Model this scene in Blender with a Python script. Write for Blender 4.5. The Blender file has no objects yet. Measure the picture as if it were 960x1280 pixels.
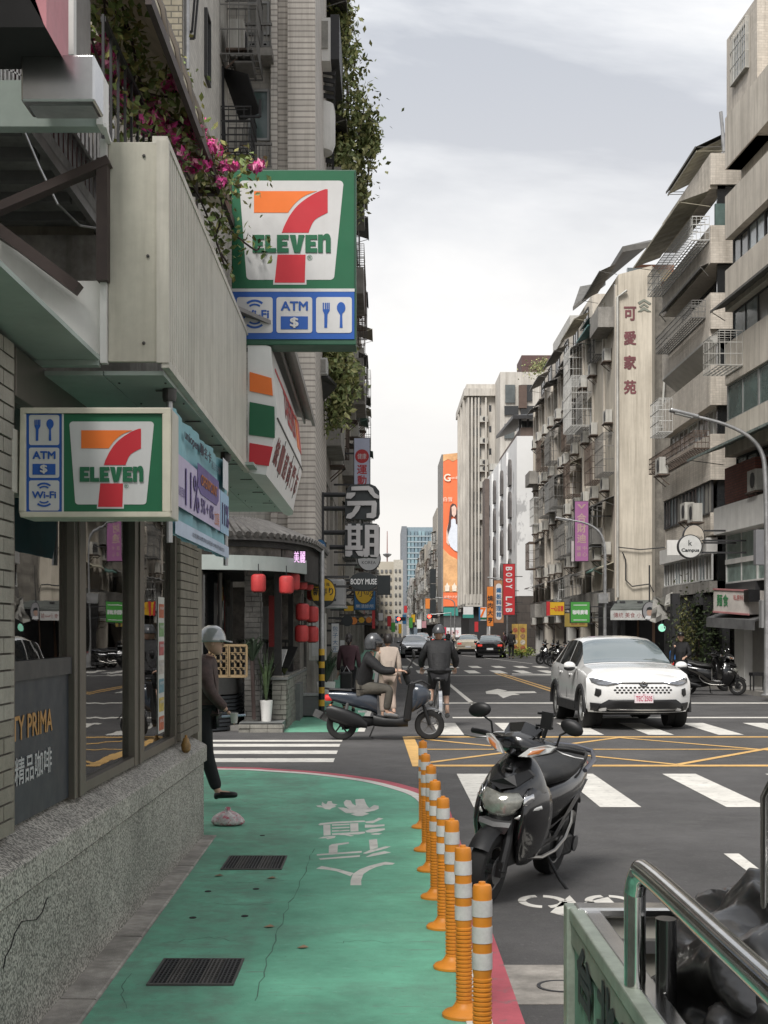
import bpy, bmesh, math, random
from mathutils import Vector, Matrix
R = math.radians
PI = math.pi
rnd = random.Random(7)
S = bpy.context.scene
C = S.collection

# ---------------------------------------------------------------- camera
F, CX, HY, H = 1300.0, 480.0, 788.0, 1.72        # survey constant, centre column, horizon row, eye height
K = 1.423                                         # metres of depth per survey unit along the street: every y written below is in survey units
cd = bpy.data.cameras.new('camera')
cam = bpy.data.objects.new('camera', cd); C.objects.link(cam)
cam.location = (0, 0, H); cam.rotation_euler = (R(90), 0, 0)
cd.sensor_fit = 'VERTICAL'; cd.sensor_height = 36; cd.lens = F*K/1280*36
cd.shift_y = (HY-640)/1280; cd.clip_end = 5000; cd.clip_start = .05
S.camera = cam

# ---------------------------------------------------------------- sky, sun, exposure
w = bpy.data.worlds.new('World'); S.world = w; w.use_nodes = True
nt = w.node_tree; N = nt.nodes; L = nt.links
bg = N['Background']; bg.inputs[1].default_value = .545
sky = N.new('ShaderNodeTexSky'); sky.sky_type = 'NISHITA'; sky.sun_disc = False
sky.sun_elevation = R(50); sky.sun_rotation = R(204); sky.dust_density = 3
tc = N.new('ShaderNodeTexCoord')
mp = N.new('ShaderNodeMapping'); mp.inputs['Scale'].default_value = (1.0, 1.0, 2.6)
mp.inputs['Location'].default_value = (3.1, .4, .2)
L.new(tc.outputs['Generated'], mp.inputs[0])
n1 = N.new('ShaderNodeTexNoise'); n1.inputs['Scale'].default_value = 2.6; n1.inputs['Detail'].default_value = 7
n1.inputs['Roughness'].default_value = .55; n1.inputs['Distortion'].default_value = .35
L.new(mp.outputs[0], n1.inputs['Vector'])
cr = N.new('ShaderNodeValToRGB'); e = cr.color_ramp.elements
e[0].position = .42; e[0].color = (.40, .418, .455, 1); e[1].position = .62; e[1].color = (.76, .755, .75, 1)
m_ = cr.color_ramp.elements.new(.52); m_.color = (.57, .582, .605, 1)
L.new(n1.outputs['Fac'], cr.inputs[0])
sx = N.new('ShaderNodeSeparateXYZ'); L.new(tc.outputs['Generated'], sx.inputs[0])
hz = N.new('ShaderNodeValToRGB'); e = hz.color_ramp.elements
e[0].position = .0; e[0].color = (1, 1, 1, 1); e[1].position = .42; e[1].color = (0, 0, 0, 1)
hz.color_ramp.interpolation = 'EASE'
L.new(sx.outputs[2], hz.inputs[0])
warm = N.new('ShaderNodeMixRGB'); warm.inputs[2].default_value = (.67, .645, .615, 1)
L.new(hz.outputs[0], warm.inputs[0]); L.new(cr.outputs[0], warm.inputs[1])
sk = N.new('ShaderNodeMixRGB'); sk.blend_type = 'MULTIPLY'; sk.inputs[0].default_value = 1; sk.inputs[2].default_value = (.08, .08, .08, 1)
L.new(sky.outputs[0], sk.inputs[1])
mx = N.new('ShaderNodeMixRGB'); mx.inputs[0].default_value = .93
L.new(sk.outputs[0], mx.inputs[1]); L.new(warm.outputs[0], mx.inputs[2])
L.new(mx.outputs[0], bg.inputs[0])

sd = bpy.data.lights.new('sun', 'SUN'); sd.energy = 1.5; sd.angle = R(22); sd.color = (1, .965, .92)
so = bpy.data.objects.new('sun', sd); C.objects.link(so)
so.rotation_euler = (R(40), 0, R(-24)); so.location = (0, 0, 60)
S.view_settings.view_transform = 'Standard'; S.view_settings.look = 'None'
S.view_settings.exposure = 1.5; S.view_settings.gamma = 1
S.render.engine = 'CYCLES'
S.cycles.max_bounces = 6; S.cycles.diffuse_bounces = 3; S.cycles.glossy_bounces = 3; S.cycles.transparent_max_bounces = 10
S.cycles.use_denoising = True

# ---------------------------------------------------------------- pixel helpers (photo pixel + depth -> real place)
def P(px, py, Y): return Vector(((px-CX)/F*Y, Y, H+(HY-py)/F*Y))
def GP(px, py):
    Y = F*H/(py-HY); return Vector(((px-CX)/F*Y, Y, 0))

# ---------------------------------------------------------------- materials
MATS = {}
def mat(name, col, rough=.65, metal=0, var=.12, scale=2.5, bump=0, bscale=60, streak=0, coat=0, emit=0, dirt=None, tile=None, spec=.5):
    """procedural surface: colour noise, optional vertical weather streaks, tile joints and fine relief"""
    if name in MATS: return MATS[name]
    m = bpy.data.materials.new(name); m.use_nodes = True
    t = m.node_tree; n = t.nodes; l = t.links
    b = n['Principled BSDF']
    b.inputs['Roughness'].default_value = rough; b.inputs['Metallic'].default_value = metal
    b.inputs['Coat Weight'].default_value = coat; b.inputs['Coat Roughness'].default_value = .08
    b.inputs['Specular IOR Level'].default_value = spec
    c4 = (*col, 1)
    geo = n.new('ShaderNodeNewGeometry'); vec = geo.outputs['Position']
    cur = None
    def mix(fac, a, bcol, mode='MIX'):
        x = n.new('ShaderNodeMixRGB'); x.blend_type = mode
        if isinstance(fac, float): x.inputs[0].default_value = fac
        else: l.new(fac, x.inputs[0])
        for i, v in ((1, a), (2, bcol)):
            if isinstance(v, tuple): x.inputs[i].default_value = v
            else: l.new(v, x.inputs[i])
        return x.outputs[0]
    def noise(sc, det=5, vin=None, rough_=.6):
        x = n.new('ShaderNodeTexNoise'); x.inputs['Scale'].default_value = sc; x.inputs['Detail'].default_value = det
        x.inputs['Roughness'].default_value = rough_
        l.new(vin if vin else vec, x.inputs['Vector']); return x.outputs['Fac']
    def ramp(src, p0, p1, c0=(0, 0, 0, 1), c1=(1, 1, 1, 1)):
        x = n.new('ShaderNodeValToRGB'); q = x.color_ramp.elements
        q[0].position = p0; q[1].position = p1; q[0].color = c0; q[1].color = c1
        l.new(src, x.inputs[0]); return x.outputs[0]
    cur = c4; bumpsrc = None
    if tile:
        tw, th, jc, js = tile
        s3 = n.new('ShaderNodeSeparateXYZ'); l.new(vec, s3.inputs[0])
        ad = n.new('ShaderNodeMath'); l.new(s3.outputs[0], ad.inputs[0]); l.new(s3.outputs[1], ad.inputs[1])
        cb = n.new('ShaderNodeCombineXYZ'); l.new(ad.outputs[0], cb.inputs[0]); l.new(s3.outputs[2], cb.inputs[1])
        bt = n.new('ShaderNodeTexBrick'); l.new(cb.outputs[0], bt.inputs['Vector'])
        bt.inputs['Scale'].default_value = 1; bt.inputs['Brick Width'].default_value = tw; bt.inputs['Row Height'].default_value = th
        bt.inputs['Mortar Size'].default_value = js; bt.inputs['Mortar Smooth'].default_value = .2
        bt.inputs['Color1'].default_value = tuple(x*.9 for x in col)+(1,); bt.inputs['Color2'].default_value = tuple(x*1.08 for x in col)+(1,)
        bt.inputs['Mortar'].default_value = (*jc, 1); cur = bt.outputs[0]; bumpsrc = bt.outputs['Fac']
    if var:
        d = tuple(max(0, x*(1-var*1.6)) for x in col)+(1,)
        u = tuple(min(1, x*(1+var)) for x in col)+(1,)
        nf = noise(scale, 6)
        if tile: cur = mix(ramp(nf, .35, .75), cur, tuple([1-var*1.5]*3)+(1,), 'MULTIPLY')
        else: cur = ramp(nf, .3, .72, d, u)
        nf2 = noise(scale*9, 4)
        cur = mix(ramp(nf2, .35, .7), cur, tuple([1-var*.7]*3)+(1,), 'MULTIPLY')
    if streak:
        mpn = n.new('ShaderNodeMapping'); mpn.inputs['Scale'].default_value = (2.2, 2.2, .16); l.new(vec, mpn.inputs[0])
        st = noise(1.6, 7, mpn.outputs[0], .7)
        dk = dirt if dirt else (.30, .27, .23)
        cur = mix(ramp(st, .44, .72), cur, tuple(1-(1-x)*streak for x in dk)+(1,), 'MULTIPLY')
        mp2 = n.new('ShaderNodeMapping'); mp2.inputs['Scale'].default_value = (9, 9, .35); l.new(vec, mp2.inputs[0])
        st2 = noise(1.5, 4, mp2.outputs[0], .6)
        cur = mix(ramp(st2, .5, .74), cur, tuple(1-(1-x)*streak*.7 for x in dk)+(1,), 'MULTIPLY')
    if isinstance(cur, tuple): b.inputs['Base Color'].default_value = cur
    else: l.new(cur, b.inputs['Base Color'])
    if bump or bumpsrc:
        bn = n.new('ShaderNodeBump'); bn.inputs['Strength'].default_value = bump if bump else .35; bn.inputs['Distance'].default_value = .01
        if bump: l.new(noise(bscale, 3), bn.inputs['Height'])
        else:
            bn.invert = True; l.new(bumpsrc, bn.inputs['Height'])
        l.new(bn.outputs[0], b.inputs['Normal'])
    if rough < .9 and var and not metal:
        rr = n.new('ShaderNodeMapRange'); rr.inputs[3].default_value = max(.03, rough-.1); rr.inputs[4].default_value = min(1, rough+.15)
        l.new(noise(scale*3, 3), rr.inputs[0]); l.new(rr.outputs[0], b.inputs['Roughness'])
    if emit:
        b.inputs['Emission Color'].default_value = c4; b.inputs['Emission Strength'].default_value = emit
    MATS[name] = m
    return m

def glass(name, tint=(.75, .8, .8), refl=.25, rough=.02, thru=.6):
    """window glass: a mirror coat over a see-through (or dark) pane"""
    if name in MATS: return MATS[name]
    m = bpy.data.materials.new(name); m.use_nodes = True
    t = m.node_tree; n = t.nodes; l = t.links; n.clear()
    o = n.new('ShaderNodeOutputMaterial')
    gl = n.new('ShaderNodeBsdfGlossy'); gl.inputs['Roughness'].default_value = rough
    tr = n.new('ShaderNodeBsdfTransparent'); tr.inputs[0].default_value = (*[x*thru for x in tint], 1)
    fr = n.new('ShaderNodeLayerWeight'); fr.inputs[0].default_value = refl
    nz = n.new('ShaderNodeTexNoise'); nz.inputs['Scale'].default_value = 1.1
    g2 = n.new('ShaderNodeNewGeometry'); l.new(g2.outputs['Position'], nz.inputs['Vector'])
    bp = n.new('ShaderNodeBump'); bp.inputs['Strength'].default_value = .04; bp.inputs['Distance'].default_value = .05
    l.new(nz.outputs[0], bp.inputs['Height']); l.new(bp.outputs[0], gl.inputs['Normal'])
    mx = n.new('ShaderNodeMixShader'); l.new(fr.outputs['Fresnel'], mx.inputs[0]); l.new(tr.outputs[0], mx.inputs[1]); l.new(gl.outputs[0], mx.inputs[2])
    l.new(mx.outputs[0], o.inputs[0])
    MATS[name] = m
    return m

# ---------------------------------------------------------------- mesh builder
class MB:
    def __init__(s, M=None): s.v = []; s.f = []; s.M = M
    def add(s, vs, fs):
        k = len(s.v)
        for p in vs:
            p = Vector(p); s.v.append(s.M @ p if s.M else p)
        s.f += [tuple(k+i for i in f) for f in fs]; return s
    def box(s, x0, x1, y0, y1, z0, z1):
        return s.add([(x0,y0,z0),(x1,y0,z0),(x1,y1,z0),(x0,y1,z0),(x0,y0,z1),(x1,y0,z1),(x1,y1,z1),(x0,y1,z1)],
                     [(0,3,2,1),(4,5,6,7),(0,1,5,4),(1,2,6,5),(2,3,7,6),(3,0,4,7)])
    def bar(s, a, b, w, h=None, up=(0,0,1)):
        a = Vector(a); b = Vector(b); h = h or w; d = (b-a).normalized(); up = Vector(up)
        if abs(d.dot(up)) > .98: up = Vector((0,1,0))
        x = d.cross(up).normalized()*w/2; y = x.cross(d).normalized()*h/2
        return s.add([a-x-y,a+x-y,a+x+y,a-x+y,b-x-y,b+x-y,b+x+y,b-x+y],
                     [(0,3,2,1),(4,5,6,7),(0,1,5,4),(1,2,6,5),(2,3,7,6),(3,0,4,7)])
    def tube(s, pts, r, n=8, cap=True):
        pts = [Vector(p) for p in pts]; rs = r if isinstance(r, (list, tuple)) else [r]*len(pts)
        prev = None; rings = []
        for i, p in enumerate(pts):
            d = (pts[min(i+1, len(pts)-1)]-pts[max(i-1, 0)]).normalized()
            if prev is None:
                u = Vector((0,0,1)) if abs(d.z) < .9 else Vector((1,0,0))
                x = d.cross(u).normalized()
            else: x = (prev-d*prev.dot(d)).normalized()
            prev = x; y = d.cross(x)
            rings.append([p+(x*math.cos(2*PI*k/n)+y*math.sin(2*PI*k/n))*rs[i] for k in range(n)])
        return s.loft(rings, cap)
    def loft(s, rings, cap=True, closed=True):
        n = len(rings[0]); vs = [p for r in rings for p in r]; fs = []
        m = n if closed else n-1
        for i in range(len(rings)-1):
            for k in range(m):
                a = i*n+k; b = i*n+(k+1) % n
                fs.append((a, b, b+n, a+n))
        if cap: fs.append(tuple(range(n))[::-1]); fs.append(tuple((len(rings)-1)*n+k for k in range(n)))
        return s.add(vs, fs)
    def lathe(s, prof, c=(0,0,0), axis='Z', n=20, cap=True):
        c = Vector(c); rings = []
        for r, h in prof:
            ring = []
            for k in range(n):
                a = 2*PI*k/n; x, y = r*math.cos(a), r*math.sin(a)
                ring.append(c+Vector({'Z':(x,y,h),'Y':(x,h,y),'X':(h,x,y)}[axis]))
            rings.append(ring)
        return s.loft(rings, cap)
    def plate(s, pts, o, u, v, t):
        """polygon pts (2D) in the plane o,u,v, t thick along the normal"""
        o = Vector(o); u = Vector(u); v = Vector(v); nn = u.cross(v).normalized()*t
        a = [o+u*p[0]+v*p[1] for p in pts]; n = len(a)
        return s.add(a+[p+nn for p in a], [tuple(range(n))[::-1], tuple(range(n, 2*n))]+[(k,(k+1)%n,n+(k+1)%n,n+k) for k in range(n)])
    def ell(s, c, r, nu=14, nv=9):
        c = Vector(c); rings = []
        for j in range(nv+1):
            t = -PI/2+PI*j/nv; rings.append([c+Vector((r[0]*math.cos(t)*math.cos(2*PI*k/nu), r[1]*math.cos(t)*math.sin(2*PI*k/nu), r[2]*math.sin(t))) for k in range(nu)])
        return s.loft(rings, False)
    def build(s, name, m, parent=None, smooth=False, bevel=0, sub=0):
        me = s.mesh(name, m, smooth, parent, True); o = bpy.data.objects.new(name, me); C.objects.link(o)
        if parent: o.parent = parent
        if bevel:
            b = o.modifiers.new('b', 'BEVEL'); b.width = bevel; b.segments = 2; b.limit_method = 'ANGLE'; b.angle_limit = R(35); b.harden_normals = False
        if sub:
            q = o.modifiers.new('s', 'SUBSURF'); q.levels = sub; q.render_levels = sub
        return o
    def mesh(s, name, m, smooth=False, parent=None, world=False):
        rn = root(parent).name if parent else None; I = INV.get(rn)
        if world and (I or not parent) and rn not in MOVE: vs = [Vector((p.x, p.y*K, p.z)) for p in s.v]
        else: vs = s.v
        if I: vs = [I @ p for p in vs]
        me = bpy.data.meshes.new(name); me.from_pydata([tuple(p) for p in vs], [], s.f)
        bm = bmesh.new(); bm.from_mesh(me)
        bmesh.ops.remove_doubles(bm, verts=bm.verts, dist=1e-5)
        bmesh.ops.recalc_face_normals(bm, faces=bm.faces); bm.to_mesh(me); bm.free()
        me.materials.append(m)
        if smooth:
            me.polygons.foreach_set('use_smooth', [True]*len(me.polygons))
            if smooth != 'all': me.set_sharp_from_angle(angle=R(38 if smooth is True else smooth))
        return me
INV = {}; MOVE = set()      # MOVE: compact things that keep their own proportions
COMPACT = ('paper_lantern','snake_plant','dracaena','planter_shrub','potted_shrub','rubbish_bag','drink_cup','ornament','shop_sign','street_lamp','striped_pole','traffic_light','manhole_cover','blue_bag','tote_bag')
def root(o):
    while o.parent: o = o.parent
    return o
def tag(o, label=None, cat=None, group=None, kind=None):
    if label: o['label'] = label
    if cat: o['category'] = cat
    if group: o['group'] = group
    if kind: o['kind'] = kind
    return o
def thing(name, label, cat, loc=(0,0,0), rz=0, group=None, local=False):
    """an Empty at the base of a thing; parts built in world space unless local"""
    o = bpy.data.objects.new(name, None); C.objects.link(o); o.empty_display_size = .2
    L3_ = Vector(loc); o.location = (L3_.x, L3_.y*K, L3_.z); o.rotation_euler = (0, 0, rz)
    if name in COMPACT and not local: MOVE.add(o.name); INV[o.name] = Matrix.Translation(-L3_)
    elif not local: INV[o.name] = Matrix.Translation(-o.location)
    return tag(o, label, cat, group)
def struct(o): o['kind'] = 'structure'; return o
def stuff(o): o['kind'] = 'stuff'; return o
def kids(o): return [c for c in ALLK.get(o.name, [])] if False else list(o.children)
def copy_tree(o, parent=None):
    c = o.copy(); C.objects.link(c)
    if parent: c.parent = parent
    for ch in list(o.children): copy_tree(ch, c)
    return c
def piece(name, me, parent, loc, rot=None, scale=None):
    """one more piece sharing a mesh; loc in world space"""
    o = bpy.data.objects.new(name, me); C.objects.link(o); o.parent = parent
    r = root(parent); I = INV.get(r.name)
    o.location = I @ Vector((loc[0], loc[1]*K, loc[2])) if I else loc
    if rot: o.rotation_euler = rot
    if scale: o.scale = scale
    return o

# text and flat print -------------------------------------------------------
AX = {'F': ((1,0,0),(0,0,1)), 'R': ((0,1,0),(0,0,1)), 'L': ((0,-1,0),(0,0,1)), 'G': ((1,0,0),(0,1,0)), 'G2': ((-1,0,0),(0,-1,0))}
TXT = {}
def text_geo(s, bold=0):
    k = (s, bold)
    if k in TXT: return TXT[k]
    c = bpy.data.curves.new('t', 'FONT'); c.body = s; c.size = 1; c.resolution_u = 3
    o = bpy.data.objects.new('t', c); C.objects.link(o)
    dg = bpy.context.evaluated_depsgraph_get(); dg.update()
    me = bpy.data.meshes.new_from_object(o.evaluated_get(dg))
    vs = [tuple(v.co) for v in me.vertices]; fs = [tuple(p.vertices) for p in me.polygons]
    bpy.data.objects.remove(o); bpy.data.curves.remove(c); bpy.data.meshes.remove(me)
    if not vs: vs = [(0,0,0)]
    x0 = min(v[0] for v in vs); x1 = max(v[0] for v in vs); y0 = min(v[1] for v in vs); y1 = max(v[1] for v in vs)
    out = ([((v[0]-x0)/(x1-x0 or 1), (v[1]-y0)/(y1-y0 or 1)) for v in vs], fs, (x1-x0)/(y1-y0 or 1))
    TXT[k] = out; return out
def text(parent, s, c, h, m, ax='F', w=None, off=.002, bold=0, name='lettering', uv=None):
    """lettering of height h (width w) centred on the point c of a surface; bold thickens the strokes"""
    g, fs, asp = text_geo(s); w = w or asp*h
    u, v = [Vector(a) for a in (uv or AX[ax])]; n = u.cross(v).normalized(); c = Vector(c)
    mb = MB(); sh = [(0, 0)]
    if bold: sh = [(0,0),(bold,0),(-bold,0),(0,bold),(0,-bold),(bold*.7,bold*.7),(-bold*.7,-bold*.7),(bold*.7,-bold*.7),(-bold*.7,bold*.7)]
    for i, (dx, dy) in enumerate(sh):
        mb.add([c+u*((a-.5)*w+dx)+v*((b-.5)*h+dy)+n*(off+i*.0003) for a, b in g], fs)
    return mb.build(name, m, parent)
def rrect(x0, y0, x1, y1, r, n=4):
    out = []
    for cx, cy, a0 in ((x1-r, y0+r, -90), (x1-r, y1-r, 0), (x0+r, y1-r, 90), (x0+r, y0+r, 180)):
        for k in range(n+1):
            a = R(a0+90*k/n); out.append((cx+r*math.cos(a), cy+r*math.sin(a)))
    return out
def circ(cx, cy, rx, ry=None, n=28): return [(cx+rx*math.cos(2*PI*k/n), cy+(ry or rx)*math.sin(2*PI*k/n)) for k in range(n)]
def arc_band(cx, cy, r0, r1, a0, a1, n=10):
    p = [(cx+r1*math.cos(R(a0+(a1-a0)*k/n)), cy+r1*math.sin(R(a0+(a1-a0)*k/n))) for k in range(n+1)]
    return p+[(cx+r0*math.cos(R(a1-(a1-a0)*k/n)), cy+r0*math.sin(R(a1-(a1-a0)*k/n))) for k in range(n+1)]
def offset_path(pts, d):
    out = []
    for i, p in enumerate(pts):
        a = Vector(pts[max(i-1, 0)]); b = Vector(pts[min(i+1, len(pts)-1)]); t = (b-a); t = Vector((t.x, t.y)).normalized()
        out.append((p[0]+t.y*d, p[1]-t.x*d))
    return out
def spline(pts, n=6):
    """Catmull-Rom through tuples"""
    out = []; P_ = [Vector(p) for p in pts]
    for i in range(len(P_)-1):
        a, b, c, d = P_[max(i-1,0)], P_[i], P_[i+1], P_[min(i+2,len(P_)-1)]
        for k in range(n):
            t = k/n; out.append(.5*((2*b)+(c-a)*t+(2*a-5*b+4*c-d)*t*t+(3*b-a-3*c+d)*t**3))
    out.append(P_[-1]); return out
# ================================================================ materials used all over
asphalt = mat('asphalt', (.090,.087,.086), .85, var=.24, scale=.7, bump=.8, bscale=180)
greenp = mat('green_paving', (.135,.415,.275), .7, var=.2, scale=1.3, bump=.35, bscale=240, )
whitep = mat('road_white', (.62,.60,.55), .75, var=.12, scale=3, bump=.3, bscale=200)
yellowp = mat('road_yellow', (.62,.38,.13), .75, var=.14, scale=3, bump=.3, bscale=200)
redp = mat('road_red', (.42,.085,.11), .75, var=.14, scale=3, bump=.3, bscale=200)
conc = mat('concrete', (.30,.285,.26), .85, var=.2, scale=2, bump=.35, bscale=90, streak=.35)
concg = mat('gutter_concrete', (.40,.37,.33), .9, var=.35, scale=2.2, bump=.5, bscale=120)
granite = mat('speckled_granite', (.33,.32,.295), .6, var=.18, scale=1.2, bump=.25, bscale=150)
dark = mat('dark_metal', (.03,.03,.032), .5, var=.1)
black = mat('black_plastic', (.007,.007,.008), .38, var=.05)
void_ = mat('dark_interior', (.012,.011,.011), .9, var=.3)
steel = mat('stainless_steel', (.55,.55,.54), .2, 1, var=.1, scale=5)
galv = mat('galvanised_metal', (.42,.42,.42), .45, .7, var=.2, scale=4)
white = mat('white_paint', (.74,.73,.70), .5, var=.06, streak=.18)
cream = mat('cream_panel', (.60,.575,.50), .5, var=.09, streak=.35)
creamd = mat('cream_end_panel', (.53,.505,.42), .55, var=.1, streak=.3)
soffit = mat('soffit_panel', (.36,.42,.38), .6, var=.1)
brownst = mat('brown_steel', (.06,.04,.035), .6, var=.2)
alu = mat('bronze_aluminium', (.13,.115,.095), .4, .6, var=.1)
g7 = mat('sign_green', (.005,.11,.045), .42, var=.05); w7 = mat('sign_white', (.57,.565,.56), .4, var=.04, streak=.08)
o7 = mat('sign_orange', (.78,.17,.02), .42, var=.04); r7 = mat('sign_red', (.50,.018,.03), .42, var=.04); b7 = mat('sign_blue', (.012,.085,.36), .42, var=.04)
# speckle for the granite
_t = granite.node_tree; _b = _t.nodes['Principled BSDF']; _lk = _b.inputs['Base Color'].links[0].from_socket
_vo = _t.nodes.new('ShaderNodeTexVoronoi'); _vo.inputs['Scale'].default_value = 110
_g = _t.nodes.new('ShaderNodeNewGeometry'); _t.links.new(_g.outputs['Position'], _vo.inputs['Vector'])
_h = _t.nodes.new('ShaderNodeSeparateColor'); _t.links.new(_vo.outputs['Color'], _h.inputs[0])
_r = _t.nodes.new('ShaderNodeValToRGB'); _r.color_ramp.elements[0].color = (.34,.33,.31,1); _r.color_ramp.elements[1].color = (1.6,1.56,1.5,1)
_r.color_ramp.elements[0].position = .25; _r.color_ramp.elements[1].position = .8
_t.links.new(_h.outputs[0], _r.inputs[0]); _x = _t.nodes.new('ShaderNodeMixRGB'); _x.blend_type = 'MULTIPLY'; _x.inputs[0].default_value = 1
_t.links.new(_lk, _x.inputs[1]); _t.links.new(_r.outputs[0], _x.inputs[2]); _t.links.new(_x.outputs[0], _b.inputs['Base Color'])
# dirt and scuffs on the green paving and the asphalt
def dirtify(m, sc, lo, hi, col, stretch=(1,1,1)):
    t = m.node_tree; b = t.nodes['Principled BSDF']; lk = b.inputs['Base Color'].links[0].from_socket
    g = t.nodes.new('ShaderNodeNewGeometry'); mp = t.nodes.new('ShaderNodeMapping'); mp.inputs['Scale'].default_value = stretch
    nz = t.nodes.new('ShaderNodeTexNoise'); nz.inputs['Scale'].default_value = sc; nz.inputs['Detail'].default_value = 9; nz.inputs['Roughness'].default_value = .68
    t.links.new(g.outputs['Position'], mp.inputs[0]); t.links.new(mp.outputs[0], nz.inputs['Vector'])
    r = t.nodes.new('ShaderNodeValToRGB'); r.color_ramp.elements[0].position = lo; r.color_ramp.elements[1].position = hi
    t.links.new(nz.outputs[0], r.inputs[0]); x = t.nodes.new('ShaderNodeMixRGB'); x.inputs[2].default_value = (*col, 1)
    t.links.new(r.outputs[0], x.inputs[0]); t.links.new(lk, x.inputs[1]); t.links.new(x.outputs[0], b.inputs['Base Color'])
dirtify(greenp, 1.1, .50, .80, (.11,.22,.16)); dirtify(greenp, 3.5, .62, .80, (.16,.20,.165), (1,2.5,1))
dirtify(greenp, 14, .58, .76, (.17,.42,.30)); dirtify(greenp, 38, .60, .70, (.10,.20,.15)); dirtify(greenp, 5, .60, .66, (.13,.24,.18), (.35,3,1))
dirtify(asphalt, .35, .5, .8, (.055,.053,.053), (1,.35,1)); dirtify(asphalt, 26, .56, .8, (.17,.165,.16)); dirtify(asphalt, 90, .50, .72, (.035,.034,.034)); dirtify(asphalt, 1.3, .55, .8, (.11,.107,.10))
for m_ in (whitep, yellowp, redp): dirtify(m_, 9, .56, .74, (.14,.135,.13))
dirtify(concg, 2.5, .5, .7, (.19,.18,.155))

# the drain side of the walkway is older and greyer than the repainted street side
_t = greenp.node_tree; _b = _t.nodes['Principled BSDF']; _lk = _b.inputs['Base Color'].links[0].from_socket
_g = _t.nodes.new('ShaderNodeNewGeometry'); _s = _t.nodes.new('ShaderNodeSeparateXYZ'); _t.links.new(_g.outputs['Position'], _s.inputs[0])
_nz = _t.nodes.new('ShaderNodeTexNoise'); _nz.inputs['Scale'].default_value = 2.2; _nz.inputs['Detail'].default_value = 8; _t.links.new(_g.outputs['Position'], _nz.inputs['Vector'])
_a = _t.nodes.new('ShaderNodeMath'); _a.operation = 'MULTIPLY_ADD'; _a.inputs[1].default_value = .5; _t.links.new(_nz.outputs[0], _a.inputs[0]); _t.links.new(_s.outputs[0], _a.inputs[2])
_mr = _t.nodes.new('ShaderNodeMapRange'); _mr.inputs[1].default_value = -.42; _mr.inputs[2].default_value = -.50; _t.links.new(_a.outputs[0], _mr.inputs[0])
_n2 = _t.nodes.new('ShaderNodeTexNoise'); _n2.inputs['Scale'].default_value = 6; _n2.inputs['Detail'].default_value = 9; _n2.inputs['Roughness'].default_value = .7; _t.links.new(_g.outputs['Position'], _n2.inputs['Vector'])
_r2 = _t.nodes.new('ShaderNodeMapRange'); _r2.inputs[1].default_value = .40; _r2.inputs[2].default_value = .68; _r2.inputs[4].default_value = .75; _t.links.new(_n2.outputs[0], _r2.inputs[0])
_m = _t.nodes.new('ShaderNodeMath'); _m.operation = 'MULTIPLY'; _t.links.new(_mr.outputs[0], _m.inputs[0]); _t.links.new(_r2.outputs[0], _m.inputs[1])
_x = _t.nodes.new('ShaderNodeMixRGB'); _x.inputs[2].default_value = (.12,.20,.15,1); _t.links.new(_m.outputs[0], _x.inputs[0]); _t.links.new(_lk, _x.inputs[1]); _t.links.new(_x.outputs[0], _b.inputs['Base Color'])
# ================================================================ ground and markings
UPZ = ((1,0,0),(0,1,0))
def flat(name, pts, z, m, kind='structure', parent=None, t=.003):
    o = MB().plate([(p[0], p[1]) for p in pts], (0,0,z), (1,0,0), (0,1,0), t).build(name, m, parent)
    if not parent: o['kind'] = kind
    return o
ground_m = mat('far_ground', (.14,.135,.125), .9, var=.2, scale=.05)
flat('ground', [(-1500,-300),(1500,-300),(1500,3000),(-1500,3000)], -.03, ground_m, t=.01)
road = flat('road', [(-40,-12),(9.6,-12),(9.6,27.5),(60,27.5),(60,20),(120,20),(120,430),(-60,430)][0:1]+[(60,-12),(60,700),(-40,700)], -.004, asphalt, t=.004)

bound = [GP(268,962.6), GP(334,965), GP(390,969), GP(450,977), GP(487.5,986), GP(514,995.6), GP(527,1009)]
bound = [(-9,13.0),(-5,12.95)]+[(p.x,p.y) for p in bound]+[(.37,9.3),(.365,8.2),(.36,7),(.36,5.5),(.36,4),(.36,2.5),(.36,-6)]
bound = [(p.x, p.y) for p in spline([(a,b,0) for a,b in bound], 5)]
o1 = offset_path(bound, -.115); o2 = offset_path(bound, -.255)
flat('green_walkway', bound+[(-9,-6)], .0005, greenp)
def ribbon(name, a, b, z, m, t=.0035):
    mb = MB(); n = len(a)
    for i in range(n-1): mb.add([(*a[i],z+t),(*a[i+1],z+t),(*b[i+1],z+t),(*b[i],z+t)], [(0,1,2,3)])
    o = mb.build(name, m); o['kind'] = 'structure'; return o
ribbon('walkway_white_line', bound, o1, .0035, whitep)
ribbon('kerb_red_line', o1, o2, .0025, redp)
flat('gutter_strip', [(-1.62,8.72),(-1.40,8.70),(-1.365,7),(-1.32,4.5),(-1.29,2),(-1.29,-4),(-1.62,-4)], .0045, concg)
g_ = thing('gutter_slabs', 'cracked concrete gutter slabs along the foot of the granite wall', 'gutter', (-1.4, 5, 0))
yy = 1.2
while yy < 8.4:
    ln = rnd.uniform(.8, 1.15); e_ = min(yy+ln-.012, 8.64)
    f = lambda y: -1.298-.0 if y < 2 else (-1.29-(y-2)*.012 if y < 4.5 else -1.325-(y-4.5)*.0175)
    MB().add([(-1.6,yy,.0085),(f(yy),yy,.0085),(f(e_),e_,.0085),(-1.6,e_,.0085),(-1.6,yy,.016),(f(yy)-.01,yy,.014),(f(e_)-.01,e_,.014),(-1.6,e_,.016)],
        [(0,3,2,1),(4,5,6,7),(0,1,5,4),(1,2,6,5),(2,3,7,6),(3,0,4,7)]).build('slab', concg, g_)
    yy += ln

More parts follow.
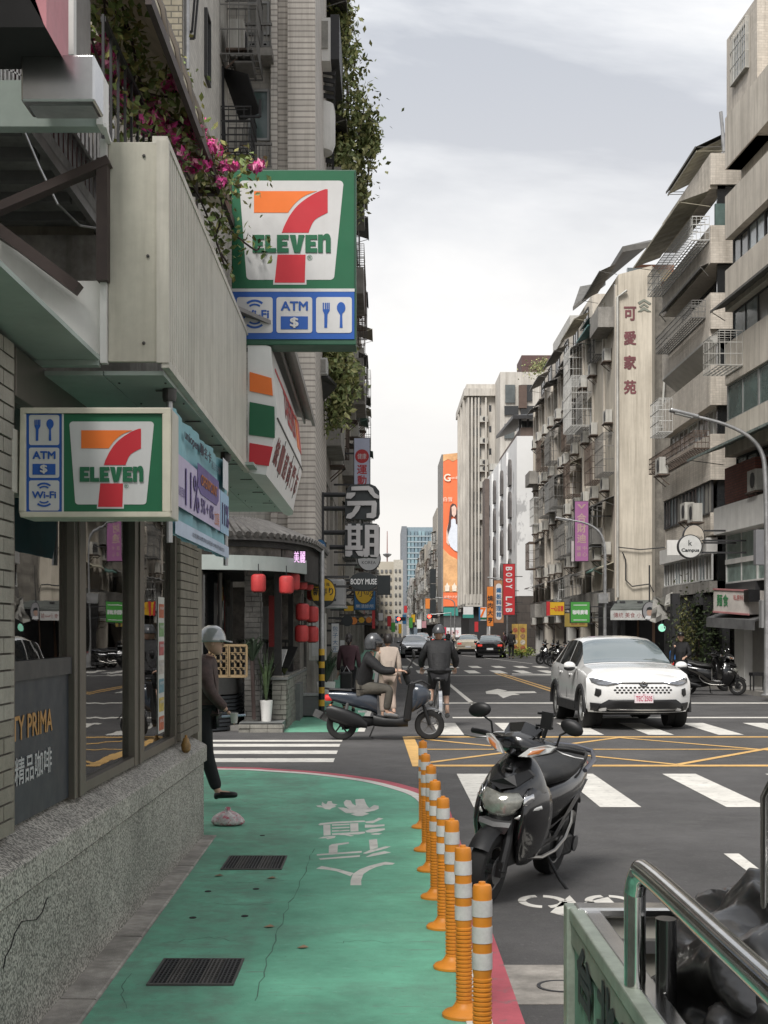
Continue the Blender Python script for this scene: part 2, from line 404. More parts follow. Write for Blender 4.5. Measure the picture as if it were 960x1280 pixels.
zeb = MB()
def stripe(x0, x1, y0, y1, z=.004, mb=None, sk=0): (mb or zeb).add([(x0,y0,z),(x1,y0,z),(x1+sk,y1,z),(x0+sk,y1,z)], [(0,1,2,3)])
def crossing(name, lab, quads):
    t = thing(name, lab, 'crosswalk', (quads[0][0], quads[0][2], 0))
    for q in quads: mb = MB(); stripe(*q, z=.0042, mb=mb); mb.build('stripe', whitep, t)
crossing('zebra_crossing', 'wide zebra stripes nearest the camera, running right behind the parked scooter', [(x, x+.4, 10.1, 12.45) for x in (.87,2.1,3.33,4.56,5.79,7.0,8.2)])
crossing('zebra_crossing', 'zebra stripes under and beside the white suv', [(x, x+.42, 17.1, 19.3) for x in (.9,2.05,3.2,4.35,5.5,6.65,7.8)])
crossing('zebra_crossing', 'four long zebra stripes across the side lane by the lantern restaurant', [(-9, xe, ya, yb) for ya, yb, xe in ((13.55,13.96,-.66),(14.45,14.85,-.66),(15.35,15.72,-.66),(16.05,16.3,-.65))])
crossing('zebra_crossing', 'small distant zebra stripes just past the cyclist, nearer row', [(x, x+.47, 41.6, 44.6) for x in (-.8,.25,1.36,2.4,3.41,4.5,5.5,6.55,7.6,8.6)])
crossing('zebra_crossing', 'small distant zebra stripes past the cyclist, farther row', [(x, x+.47, 47.6, 50.2) for x in (-.2,.85,1.9,3.0,4.04,5.13,6.2,7.1,8.1)])

mk = MB()
stripe(1.35, 9.4, 24.4, 24.75, mb=mk); stripe(1.35, 9.4, 20.35, 20.62, mb=mk)          # stop lines
stripe(2.02, 2.14, 21.4, 42, mb=mk, sk=0); 
mk.add([(1.58,50.4,.0043),(1.72,50.4,.0043),(1.45,66,.0043),(1.33,66,.0043)], [(0,1,2,3)])
mk.add([(*GP(640,843).xy,.0043),(*GP(720,844.5).xy,.0043),(*GP(720,843.3).xy,.0043),(*GP(640,842).xy,.0043)], [(0,1,2,3)])
mk.add([(*GP(x,y).xy,.0043) for x,y in ((904.6,1067.6),(934,1089.5),(949,1087),(923.6,1067.6))], [(0,1,2,3)])
mk.add([(7.6,53.5,.0043),(7.7,53.5,.0043),(5.4,72,.0043),(5.3,72,.0043)], [(0,1,2,3)])
stripe(1.6,9.3,39.3,39.55, mb=mk)
mk.build('white_road_lines', whitep)['kind'] = 'structure'
ar = MB().plate([(p.x,p.y) for p in (GP(607,864.5),GP(622,861.2),GP(634,863.4),GP(628,864.4),GP(668,864.2),GP(671,866.2),GP(643,867),GP(650,868.6),GP(640,869),GP(629,872.8),GP(622,868),GP(608,867.3))], (0,0,.0012), (1,0,0), (0,1,0), .003).build('lane_arrow', whitep); ar['kind'] = 'structure'
ym = MB()
for dx in (0, .22):
    ym.add([(4.40+dx,41.6,.0046),(4.51+dx,41.6,.0046),(4.87+dx,25,.0046),(4.76+dx,25,.0046)], [(0,1,2,3)])
    ym.add([(3.2+dx*.7,52,.0046),(3.32+dx*.7,52,.0046),(2.6+dx*.7,75,.0046),(2.48+dx*.7,75,.0046)], [(0,1,2,3)])
ym.build('yellow_centre_lines', yellowp)['kind'] = 'structure'
# yellow box junction
bx0, bx1, by0, by1 = .38, 10.5, 13.2, 16.75
yb = MB()
def yl(a, b, w_, z): 
    a = Vector((*a,0)); b = Vector((*b,0)); d = (b-a).normalized(); n_ = Vector((-d.y, d.x, 0))*w_/2
    yb.add([(*(a-n_).xy,z),(*(b-n_).xy,z),(*(b+n_).xy,z),(*(a+n_).xy,z)], [(0,1,2,3)])
yl((bx0,by0),(bx1,by0),.17,.0048); yl((bx0,by1),(bx1,by1),.17,.0048); 
yb.add([(bx0-.08,by1+.05,.0052),(bx0+.1,by1+.05,.0052),(bx0+.17,by0-.08,.0052),(bx0-.02,by0-.08,.0052)], [(0,1,2,3)]); yl((bx1,by0),(bx1,by1),.17,.0052)
for k in range(3):
    xa = bx0+(bx1-bx0)*k/3; xb = bx0+(bx1-bx0)*(k+1)/3
    yl((xa,by0+.1),(xb,by1-.1),.10,.0056); yl((xa,by1-.1),(xb,by0+.1),.10,.0060)
yl((bx0,15.0),(bx1,15.0),.09,.0064)
yb.build('box_junction', yellowp)['kind'] = 'structure'
# bicycle symbol in the lane
bm_ = MB()
for cx_ in (1.005, 1.43):
    cy_ = GP(670,1127.3).y
    for a0, a1 in ((-80,-5),(5,80),(100,175),(185,260)):
        if (a0 == 5 and False): continue
        bm_.plate(arc_band(cx_, cy_, .105, .155, a0, a1), (0,0,.0015), *UPZ, .003)
q = [GP(x,y) for x,y in ((688,1141),(712,1120),(722,1131),(722,1150))]
bm_.plate([(p.x,p.y) for p in q], (0,0,.0015), *UPZ, .003)
q = [GP(x,y) for x,y in ((737,1150),(722,1131),(760,1122),(790,1150))]
bm_.plate([(p.x,p.y) for p in q], (0,0,.0015), *UPZ, .003)
bm_.build('bicycle_road_symbol', whitep)['kind'] = 'structure'
# the big pavement characters (for people walking the other way), traced strokes
S0 = 960/140.0
def pxs(lst): return [GP(380+a/S0, 980+b/S0) for a, b in lst]
glyph = [
 [(105,730),(150,708),(200,716),(300,735),(360,752),(425,768),(398,795),(345,775),(280,752),(200,738)],
 [(398,872),(400,830),(420,775),(480,735),(560,705),(660,680),(700,672),(780,682),(760,694),(690,697),(620,715),(560,742),(510,775),(490,830),(492,872)],
 [(110,606),(495,578),(493,592),(300,604),(110,618)], [(128,642),(480,614),(478,628),(140,653)],
 [(212,600),(214,535),(240,520),(382,502),(386,514),(290,530),(286,598)],
 [(556,482),(626,476),(634,548),(566,572)], [(505,598),(560,572),(650,552),(700,538),(745,540),(700,556),(610,580),(530,602)],
 [(530,628),(590,600),(690,580),(745,590),(700,600),(610,618),(545,630)],
 [(122,350),(140,340),(250,328),(520,316),(524,328),(250,342),(135,358)], [(165,356),(225,352),(228,442),(168,446)], [(395,342),(465,338),(467,408),(398,412)],
 [(240,350),(390,344),(390,354),(240,362)], [(240,376),(390,370),(390,380),(240,388)], [(240,402),(390,396),(390,406),(240,412)], [(240,428),(520,412),(525,424),(470,436),(380,436),(430,447),(400,452),(350,442),(240,440)],
 [(122,470),(165,456),(240,448),(272,450),(262,466),(200,478),(190,468)],
 [(525,325),(600,316),(640,293),(680,300),(640,316),(590,340),(530,338)], [(522,352),(600,354),(690,350),(690,362),(600,374),(522,378)],
 [(524,406),(580,388),(690,384),(694,396),(640,410),(580,420),(536,418)], [(570,432),(620,424),(670,428),(640,438),(590,438)],
 [(105,188),(140,186),(160,196),(150,178),(158,156),(172,172),(192,176),(204,152),(236,150),(246,172),(288,178),(262,190),(275,198),(240,208),(222,222),(180,218),(160,205),(118,200)],
 [(288,205),(340,206),(388,218),(350,190),(340,160),(360,140),(400,145),(415,172),(445,190),(440,135),(515,130),(535,180),(560,210),(600,184),(640,190),(640,215),(600,232),(520,248),(560,258),(500,278),(450,278),(400,262),(440,254),(360,252),(320,225)],
]
gm = MB()
for st in glyph: gm.plate([(p.x,p.y) for p in pxs(st)], (0,0,.0012), *UPZ, .003)
gm.build('walkway_characters', whitep)['kind'] = 'structure'
# concrete utility patch and manhole at bottom right
flat('utility_patch', [(GP(628,1207)).xy, (GP(760,1207)).xy, (GP(780,1256)).xy, (GP(640,1256)).xy], .001, concg)
mh = thing('manhole_cover', 'worn rectangular manhole cover in the grey patch beside the red line', 'manhole cover', (1.0,4.9,0))
c0 = GP(700,1230); MB().lathe([(.12,.005),(.12,.009),(.105,.009),(.105,.007)], (c0.x,c0.y,0), n=32).build('rim', dark, mh)
MB().lathe([(.102,.004),(.102,.0072)], (c0.x,c0.y,0), n=32).build('lid', concg, mh)
# green walkway beyond the lane
flat('far_green_walkway', [(-2.3,17.55),(-.45,17.6),(-.35,24),(-.35,90),(-1.7,90),(-1.7,20.5)], .0005, greenp)
ribbon('far_walkway_line', [(-.45,17.6),(-.35,24),(-.35,90)], [(-.33,17.6),(-.23,24),(-.23,90)], .003, whitep)
# right pavement with kerb
pave = mat('pavement_stone', (.24,.23,.215), .85, var=.18, scale=1.2, bump=.3, tile=(.6,.3,(.13,.125,.12),.012))
kpts = spline([(40,19.2,0),(14,19.6,0),(11.2,21.5,0),(10.0,25,0),(9.75,30,0),(9.7,60,0),(9.6,200,0),(9.6,420,0)], 5)
kpts = [(p.x,p.y) for p in kpts]
ki = offset_path(kpts, .16)
flat('right_pavement', ki+[(40,420),(40,20)], 0, pave, t=.125)
kb = MB()
for i in range(len(kpts)-1):
    a,b = kpts[i],kpts[i+1]; c,d = ki[i+1],ki[i]
    kb.add([(*a,0),(*b,0),(*c,0),(*d,0),(*a,.13),(*b,.13),(*c,.13),(*d,.13)], [(0,3,2,1),(4,5,6,7),(0,1,5,4),(1,2,6,5),(2,3,7,6),(3,0,4,7)])
kb.build('right_kerb', conc)['kind'] = 'structure'
flat('left_pavement', [(-20,17.75),(-2.2,17.75),(-1.75,21),(-1.72,420),(-20,420)], .0, pave, t=.10)

# drain grates
def grate(x0,x1,y0,y1,lab):
    t = thing('drain_grate', lab, 'drain grate', ((x0+x1)/2,(y0+y1)/2,0), group='steel drain grates in the green walkway')
    fr = MB(); b = .012
    for q in ((x0,x1,y0,y0+b),(x0,x1,y1-b,y1),(x0,x0+b,y0+b,y1-b),(x1-b,x1,y0+b,y1-b)): fr.box(q[0],q[1],q[2],q[3],.001,.013)
    fr.build('frame', galv, t)
    MB().box(x0+b,x1-b,y0+b,y1-b,.001,.0045).build('pit', void_, t)
    n = 5; cw = (x1-x0-2*b)/n
    for k in range(n):
        a = x0+b+k*cw; g = MB()
        for j in range(3): g.box(a+.012+j*(cw-.018)/3, a+.019+j*(cw-.018)/3, y0+b, y1-b, .005, .011)
        for j in range(14): yv = y0+b+(j+.5)*(y1-y0-2*b)/14; g.box(a+.008,a+cw-.006,yv-.0035,yv+.0035,.0055,.0105)
        g.box(a-.003,a+.004,y0+b,y1-b,.004,.0135)
        g.build('grid_panel', galv if k % 2 else dark, t)
dark2 = mat('grate_iron', (.10,.095,.09), .6, .4, var=.2)
_g, galv_ = galv, galv
galv = dark2
grate(-1.148,-.727,5.02,5.42,'steel drain grate nearest the camera in the green paving')
grate(-1.172,-.733,7.45,7.89,'farther steel drain grate between the trash bag and the near grate')
galv = galv_
# old trench seam and hairline cracks in the green paint
sm_ = MB()
def crackline(pts, w_, z=.0042):
    q = [GP(x,y) for x,y in pts]; rr = random.Random(len(pts)); p2 = []
    for a, b in zip(q, q[1:]):
        for k in range(6): p2.append(a.lerp(b, k/6)+Vector((rr.uniform(-.012,.012), rr.uniform(-.02,.02), 0)))
    for a, b in zip(p2, p2[1:]):
        d = (b-a).normalized(); n_ = Vector((-d.y,d.x,0))*w_*rr.uniform(.3,1)
        sm_.add([(a.x-n_.x,a.y-n_.y,z),(b.x-n_.x,b.y-n_.y,z),(b.x+n_.x,b.y+n_.y,z),(a.x+n_.x,a.y+n_.y,z)], [(0,1,2,3)])
crackline([(392,1062),(382,1090),(362,1130),(345,1170),(330,1215),(318,1262)], .004)
crackline([(252,1100),(300,1104),(370,1100)], .003); crackline([(240,1128),(300,1132),(350,1130)], .003); crackline([(420,1180),(445,1176),(500,1180)], .002)
crackline([(205,1180),(260,1172),(300,1178)], .003); crackline([(160,1262),(150,1235),(165,1215)], .003); crackline([(300,1000),(330,1010),(350,1006)], .0025)
sm_.build('paving_crack', mat('crack_dirt', (.075,.16,.115), .9))['kind'] = 'structure'
# litter
lm = mat('dry_leaf', (.33,.22,.13), .8, var=.3)
for px, py, lab in ((339,1099,'dry brown leaf right of the far drain grate'),(336,1160,'tiny dry leaf on the green paving above the near grate'),(273,1096,'small fallen leaf left of the far drain grate'),(378,1186,'small reddish leaf on the clean green paving')):
    q = GP(px,py); t = MB().add([(q.x-.03,q.y,.006),(q.x,q.y-.02,.012),(q.x+.035,q.y+.005,.008),(q.x+.005,q.y+.03,.014)],[(0,1,2,3)]).build('fallen_leaf', lm); tag(t, lab, 'leaf')
hole = MB()
for px, py in ((260,1115),(320,1112),(241,1148),(306,1146),(243,1035),(328,1045)):
    q = GP(px,py); hole.lathe([(.022,.004),(.022,.0058)], (q.x,q.y,0), n=12)
stuff(tag(hole.build('drain_holes', void_), 'small dark round holes drilled through the green paving', 'hole'))

# delineator posts
orange = mat('orange_rubber', (.62,.22,.018), .5, var=.1, scale=6); refl = mat('reflective_band', (.55,.54,.52), .45, var=.12, scale=14)
labs = ['nearest of the eight orange and white delineator posts, base out of frame', 'second delineator post from the camera, in front of the scooter front wheel', 'third orange delineator post from the camera',
 'fourth orange delineator post from the camera', 'fourth orange delineator post from the far end', 'third orange delineator post from the far end', 'second orange delineator post from the far end', 'farthest orange delineator post, next to the curve of the white line']
def post():
    t = thing('delineator_post', labs[0], 'bollard', local=True, group='row of orange delineator posts')
    MB().lathe([(.1,0),(.1,.012),(.09,.022),(.06,.032),(.045,.05),(.04,.06)], n=24).build('base', orange, t, True)
    pr = [(.036,.05)]
    z = .06
    while z < .40: pr += [(.037,z),(.037,z+.009),(.0335,z+.011),(.0335,z+.016)]; z += .018
    pr += [(.037,.42),(.037,.715),(.037,.735),(.033,.748),(.014,.752),(.013,.760),(0,.760)]
    MB().lathe(pr, n=24).build('shaft', orange, t, True)
    for z0 in (.43,.53,.63): MB().lathe([(.0375,z0),(.0392,z0),(.0392,z0+.062),(.0375,z0+.062)], n=24, cap=False).build('reflective_band', refl, t, True)
    return t
p0 = post()
for i, (yt, xp) in enumerate(((1103.6,603),(1057.5,580.5),(1024,566),(996,554.5),(975,545),(956,538.5),(942,533),(926,528.7))):
    s_ = (yt-HY)/(H-.76); o = p0 if i == 0 else copy_tree(p0)
    o.location = ((xp-CX)/s_, F/s_*K, .005); o['label'] = labs[i]; o.rotation_euler[2] = rnd.uniform(0,6); o.rotation_euler[1] = rnd.uniform(-.012,.012)
# ================================================================ convenience store (left)
st_ = thing('convenience_store', 'corner convenience store with granite base, brick piers and big windows at left', 'shop building', (-1.5, 4.5, 0))
# granite base: slabs
ys = [-2, .4, 2.35, 4.95, 5.72, 7.9, 8.66]
for a, b in zip(ys, ys[1:]):
    MB().box(-2.2,-1.5,a+.003,b-.003,.0,.618).build('granite_slab', granite, st_, bevel=.004)
    mb = MB(); r0 = [(-1.475,.640),(-1.475,.762),(-1.487,.775),(-1.66,.865),(-2.2,.865),(-2.2,.640)]
    mb.loft([[Vector((x,a+.002,z)) for x,z in r0],[Vector((x,b-.002,z)) for x,z in r0]])
    mb.build('granite_ledge', granite, st_)
MB().box(-2.2,-1.515,-2,8.64,.612,.645).build('joint_mortar', dark2, st_)
# crack in the near slab
ck = MB(); pts = [(4.09,.39),(4.12,.43),(4.17,.445),(4.22,.49),(4.30,.517),(4.38,.498),(4.48,.474),(4.56,.485),(4.60,.515),(4.63,.53)]
for a, b in zip(pts, pts[1:]): ck.bar((-1.4993,a[0],a[1]),(-1.4993,b[0],b[1]),.007,.003)
ck.build('crack', void_, st_)
# piers of brick
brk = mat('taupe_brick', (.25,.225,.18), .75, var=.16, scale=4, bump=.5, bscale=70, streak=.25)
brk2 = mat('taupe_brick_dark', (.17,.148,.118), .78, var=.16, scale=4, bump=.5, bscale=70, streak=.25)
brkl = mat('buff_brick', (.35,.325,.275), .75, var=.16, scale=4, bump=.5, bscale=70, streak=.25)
mort = mat('mortar', (.10,.09,.075), .9, var=.2)
def brick_mesh(lx, ly, lz, m):
    e_ = .004; mb = MB(); mb.box(-lx/2+e_,lx/2,-ly/2,ly/2,-lz/2,lz/2)
    return mb.mesh('brick', m)
def brick_pier(x1, y0, y1, z0, z1, rowh, cols, ma, zs):
    MB().box(-2.3, x1-.012, y0+.006, y1-.006, z0, z1).build('pier_core', mort, st_)
    rows = int((z1-z0)/rowh); L_ = (y1-y0)/cols
    ms = {m.name: bpy.data.meshes.new('b') for m in ma}
    full = {m.name: brick_mesh(.05, L_*K-.010, rowh-.009, m) for m in ma}; half = {m.name: brick_mesh(.05, L_*K/2-.010, rowh-.009, m) for m in ma}
    for r in range(rows):
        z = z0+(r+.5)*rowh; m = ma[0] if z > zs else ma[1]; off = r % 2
        if off: ys_ = [(y0+L_/4, 1)]+[(y0+L_*(k+1), 0) for k in range(cols-1)]+[(y1-L_/4, 1)]
        else: ys_ = [(y0+L_*(k+.5), 0) for k in range(cols)]
        for yv, h_ in ys_: piece('brick', (half if h_ else full)[m.name], st_, (x1-.025+rnd.uniform(-.0015,.0015), yv, z))
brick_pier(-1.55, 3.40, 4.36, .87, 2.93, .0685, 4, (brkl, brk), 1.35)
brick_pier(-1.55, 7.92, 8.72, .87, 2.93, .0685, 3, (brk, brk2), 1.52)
# far end face of the pier (seen only from the side) and the wall into the lane
MB().box(-9,-1.56,8.721,8.9,.0,2.93).build('side_wall', brk, st_)
# windows
wx = -1.62
fr = MB(); 
for y0, y1 in ((4.36,4.44),(5.30,5.50),(6.58,6.84),(7.86,7.92)): fr.box(wx-.05, wx+.045, y0, y1, .86, 2.93)
fr.box(wx-.05,wx+.04,5.50,7.86,.862,.92); fr.box(wx-.05,wx+.05,4.44,7.86,2.72,2.93)
fr.box(wx+.02,wx+.055,5.36,5.44,.862,2.73); fr.box(wx+.02,wx+.055,6.68,6.74,.862,2.73)
fr.build('window_frame', alu, st_, bevel=.004)
sg = glass('shop_glass', (.8,.85,.82), .82, .01, .9)
for y0, y1, z0 in ((4.44,5.30,1.58),(5.50,6.58,.92),(6.84,7.86,.92)): MB().box(wx-.004,wx+.004,y0,y1,z0,2.72).build('window_pane', sg, st_)
navy = mat('navy_board', (.018,.024,.034), .5, var=.15)
MB().box(wx-.04,wx+.03,4.44,5.33,1.50,1.585).build('counter_strip', dark, st_)
bd = MB().box(wx-.03,wx+.012,4.44,5.30,.87,1.50).build('poster_board', navy, st_)
gold = mat('gold_letter', (.42,.21,.05), .45, var=.1); gry = mat('grey_letter', (.42,.42,.42), .5)
text(bd, 'CITY PRIMA', (wx+.012, 4.70, 1.29), .105, gold, 'R', w=.66, bold=.003)
text(bd, '精品咖啡', (wx+.012, 4.77, 1.10), .12, gry, 'R', w=.50, bold=.002)
# interior
ir = MB(); ir.box(-6,-5.9,0,8.6,0,2.95); ir.box(-6,-1.7,8.5,8.6,0,2.95); ir.box(-6,-1.7,-1,-.9,0,2.95)
ir.build('interior_wall', mat('interior_wall', (.34,.32,.29), .8), st_)
MB().box(-6,-2.21,-1,8.6,.02,.05).build('interior_floor', mat('interior_floor', (.2,.2,.19), .4), st_)
cols_ = [(.35,.08,.06),(.1,.25,.12),(.4,.33,.1),(.08,.12,.3),(.35,.33,.3),(.3,.14,.04)]
for k in range(5):
    sh = MB(); y0 = 4.3+k*.85
    for z in (.3,.65,1.0,1.35,1.7): sh.box(-2.75,-2.35,y0,y0+.7,z,z+.03)
    so_ = sh.build('shelf', dark, st_)
    for j, z in enumerate((.68,1.03,1.38)):
        gd = MB()
        for i in range(7): gd.box(-2.5,-2.37,y0+.02+i*.095,y0+.085+i*.095,z,z+rnd.uniform(.1,.24))
        gd.build('goods', mat('goods_%d' % ((k+j) % 6), cols_[(k+j) % 6], .5), so_)
mg = MB().box(-3.9,-3.85,3,5.1,1.9,2.2).build('menu_board', mat('menu_white', (.6,.58,.52), .5), st_)
# vertical poster on the glass
pp = MB().box(wx+.006,wx+.010,7.42,7.62,.98,1.96).build('window_poster', mat('poster_paper', (.55,.54,.50), .6), st_)
pc = [(.5,.12,.05),(.55,.4,.08),(.15,.3,.35),(.5,.45,.4),(.45,.1,.1),(.2,.35,.15)]
for k in range(7):
    z = 1.0+k*.135; MB().box(wx+.0105,wx+.012,7.44,7.60,z,z+.10).build('poster_panel', mat('pp%d' % (k % 6), pc[k % 6], .6, var=.3, scale=30), pp)
    text(pp, 'SALE' if k == 0 else '特價優惠', (wx+.0125, 7.52, z+.07), .022, w7, 'R', w=.13)
# canopy -----------------------------------------------------------
cn = thing('shop_canopy', 'cream corrugated metal canopy fascia running above the store windows', 'canopy', (-1.3, 4.8, 2.9))
FX = -1.0
zt = lambda y: 3.965-(y-4.8)*.028
zb = lambda y: 2.955-(y-4.8)*.018
cr_ = MB(); yv = 4.84
while yv < 7.56:
    a, b = yv, min(yv+.034, 7.6)
    cr_.add([(FX-.02,a,zb(a)),(FX-.02,b,zb(b)),(FX-.02,b,zt(b)),(FX-.02,a,zt(a)),(FX,a+.004,zb(a)),(FX,b-.004,zb(b)),(FX,b-.004,zt(b)),(FX,a+.004,zt(a))],
        [(4,5,6,7),(0,4,7,3),(5,1,2,6),(0,1,5,4),(7,6,2,3)]); yv += .044
cr_.add([(FX-.018,4.8,2.955),(FX-.018,7.62,zb(7.62)),(FX-.018,7.62,zt(7.62)),(FX-.018,4.8,3.965)], [(0,1,2,3)])
stuff(cr_.build('corrugated_rib', cream, cn))
MB().box(-1.268,FX-.02,4.78,4.80,2.955,3.965).build('end_panel', creamd, cn, bevel=.003)
MB().box(FX-.045,FX+.012,4.775,4.80,2.95,3.97).build('corner_trim', cream, cn)
tr = MB(); tr.bar((FX-.03,4.78,3.975),(FX-.03,7.62,zt(7.62)+.012),.07,.035); tr.bar((FX-.005,4.78,2.945),(FX-.005,7.62,zb(7.62)-.012),.035,.035); tr.build('edge_trim', cream, cn)
scr = MB()
for z in (3.9,3.44,3.04): scr.ell((-1.095+rnd.uniform(-.02,.02),4.777,z),(.008,.006,.008),8,5)
scr.build('screw', dark2, cn)
MB().box(-1.300,-1.270,4.76,4.80,2.945,3.97).build('edge_post', white, cn)
MB().box(-1.31,-1.0,4.82,4.86,3.93,3.95).build('top_cap', cream, cn)
# soffit panels
for a, b in ((2.2,4.79),(4.81,6.1),(6.11,7.4),(7.41,8.7),(8.71,10.35)):
    z = 2.90 if a > 4 else 2.955
    for x0, x1 in ((-2.6,-1.72),(-1.715,-1.30),(-1.295,-.93 if a > 7 else -1.02)):
        if a < 4.8 and x1 > -1.3: continue
        MB().box(x0,x1,a,b,z+.0,z+.02).build('soffit_panel', soffit, cn)
gp = MB()
for i in range(7):
    q = 5.1+i*.75; gp.box(-1.12,-1.03,q,q+.012,2.893,2.897)
gp.build('soffit_vent', dark, cn)
sb = MB()
for i in range(12):
    for x in (-1.04,-1.26): sb.ell((x,4.95+i*.45,2.896),(.006,.006,.004),6,4)
sb.build('soffit_screw', dark2, cn)
# white boxed wall left of the end panel and its underside
mb = MB(); poly = [(0,447),(129,447),(129,352),(98,352),(96,362),(-60,262),(-60,447)]
pw = [((x-CX)/F*4.8, H+(HY-y)/F*4.8) for x, y in poly]
mb.plate([(a,-b) for a,b in pw][::-1], (0,4.79,0), (1,0,0), (0,0,-1), .12); mb.build('boxed_wall', white, cn)
MB().box(-3.5,-1.305,4.745,4.79,2.93,2.985).build('boxed_wall_trim', soffit, cn)
lt = MB(); lt.tube([(-2.05,4.9,2.87),(-1.55,6.2,2.87)], .022); lt.build('tube_lamp', white, cn)
# banner -----------------------------------------------------------
bx = -1.05
bn = thing('hanging_banner', 'light blue sale banner strung under the canopy between two rods', 'banner', (bx,6,2.2))
bb = MB(); nu, nv = 24, 8; rows = []
for j in range(nv+1):
    rows.append([Vector((bx+.012*math.sin(i*.9+j*.8)+.008*math.sin(i*2.1), 5.10+1.78*i/nu, 2.19+(.63)*j/nv)) for i in range(nu+1)])
bb.loft(rows, False, False); bc = mat('banner_blue', (.24,.50,.56), .55, var=.15, scale=1.5); bb.build('banner_sheet', bc, bn, 'all')
def bq(y0,y1,z0,z1,m,nm,o_=.024): return MB().box(bx+o_,bx+o_+.002,y0,y1,z0,z1).build(nm, m, bn)
lil = mat('banner_lilac', (.52,.46,.62), .55, var=.08); pur = mat('banner_purple', (.13,.09,.28), .55); sky_ = mat('banner_sky', (.33,.50,.66), .55); pale = mat('banner_pale', (.48,.56,.68), .55)
q1 = bq(5.11,6.50,2.34,2.60,lil,'price_field'); q2 = bq(6.52,6.86,2.34,2.60,sky_,'price_field'); bq(5.11,6.86,2.195,2.27,pale,'footer_field')
ink = mat('banner_ink', (.03,.03,.06), .6); inkw = mat('banner_white', (.7,.7,.72), .6); inko = mat('banner_orange', (.62,.22,.08), .6)
q3 = MB().plate([(5.70,2.64),(6.42,2.64),(6.42,2.52),(6.34,2.48),(5.80,2.48),(5.70,2.52)], (bx+.028,0,0), (0,1,0), (0,0,1), .002).build('badge', pur, bn)
text(bn,'uniopen 聯名卡',(bx+.024,5.75,2.73),.075,ink,'R',w=.82,bold=.002); text(bn,'週週刷享優惠',(bx+.024,6.35,2.71),.05,ink,'R',w=.34)
text(bn,'OPENPOINT',(bx+.031,6.06,2.56),.06,inko,'R',w=.55,bold=.001); text(bn,'11%',(bx+.027,5.55,2.46),.19,pur,'R',w=.40,bold=.003); text(bn,'最高回饋',(bx+.027,5.24,2.42),.05,pur,'R',w=.2)
text(bn,'5% + 6%',(bx+.027,6.02,2.42),.08,pur,'R',w=.42,bold=.001); text(bn,'加碼',(bx+.027,6.36,2.40),.08,inko,'R',w=.18); text(bn,'11%',(bx+.027,6.70,2.46),.14,pur,'R',w=.26,bold=.002)
text(bn,'指定通路消費滿額加碼回饋 詳情請見活動辦法',(bx+.027,6.1,2.232),.025,ink,'R',w=1.1)
bq(6.62,6.84,2.63,2.82,inkw,'coupon'); 
rd = MB(); rd.tube([(bx,5.09,2.15),(bx,5.09,2.90)],.016,10); rd.tube([(bx,6.90,2.15),(bx,6.90,2.90)],.016,10); rd.build('banner_rod', galv, bn, True)
hk = MB(); 
for y in (5.09,6.90): hk.lathe([(.03,2.84),(.035,2.86),(.035,2.90)], (bx,y,0), n=12)
hk.build('rod_mount', dark2, bn, True)

# logo sign ---------------------------------------------------------
def logo(par, o, W, Hh, t0=.003):
    """the store emblem on a W x Hh green field, o = lower left corner, facing the camera (-Y)"""
    o = Vector(o); u = Vector((1,0,0)); v = Vector((0,0,1)); n = Vector((0,-1,0))
    def q(pts, lvl, name, m, th=.0015):
        pp_ = [(a*W, b*Hh) for a, b in pts]; return MB().plate(pp_, o+n*(t0+lvl*.0017), u, v, th).build(name, m, par)
    MB().plate([(0,0),(W,0),(W,Hh),(0,Hh)], o, u, v, t0).build('green_field', g7, par)
    tl, trr, bl, br, top, bot, r = .058,.912,.115,.838,.918,.075,.035
    def rc(cx,cy,a0,a1): return [(cx+r*math.cos(R(a0+(a1-a0)*k/5)), cy+r*math.sin(R(a0+(a1-a0)*k/5))) for k in range(6)]
    q(rc(br-r,bot+r,-90,0)+rc(trr-r,top-r,0,90)+rc(tl+r,top-r,90,180)+rc(bl+r,bot+r,180,270), 0, 'white_trapezoid', w7)
    X = lambda x: (x-295)/590; Z = lambda y: 1-(y-75)/600
    q([(X(493),Z(655)),(X(654),Z(655)),(X(656),Z(500)),(X(500),Z(500))], .5, 'stem_border', w7, .001)
    cur = lambda pts, n_=6: [(p.x,p.y) for p in spline([(a,b,0) for a,b in pts], n_)]
    q([(X(a),Z(b)) for a,b in [(400,288),(565,288)]+cur([(572,277),(600,240),(645,203),(705,178)])+[(400,178)]], 1, 'seven_top', o7)
    q([(X(a),Z(b)) for a,b in [(535,390),(665,390)]+cur([(668,378),(695,325),(757,288)])+[(757,168)]+cur([(745,168),(690,192),(620,243),(575,300),(545,360)])], 1, 'seven_curve', r7)
    q([(X(500),Z(645)),(X(646),Z(645)),(X(650),Z(502)),(X(514),Z(502))], 1, 'seven_stem', r7)
    LE = [(0,0),(1,0),(1,.25),(.44,.25),(.44,.385),(.88,.385),(.88,.615),(.44,.615),(.44,.75),(1,.75),(1,1),(0,1)]
    LL = [(0,0),(1,0),(1,.25),(.46,.25),(.46,1),(0,1)]; LV = [(0,1),(.30,0),(.70,0),(1,1),(.60,1),(.5,.38),(.40,1)]
    LN = [(0,0),(.38,0),(.38,.66),(.44,.76),(.56,.76),(.62,.68),(.62,0),(1,0),(1,.84),(.93,.98),(.80,1.07),(.62,1.07),(.47,1.0),(.38,.92),(.38,1.02),(0,1.02)]
    xx = X(393)
    for g_, w_ in ((LE,.096),(LL,.090),(LE,.096),(LV,.122),(LE,.096),(LN,.104)):
        q([(xx+a_*w_, Z(492)+b_*.150) for a_, b_ in g_], 2, 'letter', g7, .003); xx += w_+.0075
    text(par, '®', o+u*(W*X(670))+v*(Hh*Z(518))+n*t0, Hh*.045, g7, 'F', off=.004)
